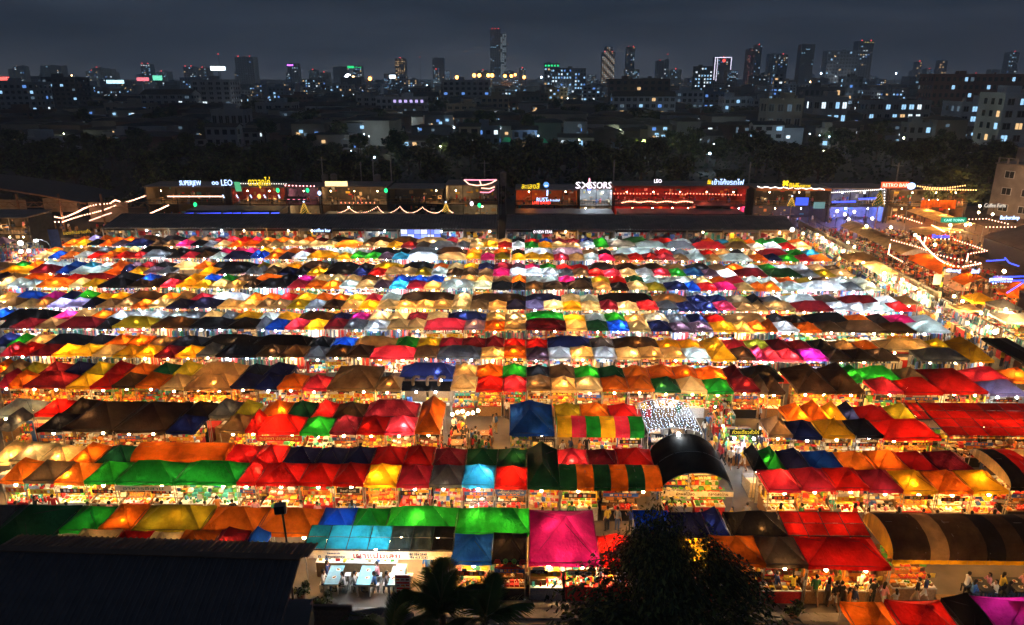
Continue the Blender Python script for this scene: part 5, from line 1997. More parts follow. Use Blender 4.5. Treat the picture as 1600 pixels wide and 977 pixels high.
o = thing('neon_sign', aty(853.5, 289, 129.8), 'round blue light sign right of the yellow script', 'sign')
mb = MB(); mb.tube((0, 0, 0), (0, .12, 0), .5, glow('disc_blue', (.12, .35, .9), 1.6), n=18); put('disc', mb.mesh('disc'), o)
mb = MB(); mb.box((0, -.05, -.15), (.5, .06, .15), NEON['white']); put('band', mb.mesh('band'), o)

# strings and tubes
def pxline(px0, py0, px1, py1, Y0, Y1=None):
    return [aty(px0, py0, Y0), aty(px1, py1, Y1 or Y0)]


WB, WR, RB = glow('string_white', (1, .9, .8), 5), glow('string_rose', (1, .5, .32), 6), glow('string_red', (1, .22, .12), 5)
BB, YB = glow('string_blue', (.2, .28, 1), 5), glow('string_yellow', (1, .55, .08), 1.1)
bulb_string(pxline(369, 287, 447, 287.5, 130.4), .07, WB, .42, 'bulb_string', 'white bulbs along the eave beside the yellow neon')
bulb_string(pxline(446, 290, 491, 291, 130.4), .1, glow('string_pink', (1, .35, .35), 10), .6, 'bulb_string', 'pink bulbs along the eave of the narrow bar')
sc_pts = [(525, 333), (546, 325), (562, 333), (590, 323), (603, 333.5), (625, 323), (640, 333), (660, 324), (680, 333), (697, 322), (710, 333)]
pts = []
for (a, b), (c, d) in zip(sc_pts[:-1], sc_pts[1:]):
    for k in range(5):
        t = k / 5
        e = t ** 2 if b > d else 1 - (1 - t) ** 2
        pts.append(aty(a + (c - a) * t, b + (d - b) * e, 122))
bulb_string(pts, .07, WR, .34, 'bulb_string', 'rose light string in scallops behind the left hall roof')
bulb_string(pxline(533, 317, 585, 317, 127), .09, RB, .7, 'bulb_string', 'row of rose bulbs above the scalloped string')
for a, b in ((955, 970), (975, 1000), (1005, 1028), (1041, 1071), (1074, 1158)):
    bulb_string(pxline(a, 302.5, b, 303 + (b - 1000) * .012, 130.5), .11, RB, .55, 'bulb_string', 'red bulbs along the balcony of the red bar from pixel step %s' % 'abcdefg'[(955, 975, 1005, 1041, 1074).index(a)] if False else 'red bulbs along the balcony of the red bar, %s stretch from left' % nth((955, 975, 1005, 1041, 1074).index(a) + 1))
bulb_string([aty(x, 317 - 2.2 * abs(math.sin((x - 972) / 14.0 * PI / 2)), 130.2) for x in range(972, 1086, 5)], .12, glow('string_hot', (1, .42, .25), 5), .5, 'bulb_string', 'bright scalloped string on the lower storey of the red bar')
bulb_string([aty(x, 292.5 + (x - 1184) * .03 + 1.0 * math.sin(x * .45), 130.3) for x in range(1184, 1292, 4)], .09, WB, .5, 'bulb_string', 'white bulbs under the eave below the yellow bus sign')
bulb_string([aty(x, 301 - (x - 1300) * .06, 130.2) for x in range(1300, 1382, 6)], .09, WB, .6, 'bulb_string', 'white bulbs above the blue lit bar')
bulb_string([aty(1382, y, 130.2) for y in (296, 318)], .1, WB, .5, 'bulb_string', 'upright string of white bulbs between blue bar and red band')
bulb_string([aty(1430 + k * 7.8, 290.5 + 3.6 * math.sin(PI * k / 10) - k * .05, 129.8) for k in range(11)], .1, glow('string_amber', (1, .5, .16), 6), .42, 'bulb_string', 'upper string of warm bulbs right of the white oval sign')
bulb_string([aty(1444 + k * 8.1, 295.5 + k * .18, 129.4) for k in range(11)], .11, glow('string_amber', (1, .5, .16), 6), .42, 'bulb_string', 'lower string of warm bulbs right of the white oval sign')
tube_light(*pxline(262, 307, 349, 307, 128), .13, NEON['rose'], 'long warm light tube on the eave at far left of the bars')
for k, (a, b) in enumerate(((288, 302), (308, 345), (349, 362), (364, 376), (379, 404), (405, 420), (424, 436))):
    tube_light(*pxline(a, 334.2 - k * .12, b, 333.5 - k * .12, 118), .11, NEON['blue'], 'blue light tube behind the hall roof, %s from the left' % nth(k + 1), group='blue tubes behind the hall')
for k, px in enumerate((349, 370.5, 392, 413.5, 436)):
    tube_light(*pxline(px - 1.2, 304.5, px + 1.4, 309.5, 130), .1, NEON['ice'], 'slanting blue white tube on the balcony, %s from the left' % nth(k + 1), group='slanting tubes on the balcony')
tube_light(*pxline(1300, 316, 1337, 315, 129.5), .14, NEON['blue'], 'lower blue tube along the blue bar')
tube_light(*pxline(1342, 311, 1376, 309.5, 129.5), .14, NEON['blue'], 'upper blue tube along the blue bar')
tube_light(*pxline(855.5, 297, 855, 306, 129.6), .14, NEON['ice'], 'short upright white tube beside the orange room')
# curved red and white tubes
for k, pts in enumerate(([(725, 281), (733, 288), (745, 290), (758, 289), (768, 286), (776, 281)], [(725, 281), (750, 281.5), (776, 281)], [(752, 294), (765, 295), (773, 292)], [(750, 300.5), (764, 301), (772, 296)], [(749, 281), (752, 290)])):
    o = thing('light_tube', aty(*pts[0], 130.6), 'curved rose light tube on the bar left of the water tank, %s of five' % nth(k + 1), 'light tube')
    mb = MB(); q0 = o.location.copy()
    mb.path([aty(*p, 130.6) - q0 for p in pts], .11, NEON['pink'] if k % 2 else NEON['rose'], 5); put('tube', mb.mesh('tube'), o)
# lanterns
for px, py, c in ((434, 297.5, 'green'), (480.5, 297.5, 'green'), (603, 298, 'green'), (305, 320, 'green'), (749, 321, 'green'), (737, 318.5, 'white'), (499, 302, 'ice'), (405, 307, 'amber')):
    o = thing('hanging_lantern', aty(px, py, 128.5), '%s lantern %s' % ({'ice': 'blue white', 'amber': 'small orange'}.get(c, c), {434: 'below the right end of the yellow neon', 480.5: 'below the pink bulbs', 603: 'right of the bar with the amber board', 305: 'under the far left eave', 749: 'behind the left hall near its right end', 737: 'behind the left hall beside a green one', 499: 'at the corner of the narrow bar', 405: 'on the balcony between blue tubes'}[px]), 'lantern')
    mb = MB(); mb.ball((0, 0, 0), .32, NEON[c], 8, 6, 1.3); put('shade', mb.mesh('shade', True), o)
    mb = MB(); mb.tube((0, 0, .4), (0, 0, 1.1), .02, M_DARK, n=3); put('cord', mb.mesh('cord'), o)
# green banner, cream room box, blue screens
o = thing('cloth_banner', aty(373, 291.5, 129.8), 'pale green cloth banner hung left of the yellow neon', 'banner')
mb = MB(); mb.grid(lambda u, v: (-.6 + 1.1 * u - .2 * v, .05 * math.sin(5 * u), -.9 + 1.7 * v), 5, 4, glow('banner_green_glow', (.15, .7, .32), .75)); put('cloth', mb.mesh('cloth', True), o)  # the cloth glows by itself in place of light falling on it
for k, (a, b, c, d) in enumerate(((1244, 1262, 309, 321), (1272, 1288, 316, 326))):
    o = thing('light_screen', aty((a + b) / 2, (c + d) / 2, 129.8), ['blue lit wall panel of the bus bar', 'pale teal lit stall right of the blue panel'][k], 'screen')
    p0, p1 = aty(a, c, 129.8), aty(b, d, 129.8)
    mb = MB(); mb.box((0, 0, 0), (p1.x - p0.x, .15, p0.z - p1.z), glow('screen%d' % k, [(.05, .1, .9), (.3, .6, .6)][k], [1.6, .5][k], True)); put('panel', mb.mesh('panel'), o)
    mb = MB(); mb.box((0, .12, 0), (p1.x - p0.x + .2, .1, p0.z - p1.z + .2), M_DARK); put('case', mb.mesh('case'), o)
# small christmas trees wound with lights
for k, (px, py, h) in enumerate(((1236, 322, 2.0), (1372, 322, 3.2), (476, 333, 2.2), (697, 331, 1.9))):
    Y = 127 if px > 1000 else 121
    p = aty(px, py, Y); p.z = max(0, p.z - .4)
    o = thing('lit_tree', (p.x, p.y, p.z), 'cone shaped tree wound with yellow lights %s' % ['in front of the bus bar', 'at the right of the blue bar', 'below the pink dashes', 'under the right of the scalloped string'][k], 'tree', 'lit christmas trees')
    mb = MB(); r = random.Random(k)
    for q in range(5):
        z = .4 + (h - .6) * q / 5; mb.tube((0, 0, z), (0, 0, z + h * .33), h * .3 * (1 - q / 6), plain('fir_green', (.03, .09, .03), .9, .4, 5), r1=.03, n=9)
    put('crown', mb.mesh('crown'), o)
    mb = MB()
    for q in range(90):
        t = q / 90; a = q * 1.1; rr_ = h * .31 * (1 - t) + .05
        mb.ball((rr_ * math.cos(a), rr_ * math.sin(a), .4 + t * (h - .45)), .07, YB, 4, 3)
    tag(put('lights', mb.mesh('lights'), o), kind='stuff')
    mb = MB(); mb.tube((0, 0, -p.z), (0, 0, .5), .08, M_WOOD); put('trunk', mb.mesh('trunk'), o)
    mb = MB(); mb.ball((0, 0, h + .1), .16, NEON['ice'], 6, 4); put('star', mb.mesh('star'), o)
# low dark roofs between the hall and the bars
for k, (a, b, pyf, pyb, Y, lab) in enumerate(((290, 436, 329, 318, 120, 'low dark flat roof with blue tubes along its eave'), (805, 960, 334, 320, 122, 'long dark roof below the RUST neon'), (968, 1165, 334, 323, 122, 'long dark roof below the red bar'), (1088, 1143, 321.5, 312, 127, 'dark box roof in front of the red bar'), (500, 640, 339, 333, 118, 'dark roof under the scalloped string'))):
    p0, p1 = aty(a, pyf, Y), aty(b, pyf, Y)
    o = thing('low_roof', ((p0.x + p1.x) / 2, Y, 0), lab, 'roof')
    w = p1.x - p0.x
    mb = MB(); mb.box((0, 2.6, p0.z - .1), (w, 5.2, .2), M_DARK); put('roof_slab', mb.mesh('roof_slab'), o)
    for s in (-1, 1):
        mb = MB(); mb.box((s * (w / 2 - .2), 2.6, (p0.z - .2) / 2), (.2, 5.0, max(.3, p0.z - .2)), M_BRICKW); put('wall', mb.mesh('wall'), o)
    mb = MB(); mb.box((0, 5.0, (p0.z - .2) / 2), (w - .5, .2, max(.3, p0.z - .2)), M_BRICKW); put('wall', mb.mesh('wall'), o)
# water tanks on stands, poles
for k, (px, py0, py1) in enumerate(((508, 272, 284), (522, 271, 284), (590, 272, 286), (786.5, 268, 290))):
    Y = 139
    p = aty(px, py1, Y); pt = aty(px, py0, Y)
    o = thing('water_tank', (p.x, Y, 0), '%s water tank on a stand behind the bars' % ['first of a dim pair', 'second of a dim pair', 'pale lone', 'ribbed tan'][k], 'tank')
    mb = MB(); h = pt.z - p.z
    mb.tube((0, 0, p.z), (0, 0, pt.z - .2), .6, M_CONC, n=12); mb.tube((0, 0, pt.z - .2), (0, 0, pt.z), .6, M_CONC, r1=.25, n=12)
    for q in range(4):
        mb.tube((0, 0, p.z + h * (q + .4) / 4.6), (0, 0, p.z + h * (q + .55) / 4.6), .63, M_CONC, n=12)
    put('tank', mb.mesh('tank'), o)
    for a in (-1, 1):
        for b in (-1, 1):
            mb = MB(); mb.tube((a * .5, b * .5, 0), (a * .4, b * .4, p.z), .05, M_POLE, n=4); put('leg', mb.mesh('leg'), o)
for k, (px, py0) in enumerate(((502, 246), (563, 253), (582, 247), (610, 246), (757, 251), (960, 250), (1173, 254), (1405, 255), (1512, 257))):
    Y = 141 if px < 1300 else 137
    pt = aty(px, py0, Y)
    o = thing('utility_pole', (pt.x, Y, 0), '%s utility pole from the left behind the bars' % nth(k + 1), 'pole', 'poles behind the bars')
    mb = MB(); mb.tube((0, 0, 0), (0, 0, pt.z), .16, M_POLE, r1=.11, n=6); put('pole', mb.mesh('pole'), o)
    mb = MB(); mb.box((0, 0, pt.z - .5), (1.8 if k in (0, 4, 7) else .5, .1, .12), M_POLE); put('crossarm', mb.mesh('crossarm'), o)
    if k in (4, 7):
        mb = MB(); mb.tube((0, 0, pt.z - 2), (.9, -.4, pt.z - 1.8), .04, M_POLE, n=4); mb.box((1.1, -.45, pt.z - 1.8), (.5, .2, .1), M_POLE); put('lamp_arm', mb.mesh('lamp_arm'), o)
# ------------------------------------------------------------------ right side: lit path, boundary wall, terrace of bars
WX = 46.6
wl = thing('boundary_wall', (WX, 99, 0), 'long cream wall between the lit path and the bar terrace', 'wall')
M_WALLC = plain('cream_render', (.42, .34, .24), .85, .3, .7, bump=.2)
wp = MB(); wp.box((0, 0, 1.0), (.18, 3.7, 2.0), M_WALLC); wp = wp.mesh('wall_panel')
wq = MB(); wq.box((0, 0, 1.12), (.3, .3, 2.24), M_WALLC); wq = wq.mesh('wall_pier')
wc = MB(); wc.box((0, 0, 2.06), (.28, 3.66, .1), M_CONC); wc = wc.mesh('coping')
for k in range(11):
    y = -20 + 4 * k
    put('wall_panel', wp, wl, (0, y + 2, 0)); put('wall_pier', wq, wl, (0, y, 0)); put('coping', wc, wl, (0, y + 2, 0))
fn_ = thing('rail_fence', (WX + 1.1, 99, 0), 'dark rail fence just behind the cream wall', 'fence')
for zz in (1.6, 2.1, 2.6):
    mb = MB(); mb.box((0, 0, zz), (.05, 44, .06), M_DARK); put('rail', mb.mesh('rail'), fn_)
pm_ = MB(); pm_.box((0, 0, 1.35), (.07, .07, 2.7), M_DARK); pm_ = pm_.mesh('post')
for k in range(16):
    put('post', pm_, fn_, (0, -21.5 + 2.9 * k, 0))
rg = random.Random(77)
# stalls against the wall and on down the path
k = 0
y = 117.5
while y > 52:
    x = 44.9 if y > 77 else 45.2 + (77 - y) * .02
    kd = rg.choice(['clothes', 'clothes', 'shoes and bags', 'trinkets'])
    sd = rg.randrange(4)
    root = thing('market_stall', (x, y, 0), 'open %s stall on the lit path, %s from the far end' % (KW[kd], nth(k + 1)), 'stall', 'open stalls along the lit path', -PI / 2)
    co, ra, go = VAR[kd, sd]
    put('counter', cached(('co', kd, sd), lambda: co.mesh('counter')), root)
    put('display_rack', cached(('ra', kd, sd), lambda: ra.mesh('display_rack')), root)
    tag(put('wares', cached(('go', kd, sd), lambda: go.mesh('wares')), root), kind='stuff')
    y -= 2.15; k += 1
for k in range(8):          # a second line to the right of the path, nearer
    yy = 73 - 2.6 * k
    kd = rg.choice(['clothes', 'clothes', 'food', 'trinkets']); sd = rg.randrange(4)
    root = thing('market_stall', (49.6, yy, 0), 'open %s stall right of the lit path, %s from its far end' % (KW[kd], nth(k + 1)), 'stall', 'open stalls right of the lit path', -PI / 2)
    co, ra, go = VAR[kd, sd]
    put('counter', cached(('co', kd, sd), lambda: co.mesh('counter')), root)
    put('display_rack', cached(('ra', kd, sd), lambda: ra.mesh('display_rack')), root)
    tag(put('wares', cached(('go', kd, sd), lambda: go.mesh('wares')), root), kind='stuff')
# hanging lamps of the path
PL = [(1255, 365), (1277, 367), (1285, 372), (1290, 377), (1300, 382), (1306, 388), (1317, 393), (1335, 396), (1349, 411), (1363, 418), (1376, 420), (1382, 427), (1381, 436), (1396, 436), (1410, 437),
      (1414, 456), (1420, 447), (1430, 451), (1436, 458), (1444, 463), (1442, 472), (1491, 463), (1504, 471), (1467, 486), (1533, 489), (1555, 519), (1543, 511), (1512, 505), (1572, 484), (1580, 490), (1335, 386), (1325, 379)]
for k, (px, py) in enumerate(PL):
    p = at(px, py, 2.25)
    o = thing('hanging_lamp', p, 'bare bright bulb over the lit path, %s in line from the far end' % nth(k + 1), 'lamp', 'bare bulbs over the lit path')
    big = k in (25,)
    mb = cached(('pl', big), lambda: (lambda m: (m.ball((0, 0, 0), .2 if big else .15, M_BULBW, 8, 6), m)[1])(MB()).mesh('bulb', True))
    put('bulb', mb, o)
    put('cord', cached(('plc',), lambda: (lambda m: (m.tube((0, 0, .1), (0, 0, .5), .012, M_DARK, n=3), m.tube((0, .02, .5), (.9, .02, .5), .015, M_DARK, n=3), m.tube((.9, .02, .5), (.9, .02, -2.2), .02, M_DARK, n=4), m)[-1])(MB()).mesh('cord')), o)
    light((0, -.1, -.25), (1, .62, .24), 460, o)
# tents and tarps of the path
def odd_tent(px, py, z, w, d, c, label, rise=.7, lamp=60, rz=0.0):
    p = at(px, py, z)
    root = thing('path_tent', (p.x, p.y, 0), label, 'tent', rz=rz)
    put('canopy', canopy_mb(w, d, rise, cloth(c), 1, 'hip').mesh('canopy', True), root, (0, 0, EH))
    put('valance', valance_mb(w, d, cloth(c)).mesh('valance', True), root, (0, 0, EH))
    for sx_ in (-1, 1):
        for sy_ in (-1, 1):
            put('leg', leg_mesh(2.34), root, (sx_ * (w / 2 - .05), sy_ * (d / 2 - .05), 0))
    add_lamps(root, [(-w / 4, -d / 3, 2.15)], WARM, lamp)
    return root


odd_tent(1345, 402, 2.4, 4.2, 3.2, 't', 'tan tent standing against the cream wall in the middle of the path')
odd_tent(1375, 418, 2.4, 2.4, 4.5, 'c', 'long cream tarp over the path, near the middle of the wall')
odd_tent(1531, 466, 2.4, 2.6, 2.4, 'y', 'yellow tent right of the picture board')
odd_tent(1568, 476, 2.4, 2.4, 2.4, 'a', 'blue grey tent right of the yellow one by the picture board')
odd_tent(1590, 495, 2.4, 4.0, 3.0, 'w', 'white tarp tent at the right edge beside the blue grey one', .3, 120)
odd_tent(1592, 457, 2.4, 3.2, 2.6, 'o', 'amber tent at the right edge over plush toys')
odd_tent(1592, 548, 2.4, 2.2, 7, 'k', 'long black roof at the right edge above the food stalls', .2, 10)
odd_tent(1508, 482, 2.2, 2.4, 2.0, 'c', 'cream tarp above clothes racks near the picture board', .25)
# crowd on the path: individuals
for k in range(38):
    yy = rg.uniform(47, 117)
    xx = rg.uniform(40.6, 43.9) if yy > 62 or rg.random() < .4 else rg.uniform(43.5, 48.8)
    sh, tr = rnd_clothes()
    o = person(xx, yy, rg.choice([0, PI]) + rg.uniform(-.8, .8), rg.choice(['walk', 'walk', 'stand', 'reach']), sh, tr, 'in the crowd on the lit path', group='people strolling on the lit path')
    o['label'] = '%s on the lit path, %s from the near end' % ('person in %s top and %s trousers' % (sh, tr), '@')
crowd = sorted([o for o in COL.objects if o.get('group') == 'people strolling on the lit path'], key=lambda o: o.location.y)
for k, o in enumerate(crowd):
    o['label'] = o['label'].replace('@', nth(k + 1))
# picture board on two posts
p = at(1491, 462, .3)
pb = thing('picture_board', (p.x, p.y, 0), 'large pinkish picture board on posts at the near end of the wall', 'sign')
mb = MB(); mb.box((0, 0, 2.0), (3.2, .12, 2.2), plain('board_pink', (.50, .30, .28), .6, .3, 2)); put('board', mb.mesh('board'), pb)
mb = MB()
for q in range(26):
    mb.box((rg.uniform(-1.4, 1.4), -.075, rg.uniform(1.1, 2.2)), (rg.uniform(.1, .35), .02, rg.uniform(.08, .25)), G[rg.choice(['grey', 'black', 'white', 'brown'])])
put('pictures', mb.mesh('pictures'), pb)
for s in (-1.5, 1.5):
    mb = MB(); mb.box((s, .1, 1.6), (.1, .1, 3.2), M_DARK); put('post', mb.mesh('post'), pb)
p = at(1464, 480, 0)
pt_ = thing('sign_post', (p.x, p.y, 0), 'tall yellow striped post with small boards beside the picture board', 'sign')
mb = MB()
for q in range(8):
    mb.box((0, 0, .3 + .6 * q), (.22, .22, .58), [G['yellow'], M_DARK][q % 2])
put('post', mb.mesh('post'), pt_)
mb = MB(); mb.box((-.6, -.1, 3.3), (.9, .08, 1.2), M_WHITE); put('board', mb.mesh('board'), pt_)
mb = MB(); mb.box((.3, -.1, 4.2), (.7, .08, .7), G['cream']); put('board', mb.mesh('board'), pt_)

# ---- the terrace
def canopy_long(x0, x1, y0, y1, z, rise, c, label, lamp=None, end=None):
    root = thing('terrace_canopy', ((x0 + x1) / 2, (y0 + y1) / 2, 0), label, 'canopy')
    w, d = x1 - x0, y1 - y0
    mb = MB()
    mb.grid(lambda u, v: (-w / 2 + w * u, -d / 2 + d * v, z + rise * math.sin(PI * u) - .06 * math.sin(6 * PI * v) ** 2), 8, 12, cloth(c))
    put('cloth', mb.mesh('cloth', True), root)
    if end:
        mb = MB(); mb.grid(lambda u, v: (-w / 2 + w * u, -d / 2 - .01, z - .1 + (rise * math.sin(PI * u) + .1) * v), 8, 2, cloth(end)); put('end_cloth', mb.mesh('end_cloth', True), root)
    for s in (-1, 1):
        for q in range(4):
            o = put('leg', leg_mesh(2.34), root, (s * (w / 2 - .06), -d / 2 + .1 + (d - .2) * q / 3, 0)); o.scale = (1.3, 1.3, z / 2.34)
    if lamp:
        for q in range(3):
            light((0, -d / 3 + d / 3 * q, z + rise - .5), lamp[0], lamp[1], root)
    return root


canopy_long(50.6, 54.6, 96, 116, 2.5, .7, 'c', 'long beige arched canopy on the terrace behind the fence', None, 'w')
canopy_long(50.4, 54.4, 81, 94, 2.4, .8, 'o', 'orange canopy on the terrace beside the string lights', (WARM, 330))
canopy_long(55.5, 58, 77, 84, 2.3, .3, 'o', 'small orange canopy in the middle of the terrace', (WARM, 260))
canopy_long(60, 68, 108, 113, 2.6, .4, 'c', 'cream canopy with green sign at the back of the terrace', (WARM, 420))
canopy_long(66, 71, 112, 126, 3.2, .5, 'c', 'lit tan awning below the tan building', (WARM, 600))
hg = thing('gable_roof', (76, 92, 0), 'big beige gable roof with black gable at the right edge', 'building')
mb = MB(); mb.grid(lambda u, v: (-9 + 9 * u, -12 + 26 * v, 3.0 + 2.4 * u), 6, 10, plain('beige_sheet', (.36, .25, .16), .7, .2, .6)); put('roof_slope', mb.mesh('roof_slope'), hg)
mb = MB(); mb.grid(lambda u, v: (9 * u, -12 + 26 * v, 5.4 - 2.4 * u), 6, 10, plain('beige_sheet', (.36, .25, .16), .7, .2, .6)); put('roof_slope', mb.mesh('roof_slope'), hg)
mb = MB(); mb.quad([(-8.8, -11.6, 0), (8.8, -11.6, 0), (8.8, -11.6, 3.0), (0, -11.6, 5.3), (-8.8, -11.6, 3.0)], M_DARK); put('gable', mb.mesh('gable'), hg)
mb = MB(); mb.box((-8.7, 1, 1.4), (.2, 25, 2.8), M_DARK); put('wall', mb.mesh('wall'), hg)
sq = [(1472, 340, 'ร้านอาหารตามสั่ง', 'green lit sign with white lettering over the cream canopy')]
gsn = thing('neon_sign', aty(1490, 344, 107.5), 'green lit sign with pale lettering on the terrace canopy', 'sign')
mb = MB(); mb.box((0, 0, 0), (3.6, .2, .75), glow('sign_green', (.02, .42, .22), .9, True)); put('board', mb.mesh('board'), gsn)
lettering('CAFE TOWN', .38, glow('sign_mint', (.5, 1, .8), 1.6), (0, -.12, -.19), gsn, width=2.9)
shop_sign(1555, 321, 125, 'Coffee Farm', .7, glow('neon_soft', (1, .9, .75), .9), 'dim white Coffee sign below the tan building', 3.6)
shop_sign(1578, 340, 112, 'Barbershop', .62, NEON['ice'], 'white blue neon lettering on a dark roof at the right', 2.9, None)
shop_sign(1564, 437, 74, 'หมูจุ่มโบราณ', .55, NEON['ice'], 'white blue neon lettering beside blue tubes at right', 2.3, None)
shop_sign(1524, 424, 80, 'สิงห์', .5, NEON['ice'], 'small white neon word left of the blue neon lettering', .9, None)
shop_sign(1490, 422.5, 80, 'Chang', .42, NEON['ice'], 'small tilted white neon word over the red chairs', 1.6, None)
shop_sign(1470, 369, 94, 'Karaoke', .5, NEON['blue'], 'small blue neon word on the terrace under string lights', 2.2, None)
for k, pts in enumerate(([(1553, 433), (1600, 432)], [(1548, 440), (1600, 438)], [(1601, 440), (1573, 458)], [(1541, 408), (1570, 406)], [(1570, 403), (1577, 411), (1592, 416)])):
    Yb = 73 if k < 3 else 82
    q0 = aty(*pts[0], Yb)
    o = thing('light_tube', q0, 'blue light tube on the right, %s from the top of its cluster' % nth([3, 4, 5, 1, 2][k]), 'light tube', 'blue tubes at the right')
    mb = MB(); mb.path([aty(*q, Yb) - q0 for q in pts], .07, NEON['blue'], 5); put('tube', mb.mesh('tube'), o)
bk = thing('bar_building', (58.5, 74, 0), 'dark open bar outlined with blue tubes at the right edge', 'building')
mb = MB(); mb.box((0, 0, 2.9), (9, 6, .15), M_DARK); put('roof', mb.mesh('roof'), bk)
mb = MB(); mb.box((0, 2.9, 1.4), (9, .15, 2.8), M_BRICKW); put('back_wall', mb.mesh('back_wall'), bk)
for s in (-1, 1):
    mb = MB(); mb.box((s * 4.3, -2.8, 1.4), (.12, .12, 2.8), M_DARK); put('post', mb.mesh('post'), bk)
light((0, -1, 2.3), BLU, 160, bk); light((-2.5, -2, 2.3), AMB, 120, bk)
# string lights of the terrace
TS = [([(1434, 370), (1444, 384), (1455, 395), (1465, 404), (1476, 411), (1490, 416), (1505, 417), (1532, 412)], 'thickest rose string sweeping across the terrace', .11, .45),
      ([(1445, 372), (1483, 374)], 'rose string along the back of the terrace loop', .09, .5), ([(1492, 375), (1520, 384), (1542, 392), (1513, 397), (1511, 407)], 'rose string round the dark corner of the terrace loop', .09, .5),
      ([(1447, 371), (1443, 382)], 'short upright rose string at the left of the loop', .09, .35), ([(1393, 375), (1430, 385), (1447, 391)], 'rose string along the orange canopy', .09, .45),
      ([(1460, 397), (1480, 402), (1510, 408), (1531, 411)], 'rose string between the thick string and the red chairs', .09, .45), ([(1391, 382), (1388, 397), (1410, 409)], 'rose string at the left corner of the terrace', .09, .5),
      ([(1400, 337), (1418, 342), (1440, 349)], 'rose string in front of the orange lit stage', .1, .6), ([(1509, 343), (1541, 342), (1575, 350)], 'warm string right of the green sign', .1, .6),
      ([(1541, 355), (1592, 355)], 'warm string along the eave of the beige roof', .1, .5), ([(1456, 352), (1475, 362), (1500, 363)], 'warm string below the green sign', .1, .55)]
for pts, lab, r_, st in TS:
    bulb_string([at(a, b, 3.3) for a, b in pts], r_, WR, st, 'bulb_string', lab, group='string lights on the terrace')
for k, (px, py) in enumerate(((1308, 330), (1326, 343), (1335, 331), (1354, 353.5), (1363, 341.5), (1392, 355.5), (1430, 367.5), (1435.5, 371.5), (1461, 382.5), (1531, 322), (1529, 332), (1551, 335), (1485, 352), (1509, 351.5), (1516, 350.5), (1569, 424), (1320, 335), (1450, 313), (1465, 313.5), (1499, 317))):
    p = at(px, py, 3.4)
    o = thing('globe_lamp', p, 'warm globe lamp on a thin pole on the terrace, %s in the list from the back left' % nth(k + 1), 'lamp', 'globe lamps on the terrace')
    put('globe', cached(('gl',), lambda: (lambda m: (m.ball((0, 0, 0), .2, M_BULBW, 8, 6), m)[1])(MB()).mesh('globe', True)), o)
    put('pole', cached(('glp',), lambda: (lambda m: (m.tube((0, 0, -.15), (0, 0, -3.4), .03, M_DARK, n=4), m)[1])(MB()).mesh('pole')), o)
    light((0, 0, -.35), (1, .55, .22), 420, o)
gl_ = sorted([o for o in COL.objects if o.get('group') == 'globe lamps on the terrace'], key=lambda o: proj(o.location)[0])
for k, o in enumerate(gl_):
    o['label'] = 'warm globe lamp on a thin pole on the terrace, %s from the left' % nth(k + 1)
# chairs, tables and guests of the terrace: a crowd nobody could count
cr = MB()
cols_ = [G[c] for c in ('white', 'red', 'red', 'black', 'denim', 'cream', 'orange', 'brown')]
for k in range(1300):
    x, y = rg.uniform(49, 70), rg.uniform(64, 122)
    if x > 62 and y < 104: continue
    if rg.random() < .35:
        cr.box((x, y, .72), (.8, .7, .04), rg.choice([M_WOOD, G['red'], G['wood']])); cr.box((x, y, .36), (.1, .1, .7), M_DARK)
        for q in range(2):
            cr.box((x + rg.uniform(-.3, .3), y + rg.uniform(-.25, .25), .8), (.12, .12, rg.uniform(.06, .25)), G[rg.choice(['white', 'green', 'yellow', 'cream'])])
    else:
        m = rg.choice(cols_); a = rg.uniform(0, 3)
        cr.box((x, y, .62), (.36, .24, .5), m, a, .8); cr.ball((x, y, 1.02), .11, rg.choice([HAIR, SKIN[0]]), 5, 4)
        cr.box((x, y, .22), (.38, .36, .42), rg.choice([G['red'], G['wood'], G['black'], G['denim']]), a)
tag(cr.build('crowd'), 'seated crowd among tables on the bar terrace', 'crowd', kind='stuff')
# orange stage backdrop
for k, (a, b, c, d, Y) in enumerate(((1440, 1455, 313, 326, 124), (1458, 1472, 313, 324, 124), (1474, 1492, 313, 327, 124))):
    p0, p1 = aty(a, c, Y), aty(b, d, Y)
    o = thing('stage_curtain', ((p0.x + p1.x) / 2, Y, p1.z), 'orange curtain of the lit stage, %s from the left' % nth(k + 1), 'curtain')
    mb = MB(); w = p1.x - p0.x; mb.grid(lambda u, v: (-w / 2 + w * u, .12 * math.sin(16 * u), (p0.z - p1.z) * v), 14, 2, cloth('o')); put('cloth', mb.mesh('cloth', True), o)
    light((0, -1.5, 2.0), WARM, 260, o)
# tan building at the right behind the terrace
tb = thing('house', (97.3, 139, 0), 'tan three-storey house with balcony rails lit from the terrace', 'building', rz=R(33))
M_TAN = plain('tan_render', (.34, .29, .25), .85, .25, .4, bump=.2)
mb = MB(); mb.box((0, 0, 5.6), (15, 15, 11.2), M_TAN); put('wall', mb.mesh('wall'), tb)
mb = MB(); mb.box((0, 0, 11.3), (15.6, 15.6, .25), M_CONC); put('roof_slab', mb.mesh('roof_slab'), tb)
for k in range(8):
    for fx in (0, 1):
        mb = MB(); mb.box(((-7.2 + 2.05 * k) if fx else -7.5, -7.5 if fx else (-7.2 + 2.05 * k), 11.95), (.3, .3, 1.1), M_TAN); put('rail_post', mb.mesh('rail_post'), tb)
mb = MB(); mb.box((0, -7.5, 12.5), (15, .12, .12), M_POLE); mb.box((-7.5, 0, 12.5), (.12, 14.8, .12), M_POLE); put('rail', mb.mesh('rail'), tb)
mb = MB(); mb.box((3, 3, 12.9), (8, 7, 3), M_TAN); put('stair_house', mb.mesh('stair_house'), tb)
M_PANE = plain('dark_pane', (.03, .035, .04), .15, .2, 3, spec=.6)
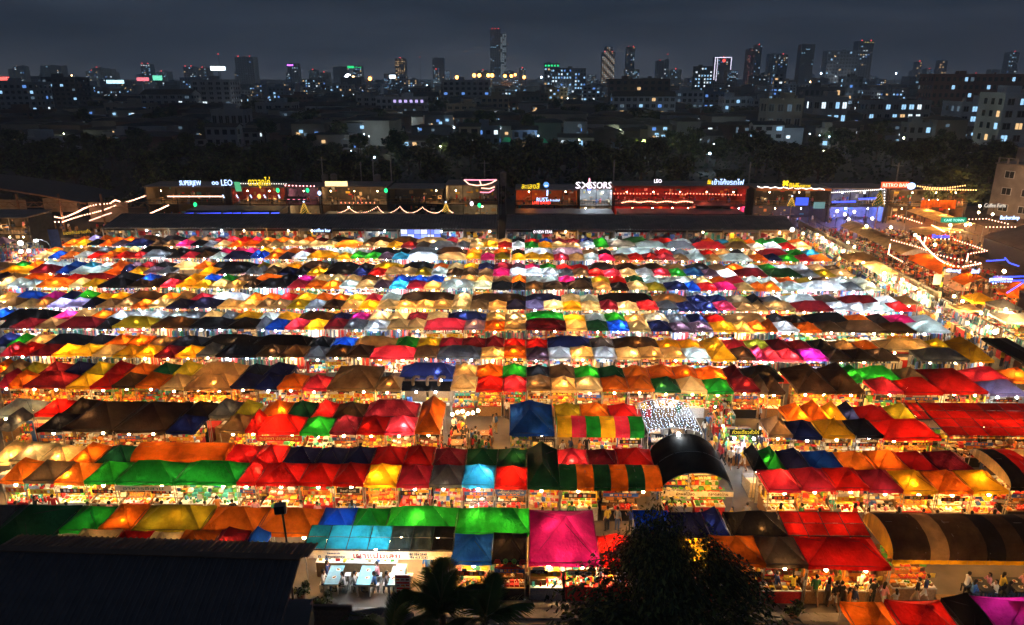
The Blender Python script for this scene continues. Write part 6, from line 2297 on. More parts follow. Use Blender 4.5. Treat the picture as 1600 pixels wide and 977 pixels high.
for fx in (0, 1):
    for st in range(3):
        for k in range(3):
            x, z = -4.6 + 4.4 * k, 1.9 + 3.6 * st
            c = (x, -7.52, z) if fx else (-7.52, x, z)
            dd = (2.2, .12, 1.6) if fx else (.12, 2.2, 1.6)
            mb = MB(); mb.box(c, dd, M_WHITE); w_ = put('window', mb.mesh('window'), tb)
            for q in (-.5, .5):
                mb = MB()
                mb.box((c[0] + q, c[1] - .06, c[2]) if fx else (c[0] - .06, c[1] + q, c[2]), (.9, .06, 1.4) if fx else (.06, .9, 1.4), M_PANE); put('pane', mb.mesh('pane'), w_)
tb.scale = (.78, .78, .86)
light((-15, -11, 4), (1, .62, .36), 3600, tb, radius=.3)
# dark sheds at the right edge, below that house
sh_ = thing('shed', (100, 118, 0), 'long dark shed at the right edge under the tan house', 'building')
mb = MB(); mb.box((0, 0, 1.6), (16, 14, 3.2), M_BRICKW); put('wall', mb.mesh('wall'), sh_)
mb = ribbed_sheet(17, 15, 3.4, 4.4, M_DARK, .5, .06); put('roof', mb.mesh('roof'), sh_, (0, -7.5, 0))

# light thrown by the strings over the tables
for k, (px, py) in enumerate(((1400, 392), (1425, 405), (1455, 400), (1480, 408), (1510, 400), (1535, 385), (1470, 378), (1440, 352), (1500, 340))):
    light(at(px, py, 3.1), (1, .45, .22), 300, None, 'string_light_glow', .3)

# the rest of the strollers, too many and too close together to pick apart
cw = MB()
for k in range(170):
    yy = rg.uniform(47, 118); xx = rg.uniform(40.4, 44.0) if yy > 62 or rg.random() < .4 else rg.uniform(43.5, 49.0)
    m, q, a = rg.choice(list(SHIRTS.values())), rg.choice(list(TROUS.values())), rg.uniform(0, 3.1)
    for s in (-.09, .09):
        cw.tube((xx + s * math.cos(a), yy + s * math.sin(a), 0), (xx + s * math.cos(a), yy + s * math.sin(a), .86), .06, q, r1=.09, n=5)
    cw.tube((xx, yy, .84), (xx, yy, 1.22), .16, m, r1=.18, n=7); cw.tube((xx, yy, 1.22), (xx, yy, 1.45), .18, m, r1=.07, n=7)
    for s in (-.22, .22):
        cw.tube((xx + s * math.cos(a), yy + s * math.sin(a), 1.38), (xx + s * 1.15 * math.cos(a), yy + s * 1.15 * math.sin(a), .85), .05, m, r1=.035, n=4)
    cw.ball((xx, yy, 1.58), .11, SKIN[0], 6, 5); cw.ball((xx, yy + .02, 1.62), .112, HAIR, 6, 5)
tag(cw.build('crowd'), 'dense crowd strolling along the lit path', 'crowd', kind='stuff')
# ------------------------------------------------------------------ left side: steel shed, strings, lamps
rh = random.Random(41)
p0 = aty(20, 300, 122)
sd_ = thing('steel_shed', (-92, 128, 0), 'big dark shed with a lit arched edge at the far left', 'building')
M_BROWN_STEEL = plain('brown_beam', (.22, .11, .06), .7, .3, 2)  # brown base colour of edge beam, posts and truss
mb = MB()
mb.grid(lambda u, v: (-34 + 52 * u, -7 + 12 * v, 4.5 + 4.2 * math.sin(PI * (u * .75 + .22))), 24, 4, M_DARK)
put('roof', mb.mesh('roof', True), sd_)
mb = MB(); pts = [(-34 + 52 * k / 24, -7.1, 4.45 + 4.2 * math.sin(PI * (k / 24 * .75 + .22))) for k in range(25)]
mb.path(pts, .16, M_BROWN_STEEL, 5); put('edge_beam', mb.mesh('edge_beam'), sd_)
for k in range(8):
    x = -30 + 7.2 * k
    mb = MB(); mb.box((x, -6.6, 3.2), (.25, .25, 6.4), M_BROWN_STEEL); put('post', mb.mesh('post'), sd_)
mb = MB()
for k in range(28):
    a = -30 + 2.1 * k
    mb.tube((a, -6.8, 4.2), (a + 1.05, -6.8, 5.0), .05, M_BROWN_STEEL, n=4); mb.tube((a + 1.05, -6.8, 5.0), (a + 2.1, -6.8, 4.2), .05, M_BROWN_STEEL, n=4)
mb.tube((-30, -6.8, 4.2), (28, -6.8, 4.2), .06, M_BROWN_STEEL, n=4); mb.tube((-30, -6.8, 5.0), (28, -6.8, 5.0), .06, M_BROWN_STEEL, n=4)
put('truss', mb.mesh('truss'), sd_)
for k, (x, w, h, z) in enumerate(((-12, 9, 3.0, 2.6), (0, 7, 4.2, 2.4), (9, 6, 2.4, 3.4), (17, 7, 3.6, 2.0))):
    mb = MB(); mb.box((x, -2 + k, z), (w, .2, h), plain('old_panel', (.30, .22, .16), .8, .35, .8)); put('wall_panel', mb.mesh('wall_panel'), sd_)
light((-6, -12, 1.8), AMB, 1100, sd_, radius=.2); light((12, -13, 1.8), AMB, 500, sd_, radius=.2)
for k, (pts, lab) in enumerate((([(66, 345), (80, 347), (98, 347), (112, 342), (128, 337), (145, 333), (160, 329), (176, 323), (190, 318), (208, 313), (222, 308), (236, 303.5)], 'near rose string of lights running back at the left'),
                                ([(86, 339), (96, 341), (106, 338), (120, 332), (131, 326), (142, 322), (150, 320), (163, 319), (172, 318), (180, 313), (187, 315)], 'looped rose string above the long one at the left'),
                                ([(212, 336), (232, 335), (250, 327), (263, 321)], 'rose string beside the white tent at the left of the hall'))):
    bulb_string([at(a, b, 3.2 if k != 1 else 4.2) for a, b in pts], .12, WR, .5, 'bulb_string', lab, group='rose strings at the left')
for k, (a, b) in enumerate((((140, 345), (158, 338.5)), ((160, 337.5), (174, 333)))):
    o = thing('light_tube', at(*a, 3.2), '%s white light tube on the eave left of the hall' % ['longer', 'shorter'][k], 'light tube')
    mb = MB(); mb.tube((0, 0, 0), at(*b, 3.2) - at(*a, 3.2), .1, NEON['rose'], n=5); put('tube', mb.mesh('tube'), o)
shop_sign(120, 363, 108, 'ของกินยามค่ำ', .5, glow('neon_dull', (1, .6, .05), .7), 'yellow neon lettering at the left of the hall', 3.6)
ob_ = bpy.data.objects[[o.name for o in COL.objects if o.get('label') == 'yellow neon lettering at the left of the hall'][0]]
ob_.rotation_euler = (0, 0, R(28))
shop_sign(7, 347, 112, 'HOUSE AREA', .8, NEON['ice'], 'white neon lettering on the roof at the far left edge', 5.0)
bar(-40, 46, 104, 5.6, 'two-storey wooden bar with amber rooms at the left edge', M_BRICKW, [(.5, 1, AMB, 60), (.75, 1, AMB, 60), (.9, 1, AMB, 50), (.6, 0, NEUT, 90), (.85, 0, NEUT, 90)], seed=33)
for k, (px, py, c, lab) in enumerate(((32, 380, 'n', 'round white globe lamp beside the left bar'), (33, 393, 'n', 'round white lamp below the globe at the left'), (45, 392, 'n', 'small white lamp right of the globe at the left'))):
    p = at(px, py, 3.2 if k == 0 else 2.2)
    o = thing('globe_lamp', p, lab, 'lamp')
    mb = MB(); mb.ball((0, 0, 0), .36 if k == 0 else .26, glow('globe', (1, .93, .85), 4), 12, 8); put('globe', mb.mesh('globe', True), o)
    mb = MB(); mb.tube((0, 0, -.3), (0, 0, -p.z), .04, M_DARK); put('pole', mb.mesh('pole'), o)
    light((0, -.4, -.3), NEUT, 420, o)
p = at(56, 376, 4.0)
sl = thing('street_lamp', (p.x + 1.8, p.y, 0), 'street lamp with a cold bright head on a curved arm, at the left', 'lamp')
mb = MB(); mb.tube((0, 0, 0), (0, 0, 3.2), .07, M_POLE); mb.path([(0, 0, 3.2), (-.3, 0, 3.8), (-1.0, 0, 4.1), (-1.7, 0, 4.1)], .05, M_POLE, 5); put('pole', mb.mesh('pole'), sl)
mb = MB(); mb.ball((-1.8, 0, 4.0), .26, M_BULBC, 8, 6, .6); put('lamp_head', mb.mesh('lamp_head', True), sl)
light((-1.8, -.2, 3.6), COOL, 500, sl)
p = at(89, 392, 0)
o = thing('blue_banner', (p.x, p.y, 0), 'tall dark blue banner at the left end of the far row', 'banner')
mb = MB(); mb.grid(lambda u, v: (-.8 + 1.6 * u, .06 * math.sin(5 * v), .3 + 3.0 * v), 4, 6, plain('banner_blue', (.05, .08, .22), .8, .2, 2)); put('cloth', mb.mesh('cloth', True), o)
mb = MB(); mb.tube((-.85, .05, 0), (-.85, .05, 3.4), .04, M_DARK); mb.tube((.85, .05, 0), (.85, .05, 3.4), .04, M_DARK); put('posts', mb.mesh('posts'), o)
p = at(11, 402, 0)
o = thing('blue_tent', (p.x, p.y, 0), 'small blue violet tent on the square at the left edge', 'tent')
mb = canopy_mb(2.4, 2.2, .7, cloth('v'), 1); put('canopy', mb.mesh('canopy', True), o, (0, 0, 2.3))
for a in (-1, 1):
    for b in (-1, 1):
        put('leg', leg_mesh(2.34), o, (a * 1.1, b * 1.0, 0))
# open ground of goods at the left edge
for k in range(9):
    pz = at(12 + 7 * (k % 8), 398 + 5 * (k % 5), .3)
    kd = rh.choice(['clothes', 'trinkets', 'shoes and bags']); s_ = rh.randrange(4)
    root = thing('market_stall', (pz.x, pz.y, 0), 'open stall of %s on the square at the left edge, %s of nine' % (kd, nth(k + 1)), 'stall', 'open stalls on the square at the left')
    co, ra, go = VAR[kd, s_]
    put('counter', cached(('co', kd, s_), lambda: co.mesh('counter')), root)
    put('display_rack', cached(('ra', kd, s_), lambda: ra.mesh('display_rack')), root)
    tag(put('wares', cached(('go', kd, s_), lambda: go.mesh('wares')), root), kind='stuff')
op = sorted([o for o in COL.objects if o.get('group') == 'open stalls on the square at the left'], key=lambda o: proj(o.location)[0])
for k, o in enumerate(op):
    o['label'] = 'open stall on the square at the left edge, %s from the left' % nth(k + 1)
cr = MB()
for k in range(160):
    x, y = rh.uniform(-100, -70), rh.uniform(98, 124)
    m = rh.choice([G[c] for c in ('white', 'red', 'black', 'denim', 'wood', 'pink')])
    cr.box((x, y, .6), (.36, .26, .5), m, rh.uniform(0, 3), .8); cr.ball((x, y, 1.0), .11, HAIR, 5, 4); cr.box((x, y, .2), (.4, .36, .4), G['wood'])
tag(cr.build('crowd'), 'seated crowd under the rose strings at the left', 'crowd', kind='stuff')
for k in range(5):
    light(at(70 + 30 * k, 350 - 9 * k, 2.4), (1, .5, .28), 160)
# ------------------------------------------------------------------ the city beyond: blocks, towers, lit windows
rc = random.Random(19)
WALLS = {'grey': plain('wall_grey', (.36, .38, .41), .9, .2, .08), 'pale': plain('wall_pale', (.60, .62, .64), .9, .2, .08), 'dark': plain('wall_dark', (.13, .135, .15), .9, .25, .08),
         'beige': plain('wall_beige', (.36, .31, .25), .9, .2, .08), 'brown': plain('wall_brown', (.18, .12, .10), .9, .2, .08), 'red': plain('wall_red', (.26, .12, .10), .9, .2, .08),
         'blue': plain('wall_blue', (.16, .22, .34), .9, .2, .08)}
W_OFF = plain('window_dark', (.02, .022, .028), .2, .2, 1, spec=.6)
W_ICE, W_WHT, W_WRM, W_BLU = glow('window_ice', (.36, .68, 1.0), 1.3), glow('window_white', (.78, .92, 1), 1.5), glow('window_warm', (1, .62, .28), 1.1), glow('window_blue', (.14, .34, .9), 1.0)
W_DIM = glow('window_dim', (.30, .45, .6), .28)
M_TILE = plain('roof_dark_tile', (.06, .055, .055), .9, .3, .3)
LITS = [W_ICE, W_ICE, W_WHT, W_ICE, W_BLU, W_DIM, W_WRM, W_DIM]
far_marks = []


def win_meshes():
    f = MB(); f.box((0, 0, 0), (1, .22, 1), WALLS['grey'])
    p = MB(); p.box((0, -.13, 0), (.86, .08, .86), W_OFF)
    q = MB(); q.box((0, -.12, 0), (.06, .12, .86), WALLS['grey'])
    return f.mesh('window'), p.mesh('pane'), q.mesh('mullion')


WF, WPN, WML = win_meshes()


def bldg(px0, px1, pyt, D, label, wall='grey', nf=None, nx=None, lit=.15, depth=None, single=False, roof='flat', lits=None, ww=.55, wh=.5, name='apartment_block', cat='building', group=None, rz=0.0, zb=0.0, pattern=None, aviation=0):
    zt = aty((px0 + px1) / 2, pyt, D).z
    x0, x1 = xat(px0, D, max(1, zt / 2)), xat(px1, D, max(1, zt / 2))
    W, H = x1 - x0, max(2.5, zt)
    depth = depth or min(max(8, W * .6), 26)
    root = thing(name, ((x0 + x1) / 2, D, 0), label, cat, group, rz)
    wm = WALLS[wall]
    mb = MB(); mb.box((0, depth / 2, H / 2), (W, depth, H), wm)
    put('wall', mb.mesh('wall'), root)
    nf = nf or max(1, round(H / 3.2)); nx = nx or max(2, round(W / 3.4))
    fh, fw = H / nf, W / nx
    if roof == 'flat':
        mb = MB()
        mb.box((0, depth / 2, H + .15), (W + .5, depth + .5, .3), wm)
        for a, b, c, d in ((-W / 2, depth / 2, .25, depth), (W / 2, depth / 2, .25, depth), (0, 0, W, .25)):
            mb.box((a, b, H + .6), (c, d, .8), wm)
        put('parapet', mb.mesh('parapet'), root)
        mb = MB()
        mb.box((rc.uniform(-.25, .25) * W, depth * .5, H + 1.7), (min(5, W * .3), min(5, depth * .5), 2.8), wm)
        put('roof_house', mb.mesh('roof_house'), root)
        if D < 700:
            for q in range(rc.randint(1, 3)):
                cx = rc.uniform(-.4, .4) * W; mb = MB(); mb.tube((cx, depth * .4, H + .3), (cx, depth * .4, H + 2.0), .7, wm, n=8); put('roof_tank', mb.mesh('roof_tank'), root)
    elif roof == 'gable':
        mb = MB(); r_ = min(3.0, depth * .22)
        mb.quad([(-W / 2 - .5, -.6, H), (W / 2 + .5, -.6, H), (W / 2 + .5, depth / 2, H + r_), (-W / 2 - .5, depth / 2, H + r_)], M_TILE)
        mb.quad([(W / 2 + .5, depth + .6, H), (-W / 2 - .5, depth + .6, H), (-W / 2 - .5, depth / 2, H + r_), (W / 2 + .5, depth / 2, H + r_)], M_TILE)
        for s in (-1, 1):
            mb.quad([(s * W / 2, 0, H), (s * W / 2, depth, H), (s * W / 2, depth / 2, H + r_)], wm)
        put('roof', mb.mesh('roof'), root)
    # floors and windows
    band = MB()
    for f in range(1, nf):
        band.box((0, -.08, f * fh), (W + .1, .18, .16 if D < 800 else .5), wm)
    if nf > 1:
        put('floor_bands', band.mesh('floor_bands'), root)
    wmb, pmb = MB(), MB()
    for f in range(nf):
        for k in range(nx):
            on = rc.random() < lit
            m = rc.choice(lits or LITS) if on else W_OFF
            if pattern:
                v = pattern(f, k, nf, nx)
                if v is None: continue
                if v is not True: m = v
            x, z = -W / 2 + fw * (k + .5), fh * (f + .52)
            w_, h_ = fw * ww * rc.uniform(.85, 1.1), fh * wh
            if single:
                o = put('window', WF, root, (x, -.06, z)); o.scale = (w_ + .3, 1, h_ + .3)
                p = put('pane', WPN, o); p.material_slots[0].link = 'OBJECT'; p.material_slots[0].material = m
                put('mullion', WML, o)
            else:
                wmb.box((x, -.05, z), (w_ + .25, .2, h_ + .25), wm); pmb.box((x, -.14, z), (w_, .06, h_), m)
    # side facing the middle of the picture
    s = -1 if (px0 + px1) / 2 > 820 else 1
    if D < 1000:
        for f in range(nf):
            for k in range(max(1, int(depth / 4))):
                on = rc.random() < lit
                pmb.box((s * (W / 2 + .03), 2.2 + 4 * k, fh * (f + .52)), (.08, 1.6, fh * wh), rc.choice(lits or LITS) if on else W_OFF)
    if wmb.v: tag(put('window_frames', wmb.mesh('window_frames'), root), kind='stuff')
    if pmb.v: tag(put('windows', pmb.mesh('windows'), root), kind='stuff')
    if aviation:
        mb = MB()
        for q in range(aviation):
            mb.ball(((q - (aviation - 1) / 2) * W * .6 / max(1, aviation - 1) if aviation > 1 else 0, 1, H + 2.2), max(.7, D * .0007), glow('beacon_red', (1, .06, .05), 4), 5, 4)
        put('beacon', mb.mesh('beacon', True), root)
    return root, x0, x1, H


# nearest named blocks; windows big enough to pick apart are separate parts
def stairs_pat(f, k, nf, nx):
    if k == int(nx * .42): return [W_ICE, W_WHT][f % 2] if f < nf - 1 else W_OFF
    return True


bldg(957, 1055, 151, 452, 'pale five-storey block with a lit stair column, right of centre', 'pale', 4, 10, .16, 14, True, 'gable', pattern=stairs_pat, ww=.62)
bldg(1056, 1098, 144, 470, 'pale grey block touching the right of the lit stair block', 'pale', 5, 5, .2, 14, True)
bldg(1099, 1131, 146, 480, 'bluish narrow block between two pale ones', 'blue', 5, 4, .25, 14, True, lits=[W_BLU, W_ICE])
bldg(1131, 1173, 154, 440, 'pale block with one amber window, third right of the lit stair block', 'pale', 4, 5, .2, 14, True)
bldg(1176, 1202, 157, 430, 'grey block with cold lit side, left of the dark gap', 'grey', 5, 3, .3, 14, True)
bldg(950, 1046, 125, 640, 'long brown block rising behind the lit stair block', 'brown', 5, 9, .1, 16)
bldg(588, 664, 154, 450, 'lilac grey block with a violet lit top floor', 'pale', 4, 9, .06, 16, True, pattern=lambda f, k, nf, nx: (glow('window_violet', (.62, .5, 1), 1.3) if f == nf - 1 and k > 2 else True))
bldg(557, 590, 152, 458, 'grey block joined to the left of the violet topped one', 'grey', 5, 3, .04, 16, True)
bldg(752, 795, 153, 430, 'beige block with balconies and cold side, left of centre line', 'beige', 5, 5, .22, 14, True)
bldg(698, 742, 165, 415, 'low beige block with a lit stair, left of the balcony one', 'beige', 4, 4, .12, 14, True)
bldg(692, 765, 127, 600, 'plain grey slab block under the orange street lamps', 'grey', 6, 8, .08, 18)
bldg(400, 457, 163, 420, 'grey block with two cold windows one above the other', 'grey', 3, 4, .15, 14, True)
bldg(478, 556, 166, 420, 'low long pale house row left of the violet topped block', 'pale', 2, 9, .08, 10, False, 'gable')
bldg(302, 362, 127, 470, 'tall blank walled grey block in the left half', 'grey', 8, 5, .08, 16, True)
bldg(222, 300, 148, 455, 'grey block with wide eaves left of the blank walled one', 'grey', 5, 7, .12, 15, True, 'gable')
bldg(70, 122, 123, 480, 'dark balcony block in the left quarter', 'dark', 9, 6, .1, 16, False)
bldg(0, 58, 131, 430, 'grey block under red city lights at the far left', 'grey', 7, 6, .2, 16, False)
bldg(332, 382, 175, 300, 'small shop house with a bright blue eave, left half', 'grey', 2, 5, .1, 10, True)
bldg(36, 96, 219, 262, 'low plain grey house behind the left trees', 'grey', 1, 4, .05, 12, True)
bldg(0, 66, 175, 330, 'dim row house with a pair of amber windows at the left', 'brown', 4, 7, .14, 12, True)
bldg(165, 232, 164, 400, 'low hall with a long cold lit window band', 'beige', 2, 6, .25, 12, False)
bldg(1355, 1452, 160, 372, 'row of grey town houses with bright cold windows', 'grey', 3, 8, .45, 12, True, lits=[W_ICE, W_WHT, W_ICE, W_DIM, W_WRM])
bldg(1455, 1602, 118, 540, 'long reddish block with scattered blue windows at the right', 'red', 5, 16, .2, 20, False)
bldg(1498, 1566, 163, 300, 'pale block with rounded balconies at the right edge', 'pale', 4, 5, .35, 14, True)
bldg(1562, 1640, 150, 250, 'big grey block at the right edge with two square windows', 'pale', 5, 4, .2, 14, True)
bldg(1196, 1252, 158, 300, 'brownish house with a railed roof, right half', 'beige', 3, 4, .12, 10, True)
bldg(1268, 1322, 155, 330, 'low house lit by cold blue lamps, right half', 'grey', 3, 5, .4, 10, True, lits=[W_BLU, W_ICE, W_WHT])
bldg(1208, 1222, 115, 700, 'narrow slab with a column of blue lights', 'grey', 9, 2, .5, 10)
bldg(1318, 1345, 122, 600, 'dark block with three bright lamps', 'dark', 6, 4, .3, 14)
bldg(1255, 1320, 138, 520, 'black roofed hall in the right half', 'dark', 3, 8, .08, 16)
bldg(862, 915, 108, 900, 'dark block with many blue white windows and amber top', 'dark', 9, 12, .45, 18, False, lits=[W_ICE, W_ICE, W_WHT, W_BLU])
bldg(850, 874, 100, 1100, 'pale block with a green lit roof edge', 'pale', 9, 5, .4, 14, False, pattern=lambda f, k, nf, nx: (NEON['green'] if f == nf - 1 else True))
bldg(1085, 1112, 105, 1000, 'block glittering with blue white lights left of the neon outline', 'dark', 9, 6, .6, 14, False, lits=[W_ICE, W_WHT])
# skyline towers
def round_pat(f, k, nf, nx):
    if f >= nf - 2 and k in (0, nx - 1): return None
    return [W_WRM, W_WHT, W_WRM, W_OFF][(f * 7 + k * 3) % 4]


tw, x0, x1, H = bldg(766, 782, 46, 2300, 'tallest tower of the skyline with a pale lit flank', 'grey', 34, 5, .12, 30, aviation=3)
bldg(782, 791, 53, 2295, 'pale lit slab fixed to the right of the tallest tower', 'pale', 32, 3, .75, 24, lits=[glow('flank', (.6, .75, .85), .42)], ww=.8, wh=.8)
bldg(369, 398, 90, 1500, 'broad dark twin tower in the left half', 'grey', 18, 8, .08, 26, aviation=2)
bldg(940, 960, 82, 2200, 'rounded tower with warm lit floors', 'grey', 18, 7, .5, 26, pattern=round_pat, aviation=2)
bldg(944, 956, 74, 2202, 'narrower crown block on the rounded tower', 'grey', 22, 4, .5, 20, pattern=round_pat)
bldg(978, 991, 74, 2200, 'slim dark tower right of the rounded one', 'dark', 24, 4, .22, 24, aviation=2)
bldg(618, 634, 92, 1900, 'amber lit tower with a stepped top', 'beige', 16, 5, .7, 24, lits=[W_WRM, glow('window_amberdim', (1, .6, .25), .4)], aviation=1)
bldg(676, 694, 91, 2000, 'blue glass tower with a pale frame', 'blue', 18, 5, .15, 24)
bldg(450, 467, 100, 1900, 'slender tower with a violet lit top at the left', 'grey', 15, 5, .15, 20)
bldg(521, 543, 105, 1900, 'wide dim tower left of the green lit one', 'grey', 12, 6, .05, 24)
bldg(552, 566, 104, 1800, 'tower with green lit crown', 'grey', 12, 4, .4, 20, pattern=lambda f, k, nf, nx: (NEON['green'] if f == nf - 1 else True))
bldg(222, 237, 101, 1700, 'tower with a white lit crown at the left', 'grey', 14, 4, .3, 20, pattern=lambda f, k, nf, nx: (W_WHT if f == nf - 1 else True), aviation=2)
bldg(66, 98, 103, 1900, 'wide terraced tower at the far left', 'grey', 12, 8, .12, 26)
bldg(25, 40, 104, 1900, 'slim tower with blue lamp at the far left edge', 'grey', 12, 4, .2, 20)
bldg(147, 160, 107, 1700, 'first of a dim pair of towers at the left', 'grey', 11, 4, .1, 20, aviation=1)
bldg(161, 176, 109, 1600, 'second of a dim pair of towers at the left', 'grey', 10, 4, .3, 20)
bldg(288, 304, 105, 1700, 'block tower beside the bright white billboard', 'grey', 12, 4, .15, 20, aviation=2)
ntw, nx0, nx1, nH = bldg(1116, 1141, 90, 2100, 'tower outlined in white neon with red glow', 'dark', 16, 6, .15, 26, aviation=1)
mb = MB()
for a in (-.5, .5):
    mb.box((a * (nx1 - nx0), -.5, nH / 2), (1.4, .8, nH), glow('outline', (.85, .8, 1), 4))
mb.box((-.36 * (nx1 - nx0), -.5, nH / 2), (1.0, .8, nH * .96), glow('outline', (.85, .8, 1), 4)); mb.box((0, -.5, nH), (nx1 - nx0, .8, 1.6), glow('outline', (.85, .8, 1), 4))
put('neon_outline', mb.mesh('neon_outline'), ntw)
mb = MB(); mb.ball((2, -1, nH - 8), 4.5, glow('red_ball', (1, .08, .06), 4), 8, 6); put('red_lamp', mb.mesh('red_lamp', True), ntw)
bldg(1166, 1177, 77, 2000, 'reddish lit half of a twin tower', 'red', 20, 4, .3, 22, lits=[glow('window_rose', (1, .3, .25), .5)])
bldg(1178, 1188, 71, 2000, 'dark half of a twin tower with a pale tip', 'dark', 22, 3, .1, 22, aviation=1)
bldg(1249, 1270, 70, 1900, 'dark tapering tower at the right', 'dark', 24, 6, .04, 26)
bldg(1290, 1338, 80, 1500, 'wide office slab with strip windows at the right', 'grey', 12, 10, .18, 26)
bldg(1337, 1361, 65, 1700, 'tall tower with a slanting yellow lit crown', 'grey', 24, 6, .12, 26, pattern=lambda f, k, nf, nx: (glow('crown_yellow', (.8, .7, .2), .9) if f == nf - 1 and k > 1 else True), aviation=2)
bldg(1025, 1036, 96, 1800, 'slim pair of grey towers, left one', 'grey', 14, 3, .1, 20, aviation=1)
bldg(1037, 1044, 94, 1820, 'slim pair of grey towers, right one', 'pale', 14, 2, .1, 20)
bldg(1200, 1213, 85, 1800, 'tower with sparse lights left of the tapering one', 'grey', 16, 4, .2, 22)
bldg(1214, 1229, 86, 1820, 'tower with sparse lights touching its left neighbour', 'dark', 16, 4, .25, 22, aviation=1)
bldg(1573, 1588, 82, 1900, 'tower with yellow lit corners at the right edge', 'grey', 18, 4, .2, 22, aviation=1)
bldg(1465, 1478, 95, 2200, 'small far tower with yellow lights at the right', 'grey', 10, 3, .4, 20, lits=[W_WRM])
bldg(1430, 1438, 97, 2300, 'tiny far tower with a red lamp at the right', 'grey', 10, 2, .5, 20, lits=[W_WRM], aviation=1)
# masts and cranes
for k, (px, py0, D) in enumerate(((656, 84, 1900), (1044, 79, 1900), (340, 78, 1500))):
    p = aty(px, py0, D)
    o = thing('radio_mast', (p.x, D, 0), '%s thin mast on the skyline from the left' % nth([2, 3, 1][k]), 'mast')
    mb = MB(); mb.tube((0, 0, 0), (0, 0, p.z), .9, M_DARK, r1=.3, n=4); put('mast', mb.mesh('mast'), o)
    mb = MB(); mb.ball((0, 0, p.z * .9), 1.0, glow('beacon_red', (1, .06, .05), 4), 5, 4); put('beacon', mb.mesh('beacon', True), o)
# billboards
for k, (px, py, w, h, D, m, lab) in enumerate(((340.5, 107, 22, 6, 1100, glow('bill_white', (.75, .9, 1), 5), 'bright white billboard on the skyline at the left'), (6, 123, 16, 5, 900, glow('bill_red', (1, .12, .1), 3), 'red lit billboard at the far left edge'),
                                               (223, 124, 18, 5, 1000, glow('bill_red2', (1, .2, .25), 2), 'red and white billboard at the left'), (246, 122, 14, 7, 1000, glow('bill_green', (.2, .9, .6), 1.6), 'green and blue billboard at the left'),
                                               (180, 128, 26, 5, 900, glow('bill_ice', (.5, .85, 1), 2.6), 'pale blue billboard at the left'), (122, 125, 8, 5, 900, glow('bill_amber', (1, .6, .3), 2), 'amber billboard at the left'),
                                               (548, 105, 10, 3, 1500, NEON['green'], 'green strip sign on the skyline'), (453, 102, 9, 2.2, 1500, NEON['violet'], 'violet strip sign on the skyline'), (613, 120, 9, 5, 1100, glow('bill_white', (.75, .9, 1), 5), 'white billboard below the amber tower'))):
    p = aty(px, py, D); s = D / F_PX
    o = thing('billboard', (p.x, D, 0), lab, 'billboard')
    mb = MB(); mb.box((0, 0, p.z), (w * s, 1, h * s), m); put('panel', mb.mesh('panel'), o)
    mb = MB(); mb.box((0, 1.2, p.z), (w * s + .8, 1, h * s + .8), M_DARK); mb.tube((0, 1.2, 0), (0, 1.2, p.z), .6, M_DARK, n=5); put('stand', mb.mesh('stand'), o)
# street and flood lights seen as points
SL = [(741, 118, 1, 14), (749, 118, 1, 14), (763, 118, 1, 14), (769, 118, 1, 14), (714, 121, 1, 14), (552, 122, 2, 15), (544, 121, 0, 26), (578, 123, 1, 14), (789, 119, 1, 12), (799, 119, 1, 12), (819, 121, 1, 12), (805, 117, 1, 10),
      (478, 197, 0, 9), (617, 218, 3, 7), (746, 187, 3, 8), (1006, 221, 4, 14), (1021, 227, 3, 10), (1109, 240, 5, 10), (1308, 164, 5, 11), (1308, 176, 5, 9), (1412, 216, 3, 8), (1458, 227, 3, 8), (191, 158, 5, 8), (124, 179, 5, 7), (585, 246, 5, 7),
      (112, 118, 2, 6), (884, 121, 5, 8), (846, 121, 5, 8), (1283, 95 + 20, 5, 7), (1266, 128, 2, 6), (925, 195, 3, 6), (905, 219, 3, 5), (1121, 198, 5, 6), (628, 188, 2, 6), (887, 155, 5, 8), (880, 150, 5, 8), (658, 141, 5, 7), (667, 134, 5, 6), (518, 138, 5, 6), (1400, 115, 5, 7)]
rq = random.Random(4)
for k in range(70):  # more lamps added at random places to brighten the facades
    SL.append((rq.uniform(0, 1600), rq.uniform(133, 236) if k < 52 else rq.uniform(131, 160), rq.choice([0, 5, 5, 5, 3, 2]), rq.uniform(3, 6)))
SLC = [(.9, .95, 1), (1, .34, .06), (1, .6, .25), (.95, 1, .6), (.75, 1, .25), (.55, .8, 1)]
for k, (px, py, c, w) in enumerate(SL):
    dep = math.atan((py - 488.5) / F_PX) + PITCH
    D = min(1500, 20 / max(.0135, math.tan(dep)))
    if py < 130: D = 1250
    p = aty(px, py, D)
    o = thing('street_lamp', (p.x, D, 0), '@', 'lamp', 'lamps scattered through the dark city')
    s = D / F_PX
    mb = MB(); mb.ball((0, 0, p.z), s * w * .19, glow('street_glow%d' % c, SLC[c], 20), 6, 5); put('lamp_head', mb.mesh('lamp_head', True), o)
    mb = MB(); mb.tube((0, s, 0), (0, s, p.z), max(.08, s * .2), M_DARK, n=4); put('pole', mb.mesh('pole'), o)
    if py > 130:
        light((0, -2, p.z - .5), SLC[c], 200 * w * (D / 300) ** 2, o, radius=.5)
lam = sorted([o for o in COL.objects if o.get('group') == 'lamps scattered through the dark city'], key=lambda o: proj(o.matrix_basis.translation + Vector((0, 0, 10)))[0])
for k, o in enumerate(lam):
    c = o.children[0].data.materials[0].name if o.children else ''
    cn = {'0': 'white', '1': 'orange', '2': 'amber', '3': 'pale yellow', '4': 'green yellow', '5': 'blue white'}[c[-1]] if c else 'white'
    o['label'] = '%s lamp in the dark city, %s lamp from the left' % (cn, nth(k + 1))
